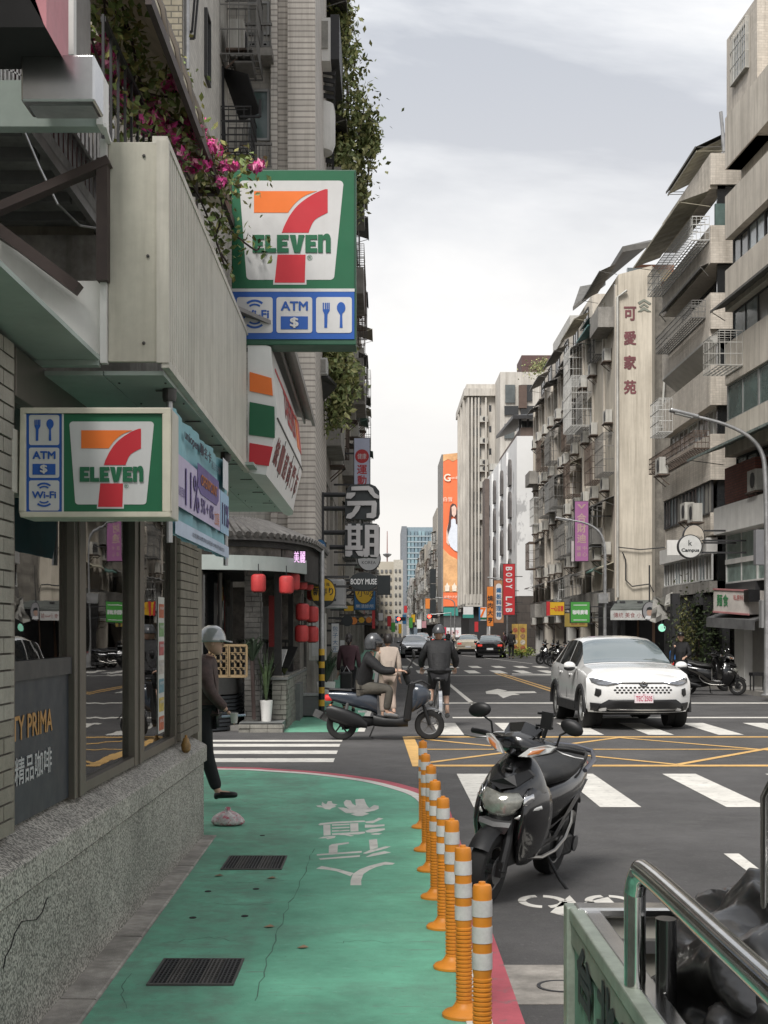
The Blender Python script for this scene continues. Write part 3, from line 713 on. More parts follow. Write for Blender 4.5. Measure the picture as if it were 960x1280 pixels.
def icon(par, kind, c, s):
    """white rounded tile with a blue symbol; c centre, s size"""
    c = Vector(c); u = Vector((1,0,0)); v = Vector((0,0,1))
    q = lambda pts, nm, m, d=.002: MB().plate([(a*s,b*s) for a,b in pts], c+Vector((0,-d,0)), u, v, .0015).build(nm, m, par)
    q(rrect(-.5,-.5,.5,.5,.07), 'white_tile', w7, 0)
    if kind == 'food':
        q([(-.27,-.36),(-.19,-.36),(-.18,.02),(-.12,.12),(-.12,.34),(-.155,.34),(-.155,.16),(-.17,.16),(-.17,.34),(-.205,.34),(-.205,.16),(-.22,.16),(-.22,.34),(-.255,.34),(-.255,.16),(-.28,.16),(-.28,.34),(-.315,.34),(-.315,.12),(-.27,.02)], 'fork', b7)
        q([(.16,-.36),(.24,-.36)]+[(.23,0)]+[(.20+.12*math.cos(a), .2+.16*math.sin(a)) for a in [-1.2+i*.37 for i in range(15)]]+[(.17,0)], 'spoon', b7)
    elif kind == 'atm':
        text(par, 'ATM', c+Vector((0,0,s*.25)), s*.24, b7, 'F', w=s*.74, bold=s*.012)
        q([(-.38,-.40),(.38,-.40),(.38,-.04),(-.38,-.04)], 'bill', b7); text(par, '$', c+Vector((0,-.004,-s*.22)), s*.28, w7, 'F', w=s*.22, bold=s*.012)
    else:
        text(par, 'Wi-Fi', c+Vector((0,0,s*.02)), s*.22, b7, 'F', w=s*.78, bold=s*.01)
        for r0, r1 in ((.20,.25),(.30,.36)):
            q(arc_band(0,.07,r0,r1,50,130), 'wave', b7); q(arc_band(0,-.02,r0,r1,230,310), 'wave', b7)
# small sign on the brick pier
ss = thing('store_sign', 'small lit-box store sign in cream frame bracketed to the brick pier', 'sign', (-1.2,4.45,2.2))
Y_ = 4.40
def XZ(px, py, Y=Y_): p = P(px,py,Y); return p.x, p.z
x0, z0 = XZ(26,647); x1, z1 = XZ(214,510)
MB().box(x0,x1,Y_+.004,Y_+.16,z0,z1).build('cabinet', cream, ss, bevel=.006)
fr = MB(); b = .024
fr.box(x0,x1,Y_-.012,Y_+.004,z0,z0+b); fr.box(x0,x1,Y_-.012,Y_+.004,z1-b,z1); fr.box(x0,x0+b,Y_-.012,Y_+.004,z0+b,z1-b); fr.box(x1-b-.012,x1,Y_-.012,Y_+.004,z0+b,z1-b)
fr.build('frame', mat('sign_frame_cream', (.58,.54,.44), .5), ss, bevel=.004)
xi0, xi1 = x0+b, x1-b-.012; zi0, zi1 = z0+b, z1-b; wb = (xi1-xi0)*.262
MB().box(xi0,xi0+wb,Y_-.001,Y_+.004,zi0,zi1).build('blue_field', b7, ss)
MB().box(xi0+wb,xi0+wb+.008,Y_-.004,Y_+.004,zi0,zi1).build('divider', w7, ss)
hh = (zi1-zi0); s_ = hh/3*.92
for k, kd in enumerate(('wifi','atm','food')): icon(ss, kd, (xi0+wb/2, Y_-.001, zi0+hh*(k+.5)/3), min(s_, wb*.86))
logo(ss, (xi0+wb+.008, Y_, zi0), xi1-xi0-wb-.008, hh)
br_ = MB(); bxx, bz0 = XZ(6,617); bx2, bz1 = XZ(29,538); br_.box(-1.56,bx2,Y_+.03,Y_+.10,bz0,bz1); br_.box(-1.62,-1.548,Y_-.06,Y_+.14,bz0-.0,bz1+.0); br_.build('wall_bracket', cream, ss, bevel=.004)
# big hanging sign
Yb = 7.62
bs = thing('large_store_sign', 'big double-sided store sign hanging over the walkway, with service symbols', 'sign', (-.6,Yb,3.7))
x0, z1 = XZ(289.5,212,Yb); x1, z0 = XZ(445,431,Yb)
dkg = mat('sign_case_green', (.02,.09,.05), .5, var=.1)
MB().box(x0,x1,Yb+.002,Yb+.20,z0,z1).build('cabinet', dkg, bs, bevel=.006)
zm = P(0,363,Yb).z; zl = P(0,424,Yb).z
logo(bs, (x0+.006, Yb, zm+.012), x1-x0-.02, z1-zm-.024)
MB().box(x0,x1-.01,Yb-.004,Yb+.002,zm-.010,zm+.012).build('white_band', w7, bs)
MB().box(x0,x1-.012,Yb-.003,Yb+.002,zl,zm-.010).build('blue_field', b7, bs)
for k, kd in enumerate(('wifi','atm','food')): icon(bs, kd, (P(318.5+k*49.5+(k==2)*.0,0,Yb).x, Yb-.004, P(0,394,Yb).z), .262)
MB().bar((x0-.9,Yb+.1,z1-.12),(x0,Yb+.1,z1-.12),.05).build('mounting_arm', brownst, bs)
# corner lightbox after the corrugated fascia
cs = thing('corner_lightbox', 'white fascia lightbox with orange, green and red bars at the store corner', 'sign', (-.9,7.7,2.9))
Yc = 7.63
prof = [(-1.0,2.88),(-.865,2.86),(-.855,2.93),(-.785,3.23),(-.785,3.32),(-.83,3.80),(-1.0,3.86)]
pl = [Vector((a,Yc,b)) for a,b in prof]
def prow(y, s=1.0, dz=0): return [Vector((-1.0+(a+1.0)*s, y, b+dz*(b-2.88)/.98)) for a,b in prof]
glow = mat('lightbox_white', (.72,.72,.70), .35, var=.04, streak=.1)
MB().loft([prow(Yc), prow(9.0,1,-.02), prow(9.9,1,-.05), prow(10.25,.75,-.08), prow(10.38,.35,-.1)]).build('lightbox', glow, cs, 30)
fc = lambda pts, m, nm: MB().plate(pts, (0,Yc,0), (1,0,0), (0,0,1), .008).build(nm, m, cs)
fc([(-.985,3.475),(-.815,3.44),(-.825,3.57),(-.985,3.615)], o7, 'orange_bar'); fc([(-.99,3.155),(-.80,3.13),(-.803,3.36),(-.985,3.395)], g7, 'green_bar'); fc([(-.99,2.945),(-.845,2.925),(-.815,3.065),(-.985,3.095)], r7, 'red_bar')
sl = MB()
for (xa,za),(xb,zb_) in (((-.785,3.275),(-.785,3.275)),): sl.bar((xa+.003,Yc,za),(xa+.003,9.95,za-.02),.012,.012)
for y in (8.3,9.0,9.6): sl.bar((-.853,y,2.94),(-.784,y,3.23),.010,.010)
sl.build('panel_seam', dark2, cs)
# lettering on the street side: red characters on the lower slanted panel, orange/red band above
nu_ = Vector((0,1,0)); vv = (Vector((-.785,0,3.23))-Vector((-.855,0,2.93))).normalized()
for k, ch in enumerate('統一超商門市'):
    text(cs, ch, (-.82, 7.95+k*.34, 3.08), .20, mat('maroon_letter', (.20,.03,.03), .5), w=.24, uv=(nu_, vv), bold=.006)
v2 = (Vector((-.83,0,3.80))-Vector((-.785,0,3.32))).normalized()
for y0, y1, m in ((9.55,9.75,o7),(9.75,9.95,r7)):
    MB().plate([(y0,.10),(y1,.10),(y1,.40),(y0,.40)], (-.785,0,3.32-.02), nu_, v2, .006).build('colour_bar', m, cs)
MB().plate([(7.8,.36),(9.9,.36),(9.9,.385),(7.8,.385)], (-.785,0,3.32-.02), nu_, v2, .007).build('thin_line', r7, cs)
text(cs, '7-ELEVEN', (-.807,8.9,3.55), .24, r7, w=1.0, uv=(nu_, v2), bold=.008)
# hood over it
hd = MB(); hood = mat('hood_metal', (.22,.21,.20), .5, .3, var=.15)
a = [Vector((-1.05,7.5,4.03)),Vector((-.70,7.68,3.92)),Vector((-.70,10.35,3.80)),Vector((-1.05,10.35,3.90))]
hd.add(a+[p+Vector((0,0,.03)) for p in a], [(0,3,2,1),(4,5,6,7),(0,1,5,4),(1,2,6,5),(2,3,7,6),(3,0,4,7)]); hd.bar((-.70,7.66,3.905),(-.70,10.36,3.785),.03,.06); hd.bar((-.79,7.7,3.905),(-.79,10.35,3.80),.02,.05)
hd.build('rain_hood', hood, cs)
MB().plate([(0,0),(.035,.012),(.035,.10),(.08,.115),(.26,.10),(.26,.16),(.08,.235),(0,.215)], (-1.01,7.66,3.80), (1,0,0), (0,0,1), .012).build('hood_bracket', white, cs)

# ---------------------------------------------------------------- upper storeys of the store building
ub = thing('apartment_block', 'apartment block above the store with brown steel frames and grilles', 'building', (-3,7,4))
tan = mat('old_render_tan', (.45,.41,.34), .85, var=.2, scale=1.5, streak=.5)
MB().box(-9,-1.95,7.0,8.85,3.0,9).build('wall', tan, ub)
MB().box(-9,-2.9,-2,7.0,2.95,8.5).build('recessed_wall', tan, ub)
# landing slab with joists
MB().box(-2.9,-1.88,4.9,7.1,4.44,4.52).build('balcony_slab', mat('dark_deck', (.38,.38,.37), .8, var=.3), ub)
js = MB()
for k in range(8): y = 4.95+k*.3; js.box(-2.9,-1.95,y,y+.05,4.38,4.44)
js.build('joist', mat('joist_grey', (.22,.22,.22), .6), ub)
MB().bar((-1.9,4.9,4.41),(-1.9,7.1,4.41),.04,.07).build('slab_edge', galv, ub)
rl = MB()
for k in range(24): y = 4.95+k*.09; rl.bar((-1.9,y,4.45),(-1.9,y,5.15),.016)
rl.bar((-1.9,4.9,4.75),(-1.9,7.1,4.75),.03); rl.bar((-1.9,4.9,5.15),(-1.9,7.1,5.15),.04)
for k in range(9): x = -1.9+k*.08; rl.bar((x,7.0,4.2),(x,7.0,5.15),.016)
rl.build('railing', galv, ub)
MB().box(-2.0,-1.96,4.95,7.0,4.5,5.0).build('curtain_panel', mat('maroon_panel', (.14,.035,.035), .8, var=.2), ub)
bf = MB(); bf.bar(P(-10,265,4.75), P(137,202,4.75), .055,.04); bf.bar(P(129,200,4.75), P(129,352,4.75), .05,.05); bf.bar(P(-8,282,4.72), P(98,362,4.72), .065,.05)
bf.build('steel_brace', brownst, ub)
MB().tube([P(28,158,5.0),P(50,210,5.0),P(72,255,5.0),P(100,282,5.2),P(124,286,5.4)], .006,6).build('cable', galv, ub)
# steel box, duct and pink sign at the very top left
dt = thing('extractor_duct', 'shiny stainless duct box with grey riser at top left', 'duct', (-1.35,4.3,3.7))
a = P(26,155,4.2); b_ = P(118,68,4.2)
MB().box(a.x,b_.x,4.2,4.34,P(0,126,4.2).z,b_.z).build('duct_box', steel, dt, bevel=.008)
mb = MB(); mb.box(a.x+.02,b_.x-.02,4.24,4.34,P(0,133,4.24).z,P(0,126,4.2).z); mb.build('duct_lip', galv, dt)
a = P(28,68,4.4); b_ = P(84,-60,4.4); MB().box(a.x,b_.x,4.4,4.75,a.z,b_.z).build('duct_riser', mat('dull_zinc', (.25,.24,.23), .5, .5, var=.2, streak=.3), dt)
a = P(84,68,4.38); b_ = P(92,-60,4.38); MB().box(a.x,b_.x,4.38,4.42,a.z,b_.z).build('riser_edge', white, dt)
sb_ = thing('eaves_beam', 'greenish soffit beam with white end behind the stainless duct box', 'beam', (-1.6,4.8,4))
a = P(-20,158,4.62); b_ = P(122,140,4.62); MB().box(-2.9,b_.x,4.62,4.68,a.z,P(0,100,4.62).z).build('beam_board', soffit, sb_)
a = P(122,158,4.62); b_ = P(130,95,4.62); MB().box(a.x,b_.x,4.60,4.70,a.z,b_.z).build('beam_end', white, sb_)
MB().bar(P(130,156,4.62),P(137,180,4.8),.02).build('stay_rod', white, sb_)
pk = thing('pink_sign', 'underside and edge of a pink sign cut off by the top left corner', 'sign', (-1.6,4.1,4.3))
a = P(-40,32,4.0); b_ = P(56,-60,4.0)
mb = MB(); mb.add([P(-40,34,4.0),P(56,34,4.0),P(34,-30,4.0),P(-40,-30,4.0)]+[P(-40,34,4.0)+Vector((0,.3,0)),P(56,34,4.0)+Vector((0,.3,0)),P(34,-30,4.0)+Vector((0,.3,0)),P(-40,-30,4.0)+Vector((0,.3,0))],
  [(0,1,2,3),(4,7,6,5),(0,4,5,1),(3,2,6,7),(0,3,7,4)]); mb.build('sign_case', void_, pk)
MB().add([P(58,36,4.0),P(58,-60,4.0),P(20,-60,4.0),P(20,-32,4.0)]+[q+Vector((0,.28,0)) for q in (P(58,36,4.0),P(58,-60,4.0),P(20,-60,4.0),P(20,-32,4.0))],[(0,1,2,3),(4,7,6,5),(0,4,5,1),(1,5,6,2),(2,6,7,3),(3,7,4,0)]).build('sign_face', mat('pink_face', (.55,.22,.25), .5), pk)
grl = MB()
for k in range(6): grl.bar(P(2+k*5,35+k*2,4.9),P(2+k*5,140+k*3,4.9),.008)
for k in range(5): grl.bar(P(-5,45+k*18,4.9),P(30,52+k*22,4.9),.008)
grl.build('window_grille', galv, ub)

# barrel awnings (cream) along the wall above the canopy, with ribs
aw = mat('awning_cream', (.52,.46,.31), .55, var=.15, streak=.2)
at = thing('barrel_awning', 'long cream barrel awning with curved ribs above the corrugated canopy', 'awning', (-1.5,7,4.7))
def aprof(y, d=0): 
    return [Vector((-1.12-d+(-.60)*(1-math.cos(R(a))), y, 4.72+d*.0+.62*math.sin(R(a)))) for a in range(0, 91, 15)]
sh = MB(); A_ = [aprof(y) for y in (4.9,5.6,6.4,7.2,8.0,8.6)]
sh.loft([r+[p+Vector((-.012,0,-.012)) for p in r[::-1]] for r in A_]); sh.build('awning_sheet', aw, at, True)
for k in range(11):
    y = 4.95+k*.36; MB().tube([p+Vector((.012,0,.01)) for p in aprof(y)], .016, 5).build('awning_rib', mat('rib_brown', (.10,.08,.06), .6), at)
vl = MB(); vl.bar((-1.11,4.9,4.70),(-1.11,8.6,4.70),.03,.06); vl.build('awning_rail', brownst, at)
cg = MB()
for k in range(26): y = 5.0+k*.14; cg.bar((-1.35,y,3.98),(-1.35,y,4.68),.012)
cg.bar((-1.35,5.0,4.1),(-1.35,8.6,4.1),.02); cg.bar((-1.35,5.0,4.66),(-1.35,8.6,4.66),.025)
tag(cg.build('window_cage', dark, None), 'dark steel window cage behind the bougainvillea above the canopy', 'window cage')
fin = MB(); fin.box(-8.9,-1.7,6.97,8.84,3.0,4.37)
fin.build('lower_wall', mat('dark_render', (.42,.40,.37), .85, var=.3, streak=.4), ub)

# bougainvillea ------------------------------------------------------
bg_ = thing('bougainvillea', 'pink bougainvillea trailing over the top of the corrugated canopy', 'plant', (-1.2,6,4))
stems = [[(100,0,5.3),(118,60,5.3),(135,110,5.4),(150,150,5.6),(190,170,5.9),(235,205,6.3),(275,225,6.8),(300,232,7.1)],
 [(150,0,5.6),(165,50,5.7),(175,100,5.8),(200,140,6.0),(235,160,6.3),(262,190,6.7),(290,205,7.1),(325,212,7.3)],
 [(120,-10,5.4),(155,30,5.6),(170,80,5.7),(160,140,5.7),(180,160,5.8),(215,185,6.2)],
 [(130,0,5.4),(140,70,5.5),(170,110,5.7),(215,120,6.2),(228,90,6.3)],
 [(262,200,6.9),(278,260,7.2),(270,300,7.3),(285,330,7.35)],[(265,265,7.2),(290,290,7.4),(318,312,7.5),(325,308,7.5)],[(215,180,6.2),(255,260,7.1),(280,330,7.3)]]
sm = MB(); leafp = []
for s in stems:
    pts = [P(*q) for q in s]; pts = [Vector(q) for q in spline([tuple(p) for p in pts], 5)]
    sm.tube(pts, .007, 5); leafp.append(pts)
sm.build('stem', brownst, bg_)
lf = MB(); lf2 = MB()
def leaf(mb, c, s):
    a = Vector((rnd.gauss(0,1),rnd.gauss(0,1),rnd.gauss(0,1))).normalized(); b = a.cross(Vector((rnd.gauss(0,1),rnd.gauss(0,1),rnd.gauss(0,1)))).normalized()
    mb.add([c-a*s, c+b*s*.55+a.cross(b)*s*.15, c+a*s, c-b*s*.55+a.cross(b)*s*.15], [(0,1,2,3)])
for pi_, pts in enumerate(leafp):
    n_ = (420,420,260,260,110,90,90)[pi_]
    for _ in range(n_):
        c = rnd.choice(pts)+Vector((rnd.gauss(0,.06),rnd.gauss(0,.12),rnd.gauss(0,.07))); leaf(lf if rnd.random() < .6 else lf2, c, rnd.uniform(.018,.036))
stuff(lf.build('leaf', mat('leaf_green', (.20,.27,.08), .6, var=.35, scale=9), bg_)); stuff(lf2.build('leaf', mat('leaf_olive', (.30,.29,.09), .6, var=.35, scale=9), bg_))
f1 = MB(); f2 = MB()
for px, py, rr in ((126,72,14),(132,60,10),(134,88,12),(142,118,10),(160,132,9),(168,146,9),(150,95,8),(182,148,13),(172,155,9),(203,165,12),(198,145,8),(212,172,8),(240,158,10),(233,150,7),(262,184,9),(240,205,9),(224,190,7),(249,170,5),(280,207,5),(291,207,4),(275,227,4),(320,209,4),(325,206,3),(210,108,6),(216,100,4),(254,207,7),(190,130,6)):
    Yc_ = 5.3+(px-100)/200*1.7
    for _ in range(int(16+rr*9)):
        c = P(px+rnd.gauss(0,rr*.6), py+rnd.gauss(0,rr*.55), Yc_+rnd.gauss(0,.08)); leaf(f1 if rnd.random() < .6 else f2, c, rnd.uniform(.022,.040))
stuff(f1.build('flower', mat('magenta', (.82,.08,.36), .6, var=.25, scale=12), bg_)); stuff(f2.build('flower', mat('pink_flower', (.88,.30,.46), .6, var=.25, scale=12), bg_))

# tied rubbish bag
rb_ = thing('rubbish_bag', 'small tied pink and white plastic rubbish bag on the green paving', 'bag', (GP(284,1030).x, GP(284,1030).y, 0))
c = Vector((GP(284,1033).x, GP(284,1033).y, 0)); rings = []
for j, (r_, h_) in enumerate(((.10,.003),(.135,.02),(.14,.05),(.12,.085),(.07,.115),(.02,.13),(.03,.15),(.008,.165))):
    rings.append([c+Vector((r_*1.05*math.cos(2*PI*k/26)*(1+.10*math.sin(k*2.3+j)), r_*.8*math.sin(2*PI*k/26)*(1+.10*math.sin(k*3.1+j*2)), h_*(1+.08*math.sin(k*1.7+j)))) for k in range(26)])
bagm = mat('bag_plastic', (.60,.54,.53), .35, var=.3, scale=18, bump=.5, bscale=40); dirtify(bagm, 22, .5, .56, (.45,.12,.16))
MB().loft(rings).build('bag_body', bagm, rb_, 'all', sub=1)
# two little gold ornaments on the ledge by the pier
for x, lab in ((-1.50,'small gold pot on the granite ledge in front of the brick pier'),):
    t = thing('ornament', lab, 'ornament', (x,7.98,.8)); MB().lathe([(.015,.79),(.034,.81),(.037,.85),(.026,.88),(.022,.90),(.014,.905)], (-1.505,7.87,0), n=16).build('pot', mat('pot_gold', (.30,.17,.05), .4, var=.3, scale=20), t, True)
    MB().lathe([(.010,.905),(.010,.925)], (-1.505,7.87,0), n=10).build('lid', gold, t, True)
# ================================================================ facade kit
panes = [mat('pane_dark', (.02,.022,.024), .08, var=.3, scale=.6, spec=.8), mat('pane_grey', (.10,.115,.115), .12, var=.25, scale=.8, spec=.8), mat('pane_green', (.10,.15,.14), .12, var=.25, scale=.8, spec=.8),
         mat('pane_curtain', (.30,.29,.26), .3, var=.25, scale=2), mat('pane_sky', (.30,.36,.38), .1, var=.15, spec=.8)]
fmats = [mat('frame_alu', (.33,.33,.32), .45, .5), mat('frame_dark', (.05,.05,.05), .5), mat('frame_white', (.6,.6,.58), .5)]
acm = mat('ac_casing', (.50,.49,.45), .55, var=.1, streak=.5); rust = mat('rusty_steel', (.12,.085,.065), .75, var=.35); cagew = mat('cage_white', (.55,.55,.53), .55, var=.12, streak=.2); caged = mat('cage_grey', (.17,.165,.155), .65, var=.2)
awg = mat('awning_green', (.10,.20,.165), .6, var=.2, streak=.3); awc = mat('awning_pale', (.40,.37,.28), .6, var=.2, streak=.4); awd = mat('awning_dark', (.12,.115,.105), .7, var=.2)
CM = {}
def wmesh(w_, h_, fm, mull=1, arch=0):
    k = ('w', round(w_,2), round(h_,2), fm.name, mull)
    if k not in CM:
        mb = MB(); b = .05
        mb.box(-w_/2,w_/2,0,.06,0,b); mb.box(-w_/2,w_/2,0,.06,h_-b,h_); mb.box(-w_/2,-w_/2+b,0,.06,b,h_-b); mb.box(w_/2-b,w_/2,0,.06,b,h_-b)
        for i in range(mull): x = -w_/2+w_*(i+1)/(mull+1); mb.box(x-.02,x+.02,0,.05,b,h_-b)
        CM[k] = mb.mesh('window', fm)
    return CM[k]
def pmesh(w_, h_, pm):
    k = ('p', round(w_,2), round(h_,2), pm.name)
    if k not in CM: CM[k] = MB().box(-w_/2+.03,w_/2-.03,.005,.025,.03,h_-.03).mesh('pane', pm)
    return CM[k]
def gmesh(kind, w_=1.0, h_=1.0, d_=.5, m=None):
    k = (kind, round(w_,2), round(h_,2), round(d_,2), m.name if m else '')
    if k in CM: return CM[k]
    mb = MB()
    if kind == 'ac': mb.box(-.4,.4,.05,.36,0,.58); 
    elif kind == 'acfan':
        mb.lathe([(.20,.362),(.215,.362),(.215,.372),(.20,.372)], (-.1,0,.29), 'Y', 16); 
        for i in range(7): mb.box(-.28,.08,.361,.368,.10+i*.06,.112+i*.06)
    elif kind == 'acshelf': mb.box(-.45,.45,0,.42,-.06,-.02); mb.bar((-.35,0,-.4),(-.35,.4,-.05),.03); mb.bar((.35,0,-.4),(.35,.4,-.05),.03)
    elif kind == 'cage':
        n = max(3, int(w_/.17)); r = .014
        for i in range(n+1):
            x = -w_/2+w_*i/n; mb.box(x-r/2,x+r/2,d_-r,d_,0,h_)
            if i in (0, n): 
                for j in range(4): y = d_*j/4; mb.box(x-r/2,x+r/2,y,y+r,0,h_)
        for z in (0,.33,.66,1): mb.box(-w_/2,w_/2,d_-r,d_+r*.4,z*h_-r*.6,z*h_+r*.6); mb.box(-w_/2-r*.6,-w_/2+r*.6,0,d_,z*h_-r,z*h_+r); mb.box(w_/2-r*.6,w_/2+r*.6,0,d_,z*h_-r,z*h_+r)
        for j in range(5): mb.box(-w_/2,w_/2,d_*j/5,d_*j/5+.03,-.025,0)
        for i in range(0, n, 2): x = -w_/2+w_*i/n; mb.box(x,x+r,0,d_,h_-.01,h_+.01); mb.box(x,x+r*1.5,0,d_,-.03,-.01)
    elif kind == 'awning':
        n = 10
        for i in range(n): x = -w_/2+w_*i/n; mb.add([(x,0,.02),(x+w_/n*.55,0,.045),(x+w_/n,0,.02),(x,d_,-h_),(x+w_/n*.55,d_,-h_+.025),(x+w_/n,d_,-h_)], [(0,3,4,1),(1,4,5,2)])
        mb.box(-w_/2,w_/2,d_-.01,d_+.015,-h_-.05,-h_+.02); mb.bar((-w_/2+.03,0,-.35-h_*.4),(-w_/2+.03,d_,-h_),.02); mb.bar((w_/2-.03,0,-.35-h_*.4),(w_/2-.03,d_,-h_),.02)
    elif kind == 'balcony':
        mb.box(-w_/2,w_/2,0,d_,-.12,0); mb.box(-w_/2,w_/2,d_-.1,d_,0,h_); mb.box(-w_/2,-w_/2+.1,0,d_-.1,0,h_); mb.box(w_/2-.1,w_/2,0,d_-.1,0,h_)
    elif kind == 'bay':
        mb.box(-w_/2,w_/2,0,d_,-.1,.0); mb.box(-w_/2,w_/2,0,d_,h_,h_+.08)
        for i in range(5): x = -w_/2+w_*i/4; mb.box(x-.025,x+.025,d_-.05,d_,0,h_)
        for y in (0,d_/2): mb.box(-w_/2,-w_/2+.04,y,y+.04,0,h_); mb.box(w_/2-.04,w_/2,y,y+.04,0,h_)
        mb.box(-w_/2,w_/2,d_-.045,d_-.005,h_*.42,h_*.46); mb.box(-w_/2+.01,w_/2-.01,.01,d_-.03,0,h_*.40)
    elif kind == 'pipe': mb.tube([(0,.06,0),(0,.06,h_)], .045, 8)
    CM[k] = mb.mesh(kind, m or acm)
    return CM[k]
class Facade:
    """front wall of a building; u runs along it, n out of it"""
    def __init__(s, t, O, rz):
        s.t = t; s.M = Matrix.Translation(Vector(O)) @ Matrix.Rotation(rz, 4, 'Z'); cu, su = math.cos(rz), math.sin(rz)*K
        s.k = math.hypot(cu, su); s.rz = math.atan2(su, cu)
    def mb(s): return MB(s.M)
    def put(s, name, me, u, n, z, sub=None):
        if sub: o = bpy.data.objects.new(name, me); C.objects.link(o); o.parent = sub; return o
        o = bpy.data.objects.new(name, me); C.objects.link(o); o.parent = s.t
        I = INV[root(s.t).name]; w_ = s.M @ Vector((u, n, z)); o.location = I @ Vector((w_.x, w_.y*K, w_.z)); o.rotation_euler = (0,0,s.rz); return o
    def window(s, u, z, w_, h_, fm=None, pm=None, n=-.16, mull=1):
        w_ *= s.k; f = s.put('window', wmesh(w_,h_,fm or rnd.choice(fmats),mull), u, n, z)
        s.put('pane', pmesh(w_,h_,pm or rnd.choice(panes)), 0,0,0, f); return f
    def ac(s, u, z, n=.0):
        a = s.put('air_conditioner', gmesh('ac'), u, n, z); s.put('fan_grille', gmesh('acfan', m=dark), 0,0,0, a); s.put('shelf', gmesh('acshelf', m=rust), 0,0,0, a)
    def cage(s, u, z, w_, h_, d_=.5, m=None): s.put('security_cage', gmesh('cage',w_*s.k,h_,d_,m or caged), u, 0, z)
    def awning(s, u, z, w_, d_=.8, h_=.3, m=None, n=0): s.put('awning', gmesh('awning',w_*s.k,h_,d_,m or awg), u, n, z)
    def balcony(s, u, z, w_, h_=1.0, d_=.8, m=None): s.put('balcony', gmesh('balcony',w_*s.k,h_,d_,m or conc), u, 0, z)
    def grid(s, L_, z0, z1, floors, bays, wallm, D=6, ww=.62, dep=.2, core=None, spm=None):
        """core + proud spandrels and piers; floors = [(sill, head), ...]"""
        s.mb().box(0,L_,-D,-dep,z0,z1).build('core_wall', core or wallm, s.t)
        zs = [z0]+[q for f in floors for q in f]+[z1]
        for i in range(0, len(zs), 2): 
            if zs[i+1]-zs[i] > .02: s.mb().box(0,L_,-dep,0,zs[i],zs[i+1]).build('spandrel', spm or wallm, s.t)
        bw = L_/bays
        for a, b in floors:
            for i in range(bays+1):
                c = i*bw; h_ = bw*(1-ww)/2
                s.mb().box(max(0,c-h_), min(L_,c+h_), -dep, -.012, a, b).build('pier', wallm, s.t)
            for i in range(bays): s.window((i+.5)*bw, a, bw*ww, b-a, n=-dep+.02, mull=1+(bw*ww > 1.6))
def clutter(f, L_, floors, bays, pr=1.0, pal=None):
    bw = L_/bays
    for a, b in floors:
        for i in range(bays):
            u = (i+.5)*bw; q = rnd.random(); w_ = bw*.74
            if q < .30*pr: f.cage(u, a-.15, w_, b-a+.3, rnd.choice((.4,.55,.7)), rnd.choice((caged,caged,cagew,rust)))
            elif q < .42*pr: f.balcony(u, a-.35, w_*1.1, .75, .7, None)
            elif q < .52*pr: f.put('bay_window', gmesh('bay', w_*f.k, b-a+.2, .55, rnd.choice((fmats[0],caged))), u, 0, a-.1)
            if rnd.random() < .40*pr: f.awning(u, b+.28, w_*1.05, rnd.choice((.45,.6,.75)), .22, rnd.choice((awg,awc,awd,awd,caged)))
            if rnd.random() < .75*pr: f.ac(u+rnd.uniform(-.3,.5)*bw*.6, a-.75-rnd.random()*.2, 0)
        if rnd.random() < .8: f.put('drain_pipe', gmesh('pipe', h_=rnd.choice((3.0,6.0)), m=rnd.choice((galv,acm))), rnd.randrange(bays)*bw+.1, 0, a-2)

# ================================================================ left: buildings past the lane
tileB = mat('pale_wall_tile', (.60,.575,.52), .6, var=.12, scale=.8, streak=.35, tile=(.22,.11,(.45,.43,.40),.008))
tileS = mat('ribbed_siding_tile', (.60,.555,.50), .6, var=.1, scale=.8, streak=.42, tile=(3,.12,(.34,.31,.28),.018))
brB = mat('ochre_brick', (.27,.24,.175), .75, var=.15, streak=.3, tile=(.24,.1,(.10,.09,.07),.012))
B = thing('apartment_block', 'pale tiled apartment block over the restaurant, with ribbed corner pilaster', 'building', (-3.3,17,0))
MB().box(-12,-3.3,17.02,22.0,3.0,21).build('side_wall', tileB, B)
MB().box(-4.0,-3.29,16.94,17.02,3.3,21).build('brick_pier', brB, B)
MB().box(-3.298,-2.38,22.02,26,3.0,21).build('recessed_wall', tileB, B)
MB().box(-2.38,-2.24,21.85,26,3.0,21.2).build('pilaster_edge', tileS, B); MB().box(-2.24,-2.02,21.95,26,3.0,21.2).build('pilaster_groove', tileS, B); MB().box(-2.02,-1.44,21.8,26,3.0,21.2).build('pilaster', tileS, B)
fb = Facade(B, (-3.3,22,0), -PI/2)    # u runs toward the camera, n toward the street (+X)
fb.window(2.7, 11.9, .45, 1.25, fmats[1], panes[0], n=.0, mull=0)
def Bx(x0,y0,x1,y1,Y0,Y1,nm,m,par=B): a = P(x0,y1,Y0); b_ = P(x1,y0,Y0); return MB().box(a.x,b_.x,Y0,Y1,a.z,b_.z).build(nm,m,par)
fc_ = Facade(B, (-2.38,22.02,0), PI)
for y0, y1, pm in ((2,44,panes[3]),(52,86,panes[0]),(112,176,panes[2]),(240,290,panes[1]),(330,390,panes[0]),(430,480,panes[1]),(520,570,panes[0])):
    z1_, z0_ = P(0,y0,22).z, P(0,y1,22).z; fc_.window(.27, z0_, .46, z1_-z0_, fmats[0], pm, n=.0, mull=0)
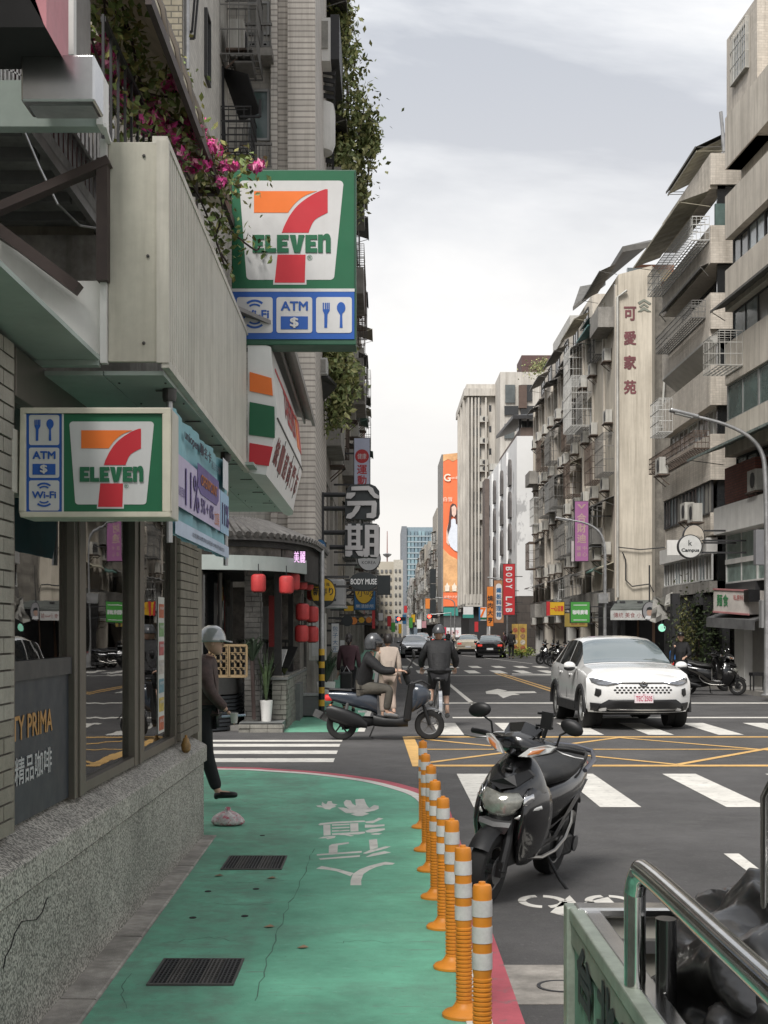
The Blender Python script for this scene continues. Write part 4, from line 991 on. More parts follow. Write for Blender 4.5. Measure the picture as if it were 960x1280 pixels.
for yb_ in (28,178,330):
    Bx(300,yb_,340,yb_+3,21.55,21.6,'rail',caged)
    rr_ = MB()
    for k in range(9): q = P(300+k*4.8,yb_,21.57); rr_.bar(q, q-Vector((0,0,.5)), .02)
    rr_.bar(P(300,yb_+30,21.57),P(340,yb_+30,21.57),.03); rr_.build('railing', caged, B)
    Bx(298,yb_+31,340,yb_+41,21.5,22.0,'balcony_slab',conc)
# cages and hoods on the oblique wall
cgm = fb
cgm.cage(.62, 13.3, 1.0, 1.5, .75, caged); cgm.ac(.7, 13.5, .1); cgm.cage(.62,15.0,1.0,1.2,.75,caged)
for sx in range(3): Bx(283+sx*5,60+sx*8,315,62+sx*8,21.0,21.6,'cage_step',caged)
cgm.cage(.55, 11.45, .9, .85, .62, mat('cage_black', (.03,.03,.03), .6)); 
hd = MB(); hd.add([P(277,84,21.4),P(310,92,20.9),P(325,138,20.9),P(300,150,21.4)]+[q+Vector((0,.0,-.05)) for q in (P(277,84,21.4),P(310,92,20.9),P(325,138,20.9),P(300,150,21.4))],[(0,1,2,3),(4,7,6,5),(0,4,5,1),(1,5,6,2),(2,6,7,3),(3,7,4,0)])
hd.bar(P(277,84,21.2),P(277,182,21.2),.10); hd.bar(P(277,84,21.2),P(281,195,21.2),.06); hd.bar(P(325,125,20.9),P(325,146,20.9),.05); hd.bar(P(300,146,20.9),P(325,146,20.9),.04); hd.build('black_hood', mat('black_sheet', (.018,.018,.02), .6), B)
fk = MB()
for a, b_ in (((224,-10),(224,48)),((224,48),(243,48)),((243,48),(248,-10)),((227,-10),(227,40)),((227,40),(240,40)),((240,40),(244,-10))): fk.bar(P(*a,17.6),P(*b_,17.6),.035)
fk.build('window_grille', dark, B)
fb.put('drain_pipe', gmesh('pipe', h_=14, m=galv), 4.9, 0, 4)
# next building: facade along the street, balconies sticking out
L2 = thing('apartment_block', 'tall narrow left-side block with stair-like balconies and hanging vines', 'building', (-1.5,26,0))
f2_ = Facade(L2, (-1.5,34,0), -PI/2)
fl2 = [(4.3,5.6),(7.2,8.6),(10.2,11.6),(13.2,14.6),(16.2,17.6),(19.2,20.6)]
rw = mat('grey_render', (.36,.335,.30), .85, var=.2, scale=1, streak=.55)
f2_.grid(8, 2.8, 22.5, fl2, 3, rw, D=5)
for a, b_ in fl2[1:]:
    f2_.balcony(6.6, a-.7, 2.4, .9, .42, conc); f2_.cage(3.6, a-.3, 2.2, 1.9, .45, rnd.choice((caged,rust))); f2_.awning(6.6,b_+.3,2.4,.55,.3,awd); f2_.ac(5.0,a-.9)
Bx(395,22,413,76,24.0,24.9,'white_box_window',white,L2); Bx(399,26,410,60,23.97,24.0,'box_pane',panes[3],L2); Bx(413,18,424,74,24.1,26,'dark_side_box',dark,L2)
sd_ = MB()
for k in range(12): q = P(397,88+k*10,24.5+k*.1); q2 = P(419-k*.3,92+k*10,24.5+k*.1); sd_.bar(q,q2,.05,.10)
for x in (397,419): sd_.bar(P(x,85,24.5),P(x-(x>400)*3,212,25.6),.05)
sd_.build('fire_stair', dark, L2)
bw_ = MB(); bw_.lathe([(.26,13.2),(.33,13.4),(.33,14.3)], (-1.5,25.0,0), n=24); bw_.build('round_balcony', white, L2, True)
MB().lathe([(.30,12.0),(.36,12.1),(.22,12.6),(.05,12.75)], (-1.35,25.0,0), n=20).build('green_dome_lamp', awg, L2, True)
L3 = thing('apartment_block', 'left-side block with caged bays behind the white vertical sports sign', 'building', (-1.4,34,0))
f3_ = Facade(L3, (-1.38,70,0), -PI/2)
fl3 = [(4.3+3*k,5.7+3*k) for k in range(5)]
f3_.grid(36, 2.8, 19.2, fl3, 12, mat('beige_render', (.46,.42,.35), .85, var=.2, scale=1, streak=.55), D=5); clutter(f3_, 36, fl3, 12, .9)
L4 = thing('apartment_block', 'narrow red-brown block far along the left side of the street', 'building', (-1.3,70,0))
f4_ = Facade(L4, (-1.45,80,0), -PI/2); f4_.grid(10, 2.8, 17, fl3[:4], 3, mat('red_brick_far', (.26,.10,.075), .8, var=.2, tile=(.5,.2,(.2,.1,.08),.02)), D=5)
# shop fronts beneath
for t_, y0, y1 in ((L2,26.2,34),(L3,34,70),(L4,70,80)):
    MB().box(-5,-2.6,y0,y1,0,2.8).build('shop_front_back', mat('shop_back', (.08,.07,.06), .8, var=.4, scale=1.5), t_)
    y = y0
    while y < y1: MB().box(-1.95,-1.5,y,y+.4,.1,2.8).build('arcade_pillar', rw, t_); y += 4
# vines
def vines(name, lab, boxes, n_, ma=(('vine_green',(.28,.34,.13)),('vine_yellow',(.50,.50,.22)))):
    t = thing(name, lab, 'plant', boxes[0][0]); m1 = MB(); m2 = MB(); st = MB()
    for c, r in boxes:
        c = Vector(c); st.tube([c+Vector((0,0,r[2])), c+Vector((r[0]*.5,0,0)), c+Vector((r[0]*.3,0,-r[2]))], .02, 5)
        st.tube([c+Vector((-r[0],0,r[2]*.6)), c, c+Vector((r[0]*.8,0,-r[2]*.6))], .015, 5)
        for _ in range(n_):
            d = Vector((rnd.gauss(0,.45)*r[0], rnd.gauss(0,.5)*r[1], rnd.gauss(0,.5)*r[2])); leaf(m1 if rnd.random() < .6 else m2, c+d, rnd.uniform(.05,.11))
    st.build('stem', brownst, t); stuff(m1.build('foliage', mat(*ma[0], .6, var=.4, scale=3), t)); stuff(m2.build('foliage', mat(*ma[1], .6, var=.4, scale=3), t)); return t
vines('hanging_vines', 'wild vines spilling off the balconies high on the left tower, against the sky', [(P(432,75,27),(.5,.5,.7)),(P(438,130,27),(.75,.6,.8)),(P(436,165,27.5),(.8,.6,.7)),(P(428,205,27),(.45,.5,.8)),(P(452,190,27.5),(.5,.4,.9)),(P(448,235,28),(.35,.3,.7)),(P(428,20,27),(.4,.4,.7)),(P(462,170,27.5),(.25,.3,.6))], 480)
vines('hanging_vines', 'green vines hanging from the balcony below the big store sign', [(P(418,450,25),(.55,.4,.5)),(P(425,480,25),(.5,.4,.5)),(P(432,470,27),(.45,.4,.6)),(P(421,515,25),(.35,.3,.5)),(P(410,440,24.5),(.3,.3,.4))], 420)
Bx(395,447,409,467,23.6,24.1,'window_box',cagew,L2); Bx(397,449,407,465,23.58,23.6,'window_box_pane',panes[3],L2)
bal = MB(); bal.add([P(395,468,23.8),P(410,468,23.8),P(421,480,24.6),P(397,505,24.6)]+[P(395,472,23.8),P(410,472,23.8),P(421,484,24.6),P(397,509,24.6)],[(0,1,2,3),(4,7,6,5),(0,4,5,1),(1,5,6,2),(2,6,7,3),(3,7,4,0)]); bal.build('balcony_soffit', dark, L2)

# ================================================================ restaurant on the corner
rs = thing('restaurant', 'dark corner restaurant with curved tiled eaves and red lanterns', 'restaurant building', (-2.2,17.6,0))
ep = [(-9,16.95,0),(-4.2,16.95,0),(-3.1,17.0,0),(-2.2,17.25,0),(-1.62,17.8,0),(-1.32,18.7,0),(-1.22,20,0),(-1.2,21.7,0)]
ep = [(p.x,p.y) for p in spline(ep, 6)]
slate = mat('slate_tile', (.11,.105,.10), .7, var=.25, scale=5)
inn = offset_path(ep, -.75); rf = MB(); rf.loft([[Vector((a[0],a[1],3.30)),Vector((b[0],b[1],3.62)),Vector((b[0],b[1],3.54)),Vector((a[0],a[1],3.22))] for a, b in zip(ep, inn)]); rf.build('roof', slate, rs)
rows = MB(); acc = 0
tilem = None; cnt = 0
for i in range(len(ep)-1):
    a = Vector((*ep[i],0)); b = Vector((*ep[i+1],0)); n_ = max(1, int((b-a).length/.16))
    for k in range(n_):
        t = (k+.5)/n_; o_ = a.lerp(b,t); d = (b-a).normalized(); nn = Vector((d.y,-d.x,0)); i_ = o_-nn*.75
        if o_.x < -4.6: continue
        tb = MB(); tb.tube([o_+nn*.05+Vector((0,0,3.31)), i_+Vector((0,0,3.64))], .055, 7); tb.build('roof_tile', slate, rs, True)
def band(off, z0, z1, m, nm, sub=None, th=.08, k0=0, k1=None):
    pth = offset_path(ep, -off)[k0:k1]; p2 = offset_path(ep, -off-th)[k0:k1]
    return MB().loft([[Vector((a[0],a[1],z0)),Vector((a[0],a[1],z1)),Vector((b[0],b[1],z1)),Vector((b[0],b[1],z0))] for a, b in zip(pth, p2)]).build(nm, m, rs)
blk = mat('restaurant_black', (.018,.017,.016), .6, var=.3)
stoneb = mat('stone_band', (.17,.15,.13), .8, var=.4, scale=6)
band(.12,3.12,3.34,blk,'black_fascia',th=.5); band(.18,2.97,3.12,stoneb,'stone_band',th=.4); nb = len(ep)
band(.02,2.72,2.965,mat('pale_green_fascia', (.33,.37,.35), .5, var=.06),'pale_fascia',th=.07,k1=nb-13); band(.06,2.60,3.1,blk,'street_fascia',th=.3,k0=nb-14)
MB().box(-12,-1.75,17.9,22,2.75,3.4).build('ceiling_block', blk, rs); MB().box(-12,-3.2,18.9,22,0,3).build('back_wall', blk, rs); MB().box(-2.8,-1.7,21,22,0,3).build('rear_wall', stoneb, rs)
# black glass bay
gb = []
for z in (1.15,2.72): gb.append([Vector((-3.95+1.15*math.cos(R(a)), 18.3+1.0*math.sin(R(a)), z)) for a in range(180,361,12)]+[Vector((-2.8,18.9,z)),Vector((-5.1,18.9,z))])
MB().loft(gb).build('glass_bay', mat('black_glass', (.008,.009,.010), .06, var=0, spec=.9), rs, True)
gl_ = MB()
for a in (290,318,345): gl_.bar((-3.95+1.16*math.cos(R(a)),18.3+1.01*math.sin(R(a)),1.15),(-3.95+1.16*math.cos(R(a)),18.3+1.01*math.sin(R(a)),2.72),.04)
gl_.build('glazing_bar', mat('grey_bar', (.16,.15,.14), .5), rs)
# slatted planter base
slat = mat('dark_slat', (.035,.04,.045), .55, var=.2)
def curve_box(z0,z1,r,nm,m,rx=1.08): 
    g = []
    for z in (z0,z1): g.append([Vector((-3.62+(rx+r)*math.cos(R(a)), 18.0+(.62+r)*math.sin(R(a)), z)) for a in range(180,361,10)]+[Vector((-2.54+r,18.7,z)),Vector((-4.7-r,18.7,z))])
    return MB().loft(g).build(nm, m, rs, True)
curve_box(0,.60,-.03,'planter_core',blk)
for k in range(9): curve_box(.03+k*.066,.03+k*.066+.045,.01,'slat',slat)
curve_box(.63,.93,.0,'planter_band',mat('charcoal_band', (.075,.075,.072), .6, var=.2))
# gold lattice screen
gx0 = P(261,0,17.35).x; gx1 = P(308,0,17.35).x; lz0 = .95; lz1 = 1.47; lat = MB(); Yl = 17.42
gold2 = mat('gold_lattice', (.22,.155,.08), .5, var=.15)
W_ = gx1-gx0
for a, b_ in (((0,0),(1,0)),((0,1),(1,1)),((0,0),(0,1)),((1,0),(1,1)),((.5,0),(.5,1)),((.53,0),(.53,1))): lat.bar((gx0+a[0]*W_,Yl,lz0+a[1]*(lz1-lz0)),(gx0+b_[0]*W_,Yl,lz0+b_[1]*(lz1-lz0)),.028,.04)
fr = MB()
for s0 in (0,.53):
    for j in range(4):
        z = lz0+.02+j*.125
        for i in range(3):
            x = gx0+(s0+.02+i*.152)*W_; w2 = .075; 
            fr.bar((x,Yl,z),(x+w2,Yl,z),.013); fr.bar((x+w2,Yl,z),(x+w2,Yl,z+.1),.013); fr.bar((x+w2,Yl,z+.1),(x+.02,Yl,z+.1),.013); fr.bar((x,Yl,z),(x,Yl,z+.07),.013)
            fr.bar((x+w2,Yl,z+.05),(x+.152*W_,Yl,z+.05),.012); fr.bar((x+.04,Yl,z+.1),(x+.04,Yl,z+.125),.012)
lt_ = thing('lattice_screen', 'gold geometric lattice screen standing on the black slatted planter', 'screen', (gx0,Yl,lz0))
lat.build('frame', gold2, lt_); fr.build('fretwork', gold2, lt_)
# stacked slate column, steps, low wall
sc = mat('stacked_slate', (.145,.14,.13), .8, var=.3, scale=4)
def stack(x0,x1,y0,y1,z0,z1,h_,ln,par=rs):
    z = z0; r = 0
    MB().box(x0+.02,x1-.02,y0+.02,y1-.02,z0,z1).build('masonry_core', blk, par)
    while z < z1-.01:
        o_ = rnd.random()*ln; x = x0-o_
        while x < x1:
            a = max(x,x0); b_ = min(x+ln,x1)
            if b_-a > .02: 
                j = rnd.uniform(0,.018); mb = MB(); mb.box(a,b_-.008,y0-j,y0+.05,z,z+h_-.008); mb.build('stone', sc, par)
            x += ln
        o_ = rnd.random()*ln; y = y0-o_
        while y < y1:
            a = max(y,y0+.05); b_ = min(y+ln,y1)
            if b_-a > .02: j = rnd.uniform(0,.018); MB().box(x1-.05,x1+j,a,b_-.008,z,z+h_-.008).build('stone', sc, par)
            y += ln
        z += h_
stack(-2.40,-2.13,17.9,18.2,.15,2.72,.09,.30)
step = mat('grey_step', (.16,.165,.16), .7, var=.15)
MB().box(-2.45,-1.72,17.62,19.6,0,.16).build('step', step, rs); MB().box(-2.45,-1.75,18.4,19.6,.16,.34).build('step', step, rs); MB().box(-2.45,-1.78,19.0,19.8,.34,.52).build('step', step, rs)
MB().box(-2.9,-1.6,19.8,20.6,0,.7).build('rear_step', step, rs)
wallst = mat('low_wall_stone', (.25,.24,.21), .8, var=.25, scale=5); _sc = sc; sc = wallst
lw = thing('low_stone_wall', 'low stacked-stone planter wall beside the restaurant steps', 'wall', (-1.7,18,0))
stack(-1.95,-1.70,18.15,22.6,.0,.86,.085,.32,lw); stack(-2.45,-1.70,17.52,17.62,.0,.15,.07,.3,lw); sc = _sc
MB().box(-1.98,-1.67,18.1,22.6,.86,.90).build('coping', step, lw)
MB().box(-1.92,-1.80,18.2,18.32,.9,2.75).build('black_post', blk, rs); MB().box(-1.9,-1.8,20.6,20.7,.9,2.75).build('black_post', blk, rs); pst = MB(); pst.box(-2.9,-1.85,20.4,20.44,1.0,1.08); 
for k in range(6): pst.box(-2.85+k*.18,-2.82+k*.18,20.4,20.44,1.0,1.5)
pst.box(-2.9,-1.85,20.4,20.44,1.48,1.54); pst.build('black_railing', blk, rs)
MB().box(-2.7,-2.3,20.7,20.75,.7,2.2).build('inner_door', mat('inner_grey', (.22,.215,.205), .7, var=.2), rs)
MB().box(-2.25,-2.1,20.3,20.34,1.4,2.4).build('red_door_strip', mat('red_strip', (.3,.03,.03), .6), rs)
t = thing('menu_stand', 'open menu board leaning over the low stone wall', 'menu stand', (-1.8,18.6,.9)); mb = MB(); mb.bar((-1.83,18.5,1.05),(-1.70,18.9,1.42),.30,.02); mb.build('board', blk, t); mb = MB(); mb.bar((-1.88,18.42,1.08),(-1.80,18.6,1.38),.16,.015); mb.build('menu_page', white, t)
tag(text(rs,'美麗', (-1.46,17.98,2.99), .20, mat('neon_pink', (.75,.45,.75), .4, emit=.5), 'F', w=.20),None)
# pots and plants
def blades(name, lab, c, n_, ln, spread, m, pot=None):
    t = thing(name, lab, 'potted plant', c); mb = MB(); c = Vector(c)
    z0 = 0
    if pot: MB().lathe([(pot[0]*.75,0),(pot[0],pot[1]),(pot[0]*.85,pot[1]),(pot[0]*.8,pot[1]-.03)], c, n=18).build('pot', pot[2], t, True); z0 = pot[1]-.03
    for i in range(n_):
        a = rnd.uniform(0,2*PI); l_ = ln*rnd.uniform(.6,1.1); sp = spread*rnd.uniform(.3,1.1); d = Vector((math.cos(a),math.sin(a),0)); s_ = Vector((-d.y,d.x,0))*.022
        p0 = c+Vector((0,0,z0)); p1 = p0+d*l_*sp*.4+Vector((0,0,l_*.6)); p2 = p0+d*l_*sp+Vector((0,0,l_*(1-sp*.45)))
        mb.add([p0-s_*.6,p0+s_*.6,p1+s_,p1-s_,p2], [(0,1,2,3),(3,2,4)])
    mb.build('leaves', m, t); return t
gl1 = mat('snake_leaf', (.07,.11,.045), .5, var=.4, scale=14); gl2 = mat('palm_leaf', (.055,.085,.05), .5, var=.3, scale=8)
blades('snake_plant', 'tall snake plant in white pot at foot of the slate column', (-2.02,17.85,.16), 16, .95, .35, gl1, (.11,.36,white))
blades('dracaena', 'spiky dracaena in front of the slate column at head height', (-2.25,17.75,1.18), 44, .62, 1.0, gl2)
MB().tube([(-2.22,17.78,.2),(-2.25,17.76,1.2)],.035,8).build('trunk', brownst, bpy.data.objects['dracaena'])
blades('planter_shrub', 'small grassy plant on top of the low stone wall', (-1.84,19.2,.9), 34, .5, .8, mat('shrub_leaf', (.13,.16,.06), .6, var=.4, scale=8))
blades('potted_shrub', 'leafy shrub in pale box by the striped pole', (-1.35,24.3,.1), 90, .95, .9, gl2, (.22,.42,white))
blades('potted_shrub', 'low plant in brown pot on the restaurant step', (-1.98,18.7,.16), 26, .55, .7, gl2, (.10,.2,stoneb))
# lanterns
lan = mat('lantern_red', (.44,.035,.035), .55, var=.12, scale=8)
def lantern(c, r=.125, h_=.30, lab=''):
    t = thing('paper_lantern', lab, 'lantern', c, group='red paper lanterns hung along the restaurant eaves'); c = Vector(c); rr_ = []
    n = 24
    for rad, z in ((.62,-.5),(.9,-.44),(1,-.33),(1,.33),(.9,.44),(.62,.5)): rr_.append([c+Vector((r*rad*(1+.03*math.cos(8*2*PI*k/n))*math.cos(2*PI*k/n), r*rad*(1+.03*math.cos(8*2*PI*k/n))*math.sin(2*PI*k/n), z*h_)) for k in range(n)])
    MB().loft(rr_).build('shade', lan, t, True)
    MB().lathe([(r*.6,-.53*h_),(r*.62,-.48*h_)], c, n=14).lathe([(r*.6,.48*h_),(r*.62,.54*h_)], c, n=14).build('cap', black, t)
    MB().tube([c+Vector((0,0,.54*h_)),c+Vector((0,0,.54*h_+.16))], .008, 5).build('cord', black, t)
for px, py, Y, lab in ((323,729,17.3,'red lantern hanging alone between the slate column and the others'),(358,731,17.5,'frontmost red lantern of the long upper row'),(366,727,18.3,'second red lantern of the long upper row'),(376,727,19.2,'third red lantern of the long upper row'),
    (384,728,20.1,'fourth red lantern of the long upper row'),(391,741,21.2,'last red lantern of the upper row next to the yellow round sign'),(378,765,18.6,'front lantern of the middle pair'),(390,768,19.6,'rear lantern of the middle pair'),
    (377,792,18.6,'front lantern of the lowest pair'),(390,793,19.6,'rear lantern of the lowest pair')):
    lantern(P(px,py,Y), .120, .30, lab)
sp = thing('striped_pole', 'grey street pole with yellow and black stripes at its foot', 'pole', (-1.2,20.3,0))
xx = P(402,0,20.3).x
MB().tube([(xx,20.3,1.35),(xx,20.3,3.4)],.055,12).build('shaft', galv, sp, True)
yel = mat('hazard_yellow', (.62,.36,.03), .5)
for k in range(10):
    MB().tube([(xx,20.3,.12+k*.124),(xx+.0,20.3,.12+(k+1)*.124)],.06,12).build('stripe', yel if k % 2 else black, sp, True)
bxs = thing('metal_box', 'squat grey metal box on the green paving by the stone wall', 'box', (-1.45,19.4,0)); MB().box(-1.62,-1.2,20.6,21.0,.02,.42).build('body', mat('box_grey', (.15,.15,.15), .4), bxs, bevel=.02); MB().box(-1.63,-1.19,20.59,21.01,.42,.46).build('lid', galv, bxs)
t = thing('electric_cabinet', 'beige electric cabinet behind the lowest lanterns', 'cabinet', (-1.5,22.5,.5)); MB().box(-1.66,-1.28,23.0,23.2,1.05,2.1).build('body', acm, t, bevel=.02); MB().box(-1.6,-1.34,22.99,23.0,1.15,2.0).build('door', cagew, t)

# ================================================================ hanging signs, left side
signf = {}
def sface(nm, col, **k): return mat('face_'+nm, col, .45, var=.05, **k)
def board(px0,py0,px1,py1,Y,m,lab,thick=.14,case=None,shape='rect',arm='L',name='shop_sign',group=None):
    a = P(px0,py1,Y); b_ = P(px1,py0,Y); t = thing(name, lab, 'sign', (a.x,Y,a.z), group=group); w_ = b_.x-a.x; h_ = b_.z-a.z
    cx_, cz_ = (a.x+b_.x)/2, (a.z+b_.z)/2
    if shape == 'rect': pts = [(-w_/2,-h_/2),(w_/2,-h_/2),(w_/2,h_/2),(-w_/2,h_/2)]
    else: pts = circ(0,0,w_/2,h_/2,36)
    MB().plate([(x,z) for x,z in pts], (cx_,Y+thick,cz_), (1,0,0), (0,0,1), thick).build('case', case or dark, t)
    k = .94; ins = min(w_,h_)*.04
    if shape == 'rect': pts = [(-w_/2+ins,-h_/2+ins),(w_/2-ins,-h_/2+ins),(w_/2-ins,h_/2-ins),(-w_/2+ins,h_/2-ins)]
    else: pts = circ(0,0,w_/2-ins,h_/2-ins,36)
    fc = MB().plate(pts, (cx_,Y+.001,cz_), (1,0,0), (0,0,1), .012).build('face', m, t)
    if arm:
        ar_ = MB(); ex = -1.45 if arm == 'L' else arm
        sx_ = a.x if ex < a.x else b_.x
        for f_ in (.25,.75): ar_.bar((ex,Y+thick/2,a.z+h_*f_),(sx_,Y+thick/2,a.z+h_*f_),.05)
        ar_.build('arm', dark, t)
    return t, Vector((cx_,Y-.011,cz_)), w_, h_
wf = sface('white', (.66,.66,.66)); bf_ = sface('black', (.02,.025,.027)); yf = sface('yellow', (.60,.36,.02)); of_ = sface('orange', (.70,.22,.04)); rf_ = sface('red', (.48,.03,.035)); gf = sface('green', (.06,.28,.05)); blf = sface('blue', (.03,.13,.28)); pf = sface('pale_blue', (.50,.53,.66))
t,c,w_,h_ = board(442,547,463,625,30,pf,'tall pale blue vertical sign with red characters behind the grey character sign')
MB().plate(circ(0,0,.20,.20), c+Vector((0,0,h_*.2)), (1,0,0),(0,0,1), .006).build('red_disc', rf_, t)
text(t,'健康',c+Vector((0,-.008,h_*.2)),.16,wf,w=.26); 
for k, ch in enumerate('運動'): text(t,ch,c+Vector((0,0,h_*(.0-.17*k)-.02)),.26,rf_,bold=.006)
# 分期: thick rounded characters on black outlines
bgm = mat('sign_letter_grey', (.42,.41,.41), .5, var=.06)
t = thing('character_sign', 'huge black sign cut to the shape of two grey characters over the walkway', 'sign', (-.5,24,4)); Yc_ = 24.0
def cpath(pts, n_=1): return [P(380+x/5.817, 600+y/5.817, Yc_) for x, y in pts]
def blob(pts, d0, d1, m, nm):
    q = cpath(pts); return MB().add([Vector((p.x,Yc_+d0,p.z)) for p in q]+[Vector((p.x,Yc_+d1,p.z)) for p in q], [tuple(range(len(q))),tuple(range(2*len(q)-1,len(q)-1,-1))]+[(k,(k+1)%len(q),len(q)+(k+1)%len(q),len(q)+k) for k in range(len(q))]).build(nm,m,t)
blob([(345,32),(480,28),(520,45),(548,80),(552,240),(540,272),(500,290),(450,288),(400,282),(340,290),(300,280),(298,110),(315,60)],0,.22,bf_,'backing')
blob([(300,340),(330,312),(400,318),(470,312),(530,318),(552,345),(550,540),(525,568),(455,560),(390,568),(340,560),(295,560),(290,480)],0,.22,bf_,'backing')
def strokes(lst, nm='character'):
    mb = MB(); 
    for i, pts in enumerate(lst):
        q = cpath(pts); n = len(q); d = .0005*i
        mb.add([Vector((p.x,Yc_-.045-d,p.z)) for p in q]+[Vector((p.x,Yc_,p.z)) for p in q], [tuple(range(n)),tuple(range(2*n-1,n-1,-1))]+[(k,(k+1)%n,n+(k+1)%n,n+k) for k in range(n)])
    return mb.build(nm, bgm, t)
strokes([[(345,50),(470,44),(500,60),(515,95),(545,115),(545,138),(510,130),(480,100),(465,76),(345,78)],[(312,95),(375,92),(370,112),(340,138),(305,135)],
  [(315,155),(520,152),(530,170),(525,265),(505,280),(455,276),(455,245),(490,240),(492,185),(315,188)],[(375,188),(412,188),(400,220),(365,265),(340,283),(305,278),(315,250),(350,235)]])
def ring(x0,y0,x1,y1,b): return [[(x0,y0),(x1,y0),(x1,y0+b),(x0,y0+b)],[(x0,y0+b),(x0+b,y0+b),(x0+b,y1),(x0,y1)],[(x1-b,y0+b),(x1,y0+b),(x1,y1),(x1-b,y1)]]
strokes([[(300,333),(425,333),(425,362),(300,362)],[(318,320),(345,320),(345,510),(318,510)],[(380,320),(410,320),(410,510),(380,510)],[(345,385),(380,385),(380,405),(345,405)],[(345,435),(380,435),(380,455),(345,455)],[(300,478),(425,478),(425,508),(300,508)],
  [(300,515),(350,515),(352,540),(335,558),(300,555)],[(375,518),(430,515),(435,540),(425,558),(395,550)]]
  + ring(443,328,545,548,34)+[[(477,395),(511,395),(511,420),(477,420)],[(477,460),(511,460),(511,485),(477,485)],[(430,500),(477,500),(465,560),(435,560)],[(480,545),(545,545),(535,562),(485,560)]])
ar_ = MB()
for y in (107,207,382,488): a = P(380+(122 if y < 400 else 185)/5.817,600+y/5.817,Yc_+.1); b_ = P(380+300/5.817,600+y/5.817,Yc_+.1); ar_.tube([a,b_],.055,8)
q = P(397,0,Yc_+.1); ar_.bar((q.x,q.y,P(0,615,Yc_).z),(q.x,q.y,P(0,720,Yc_).z),.3,.1); ar_.build('arm', dark, t, True)
t,c,w_,h_ = board(446,682,476,714,30,wf,'round white sign partly hidden under the grey character sign',shape='round'); text(t,'KOREA',c+Vector((0,0,-.12)),.09,bf_,w=.4); text(t,'CU',c+Vector((0,0,.1)),.2,bf_)
t,c,w_,h_ = board(436.5,715,473,739,22.5,bf_,'black oval sign reading body muse hanging above the yellow round sign',shape='round'); text(t,'BODY MUSE',c,.12,wf,w=.56,bold=.002)
board(471,719,488,743.5,24,bf_,'plain black square sign right beside the black oval one')
t,c,w_,h_ = board(443,722,467,755,28,yf,'yellow-orange round sign half hidden behind the black oval sign',shape='round'); text(t,'小吃',c+Vector((.05,0,-.05)),.22,bf_)
t,c,w_,h_ = board(442,738,470,763,29,blf,'blue rectangular sign below the yellow-orange round sign'); text(t,'1F',c+Vector((.15,0,.05)),.12,wf); text(t,'樂活診所',c+Vector((0,0,-.16)),.10,wf,w=.5)
t,c,w_,h_ = board(388,722,420,759,20.9,yf,'large yellow round sign with black base beside the last lantern',shape='round'); text(t,'新炸り',c+Vector((0,0,.02)),.16,bf_,w=.4,bold=.004); text(t,'天 婦 羅',c+Vector((0,0,.16)),.07,bf_)
MB().plate([(x,z) for x,z in circ(0,0,w_/2*.95,h_/2*.95,40) if z < -h_*.26], c+Vector((0,-.002,0)), (1,0,0),(0,0,1), .004).build('black_base', bf_, t)
t,c,w_,h_ = board(393,674,408,694,22.8,blf,'small blue round sign just under the eaves of the restaurant',shape='round'); text(t,'魚',c,.14,wf)
t = thing('ventilation_box', 'pale grey ventilation box on the wall right of the yellow round sign', 'vent', (-1.2,24.5,2)); a = P(408,757,23); b_ = P(431,724,23); MB().box(a.x,b_.x,23,23.9,a.z,b_.z).build('body', mat('vent_grey', (.30,.30,.30), .5, var=.1), t, bevel=.03); MB().box(a.x-.02,b_.x+.03,22.97,23.93,a.z-.05,a.z).build('lip', galv, t)
t,c,w_,h_ = board(414,779,424,816,24.5,wf,'narrow white vertical sign with blue characters at street level')
for k, ch in enumerate('包子大王'): text(t,ch,c+Vector((0,0,.22-.16*k)),.12,blf)
for i,(px,py,r_,m,lab) in enumerate(((434,776,7,bf_,'round black sign low over the left walkway'),(442,776,5,of_,'small orange round lantern sign beside the low black round sign'),(452,775,4,yf,'small yellow hanging lantern sign farther down the left walkway'),(461,775,4,of_,'tiny orange hanging sign farthest down the left walkway'))):
    t,c,w_,h_ = board(px-r_,py-r_,px+r_,py+r_,27+i*4,m,lab,shape='round')
board(465,763,469,786,34,rf_,'narrow red vertical sign on the left beyond the lanterns')
board(430,757,442,764,28,yf,'thin yellow awning sign low on the left')
board(425,800,431,818,30,wf,'small white a-board by the potted shrub',arm=None)
# ================================================================ right side buildings
tanw = mat('tan_tile_wall', (.62,.565,.49), .7, var=.1, scale=.9, streak=.45, tile=(.22,.075,(.50,.455,.395),.006))
tan2 = mat('tan_render_wall', (.60,.55,.475), .75, var=.1, scale=.8, streak=.45)
soff_r = mat('white_soffit', (.5,.49,.46), .7, var=.12)
# --- R1 nearest, angled facade
def edgeline(px, Y): return ((px-CX)/F*Y, Y)
R1 = thing('apartment_block', 'nearest right-hand apartment block with long bare parapet bands, cut by the frame', 'building', (11,30,0))
O1 = Vector((10.33,31.5,0)); rz1 = R(-90)-math.atan2(80,1300)*-1*-1     # u toward the camera
# facade direction toward the camera: (+.0615,-1)
rz1 = math.atan2(-1, .0615); M1 = Matrix.Translation(O1) @ Matrix.Rotation(rz1,4,'Z')

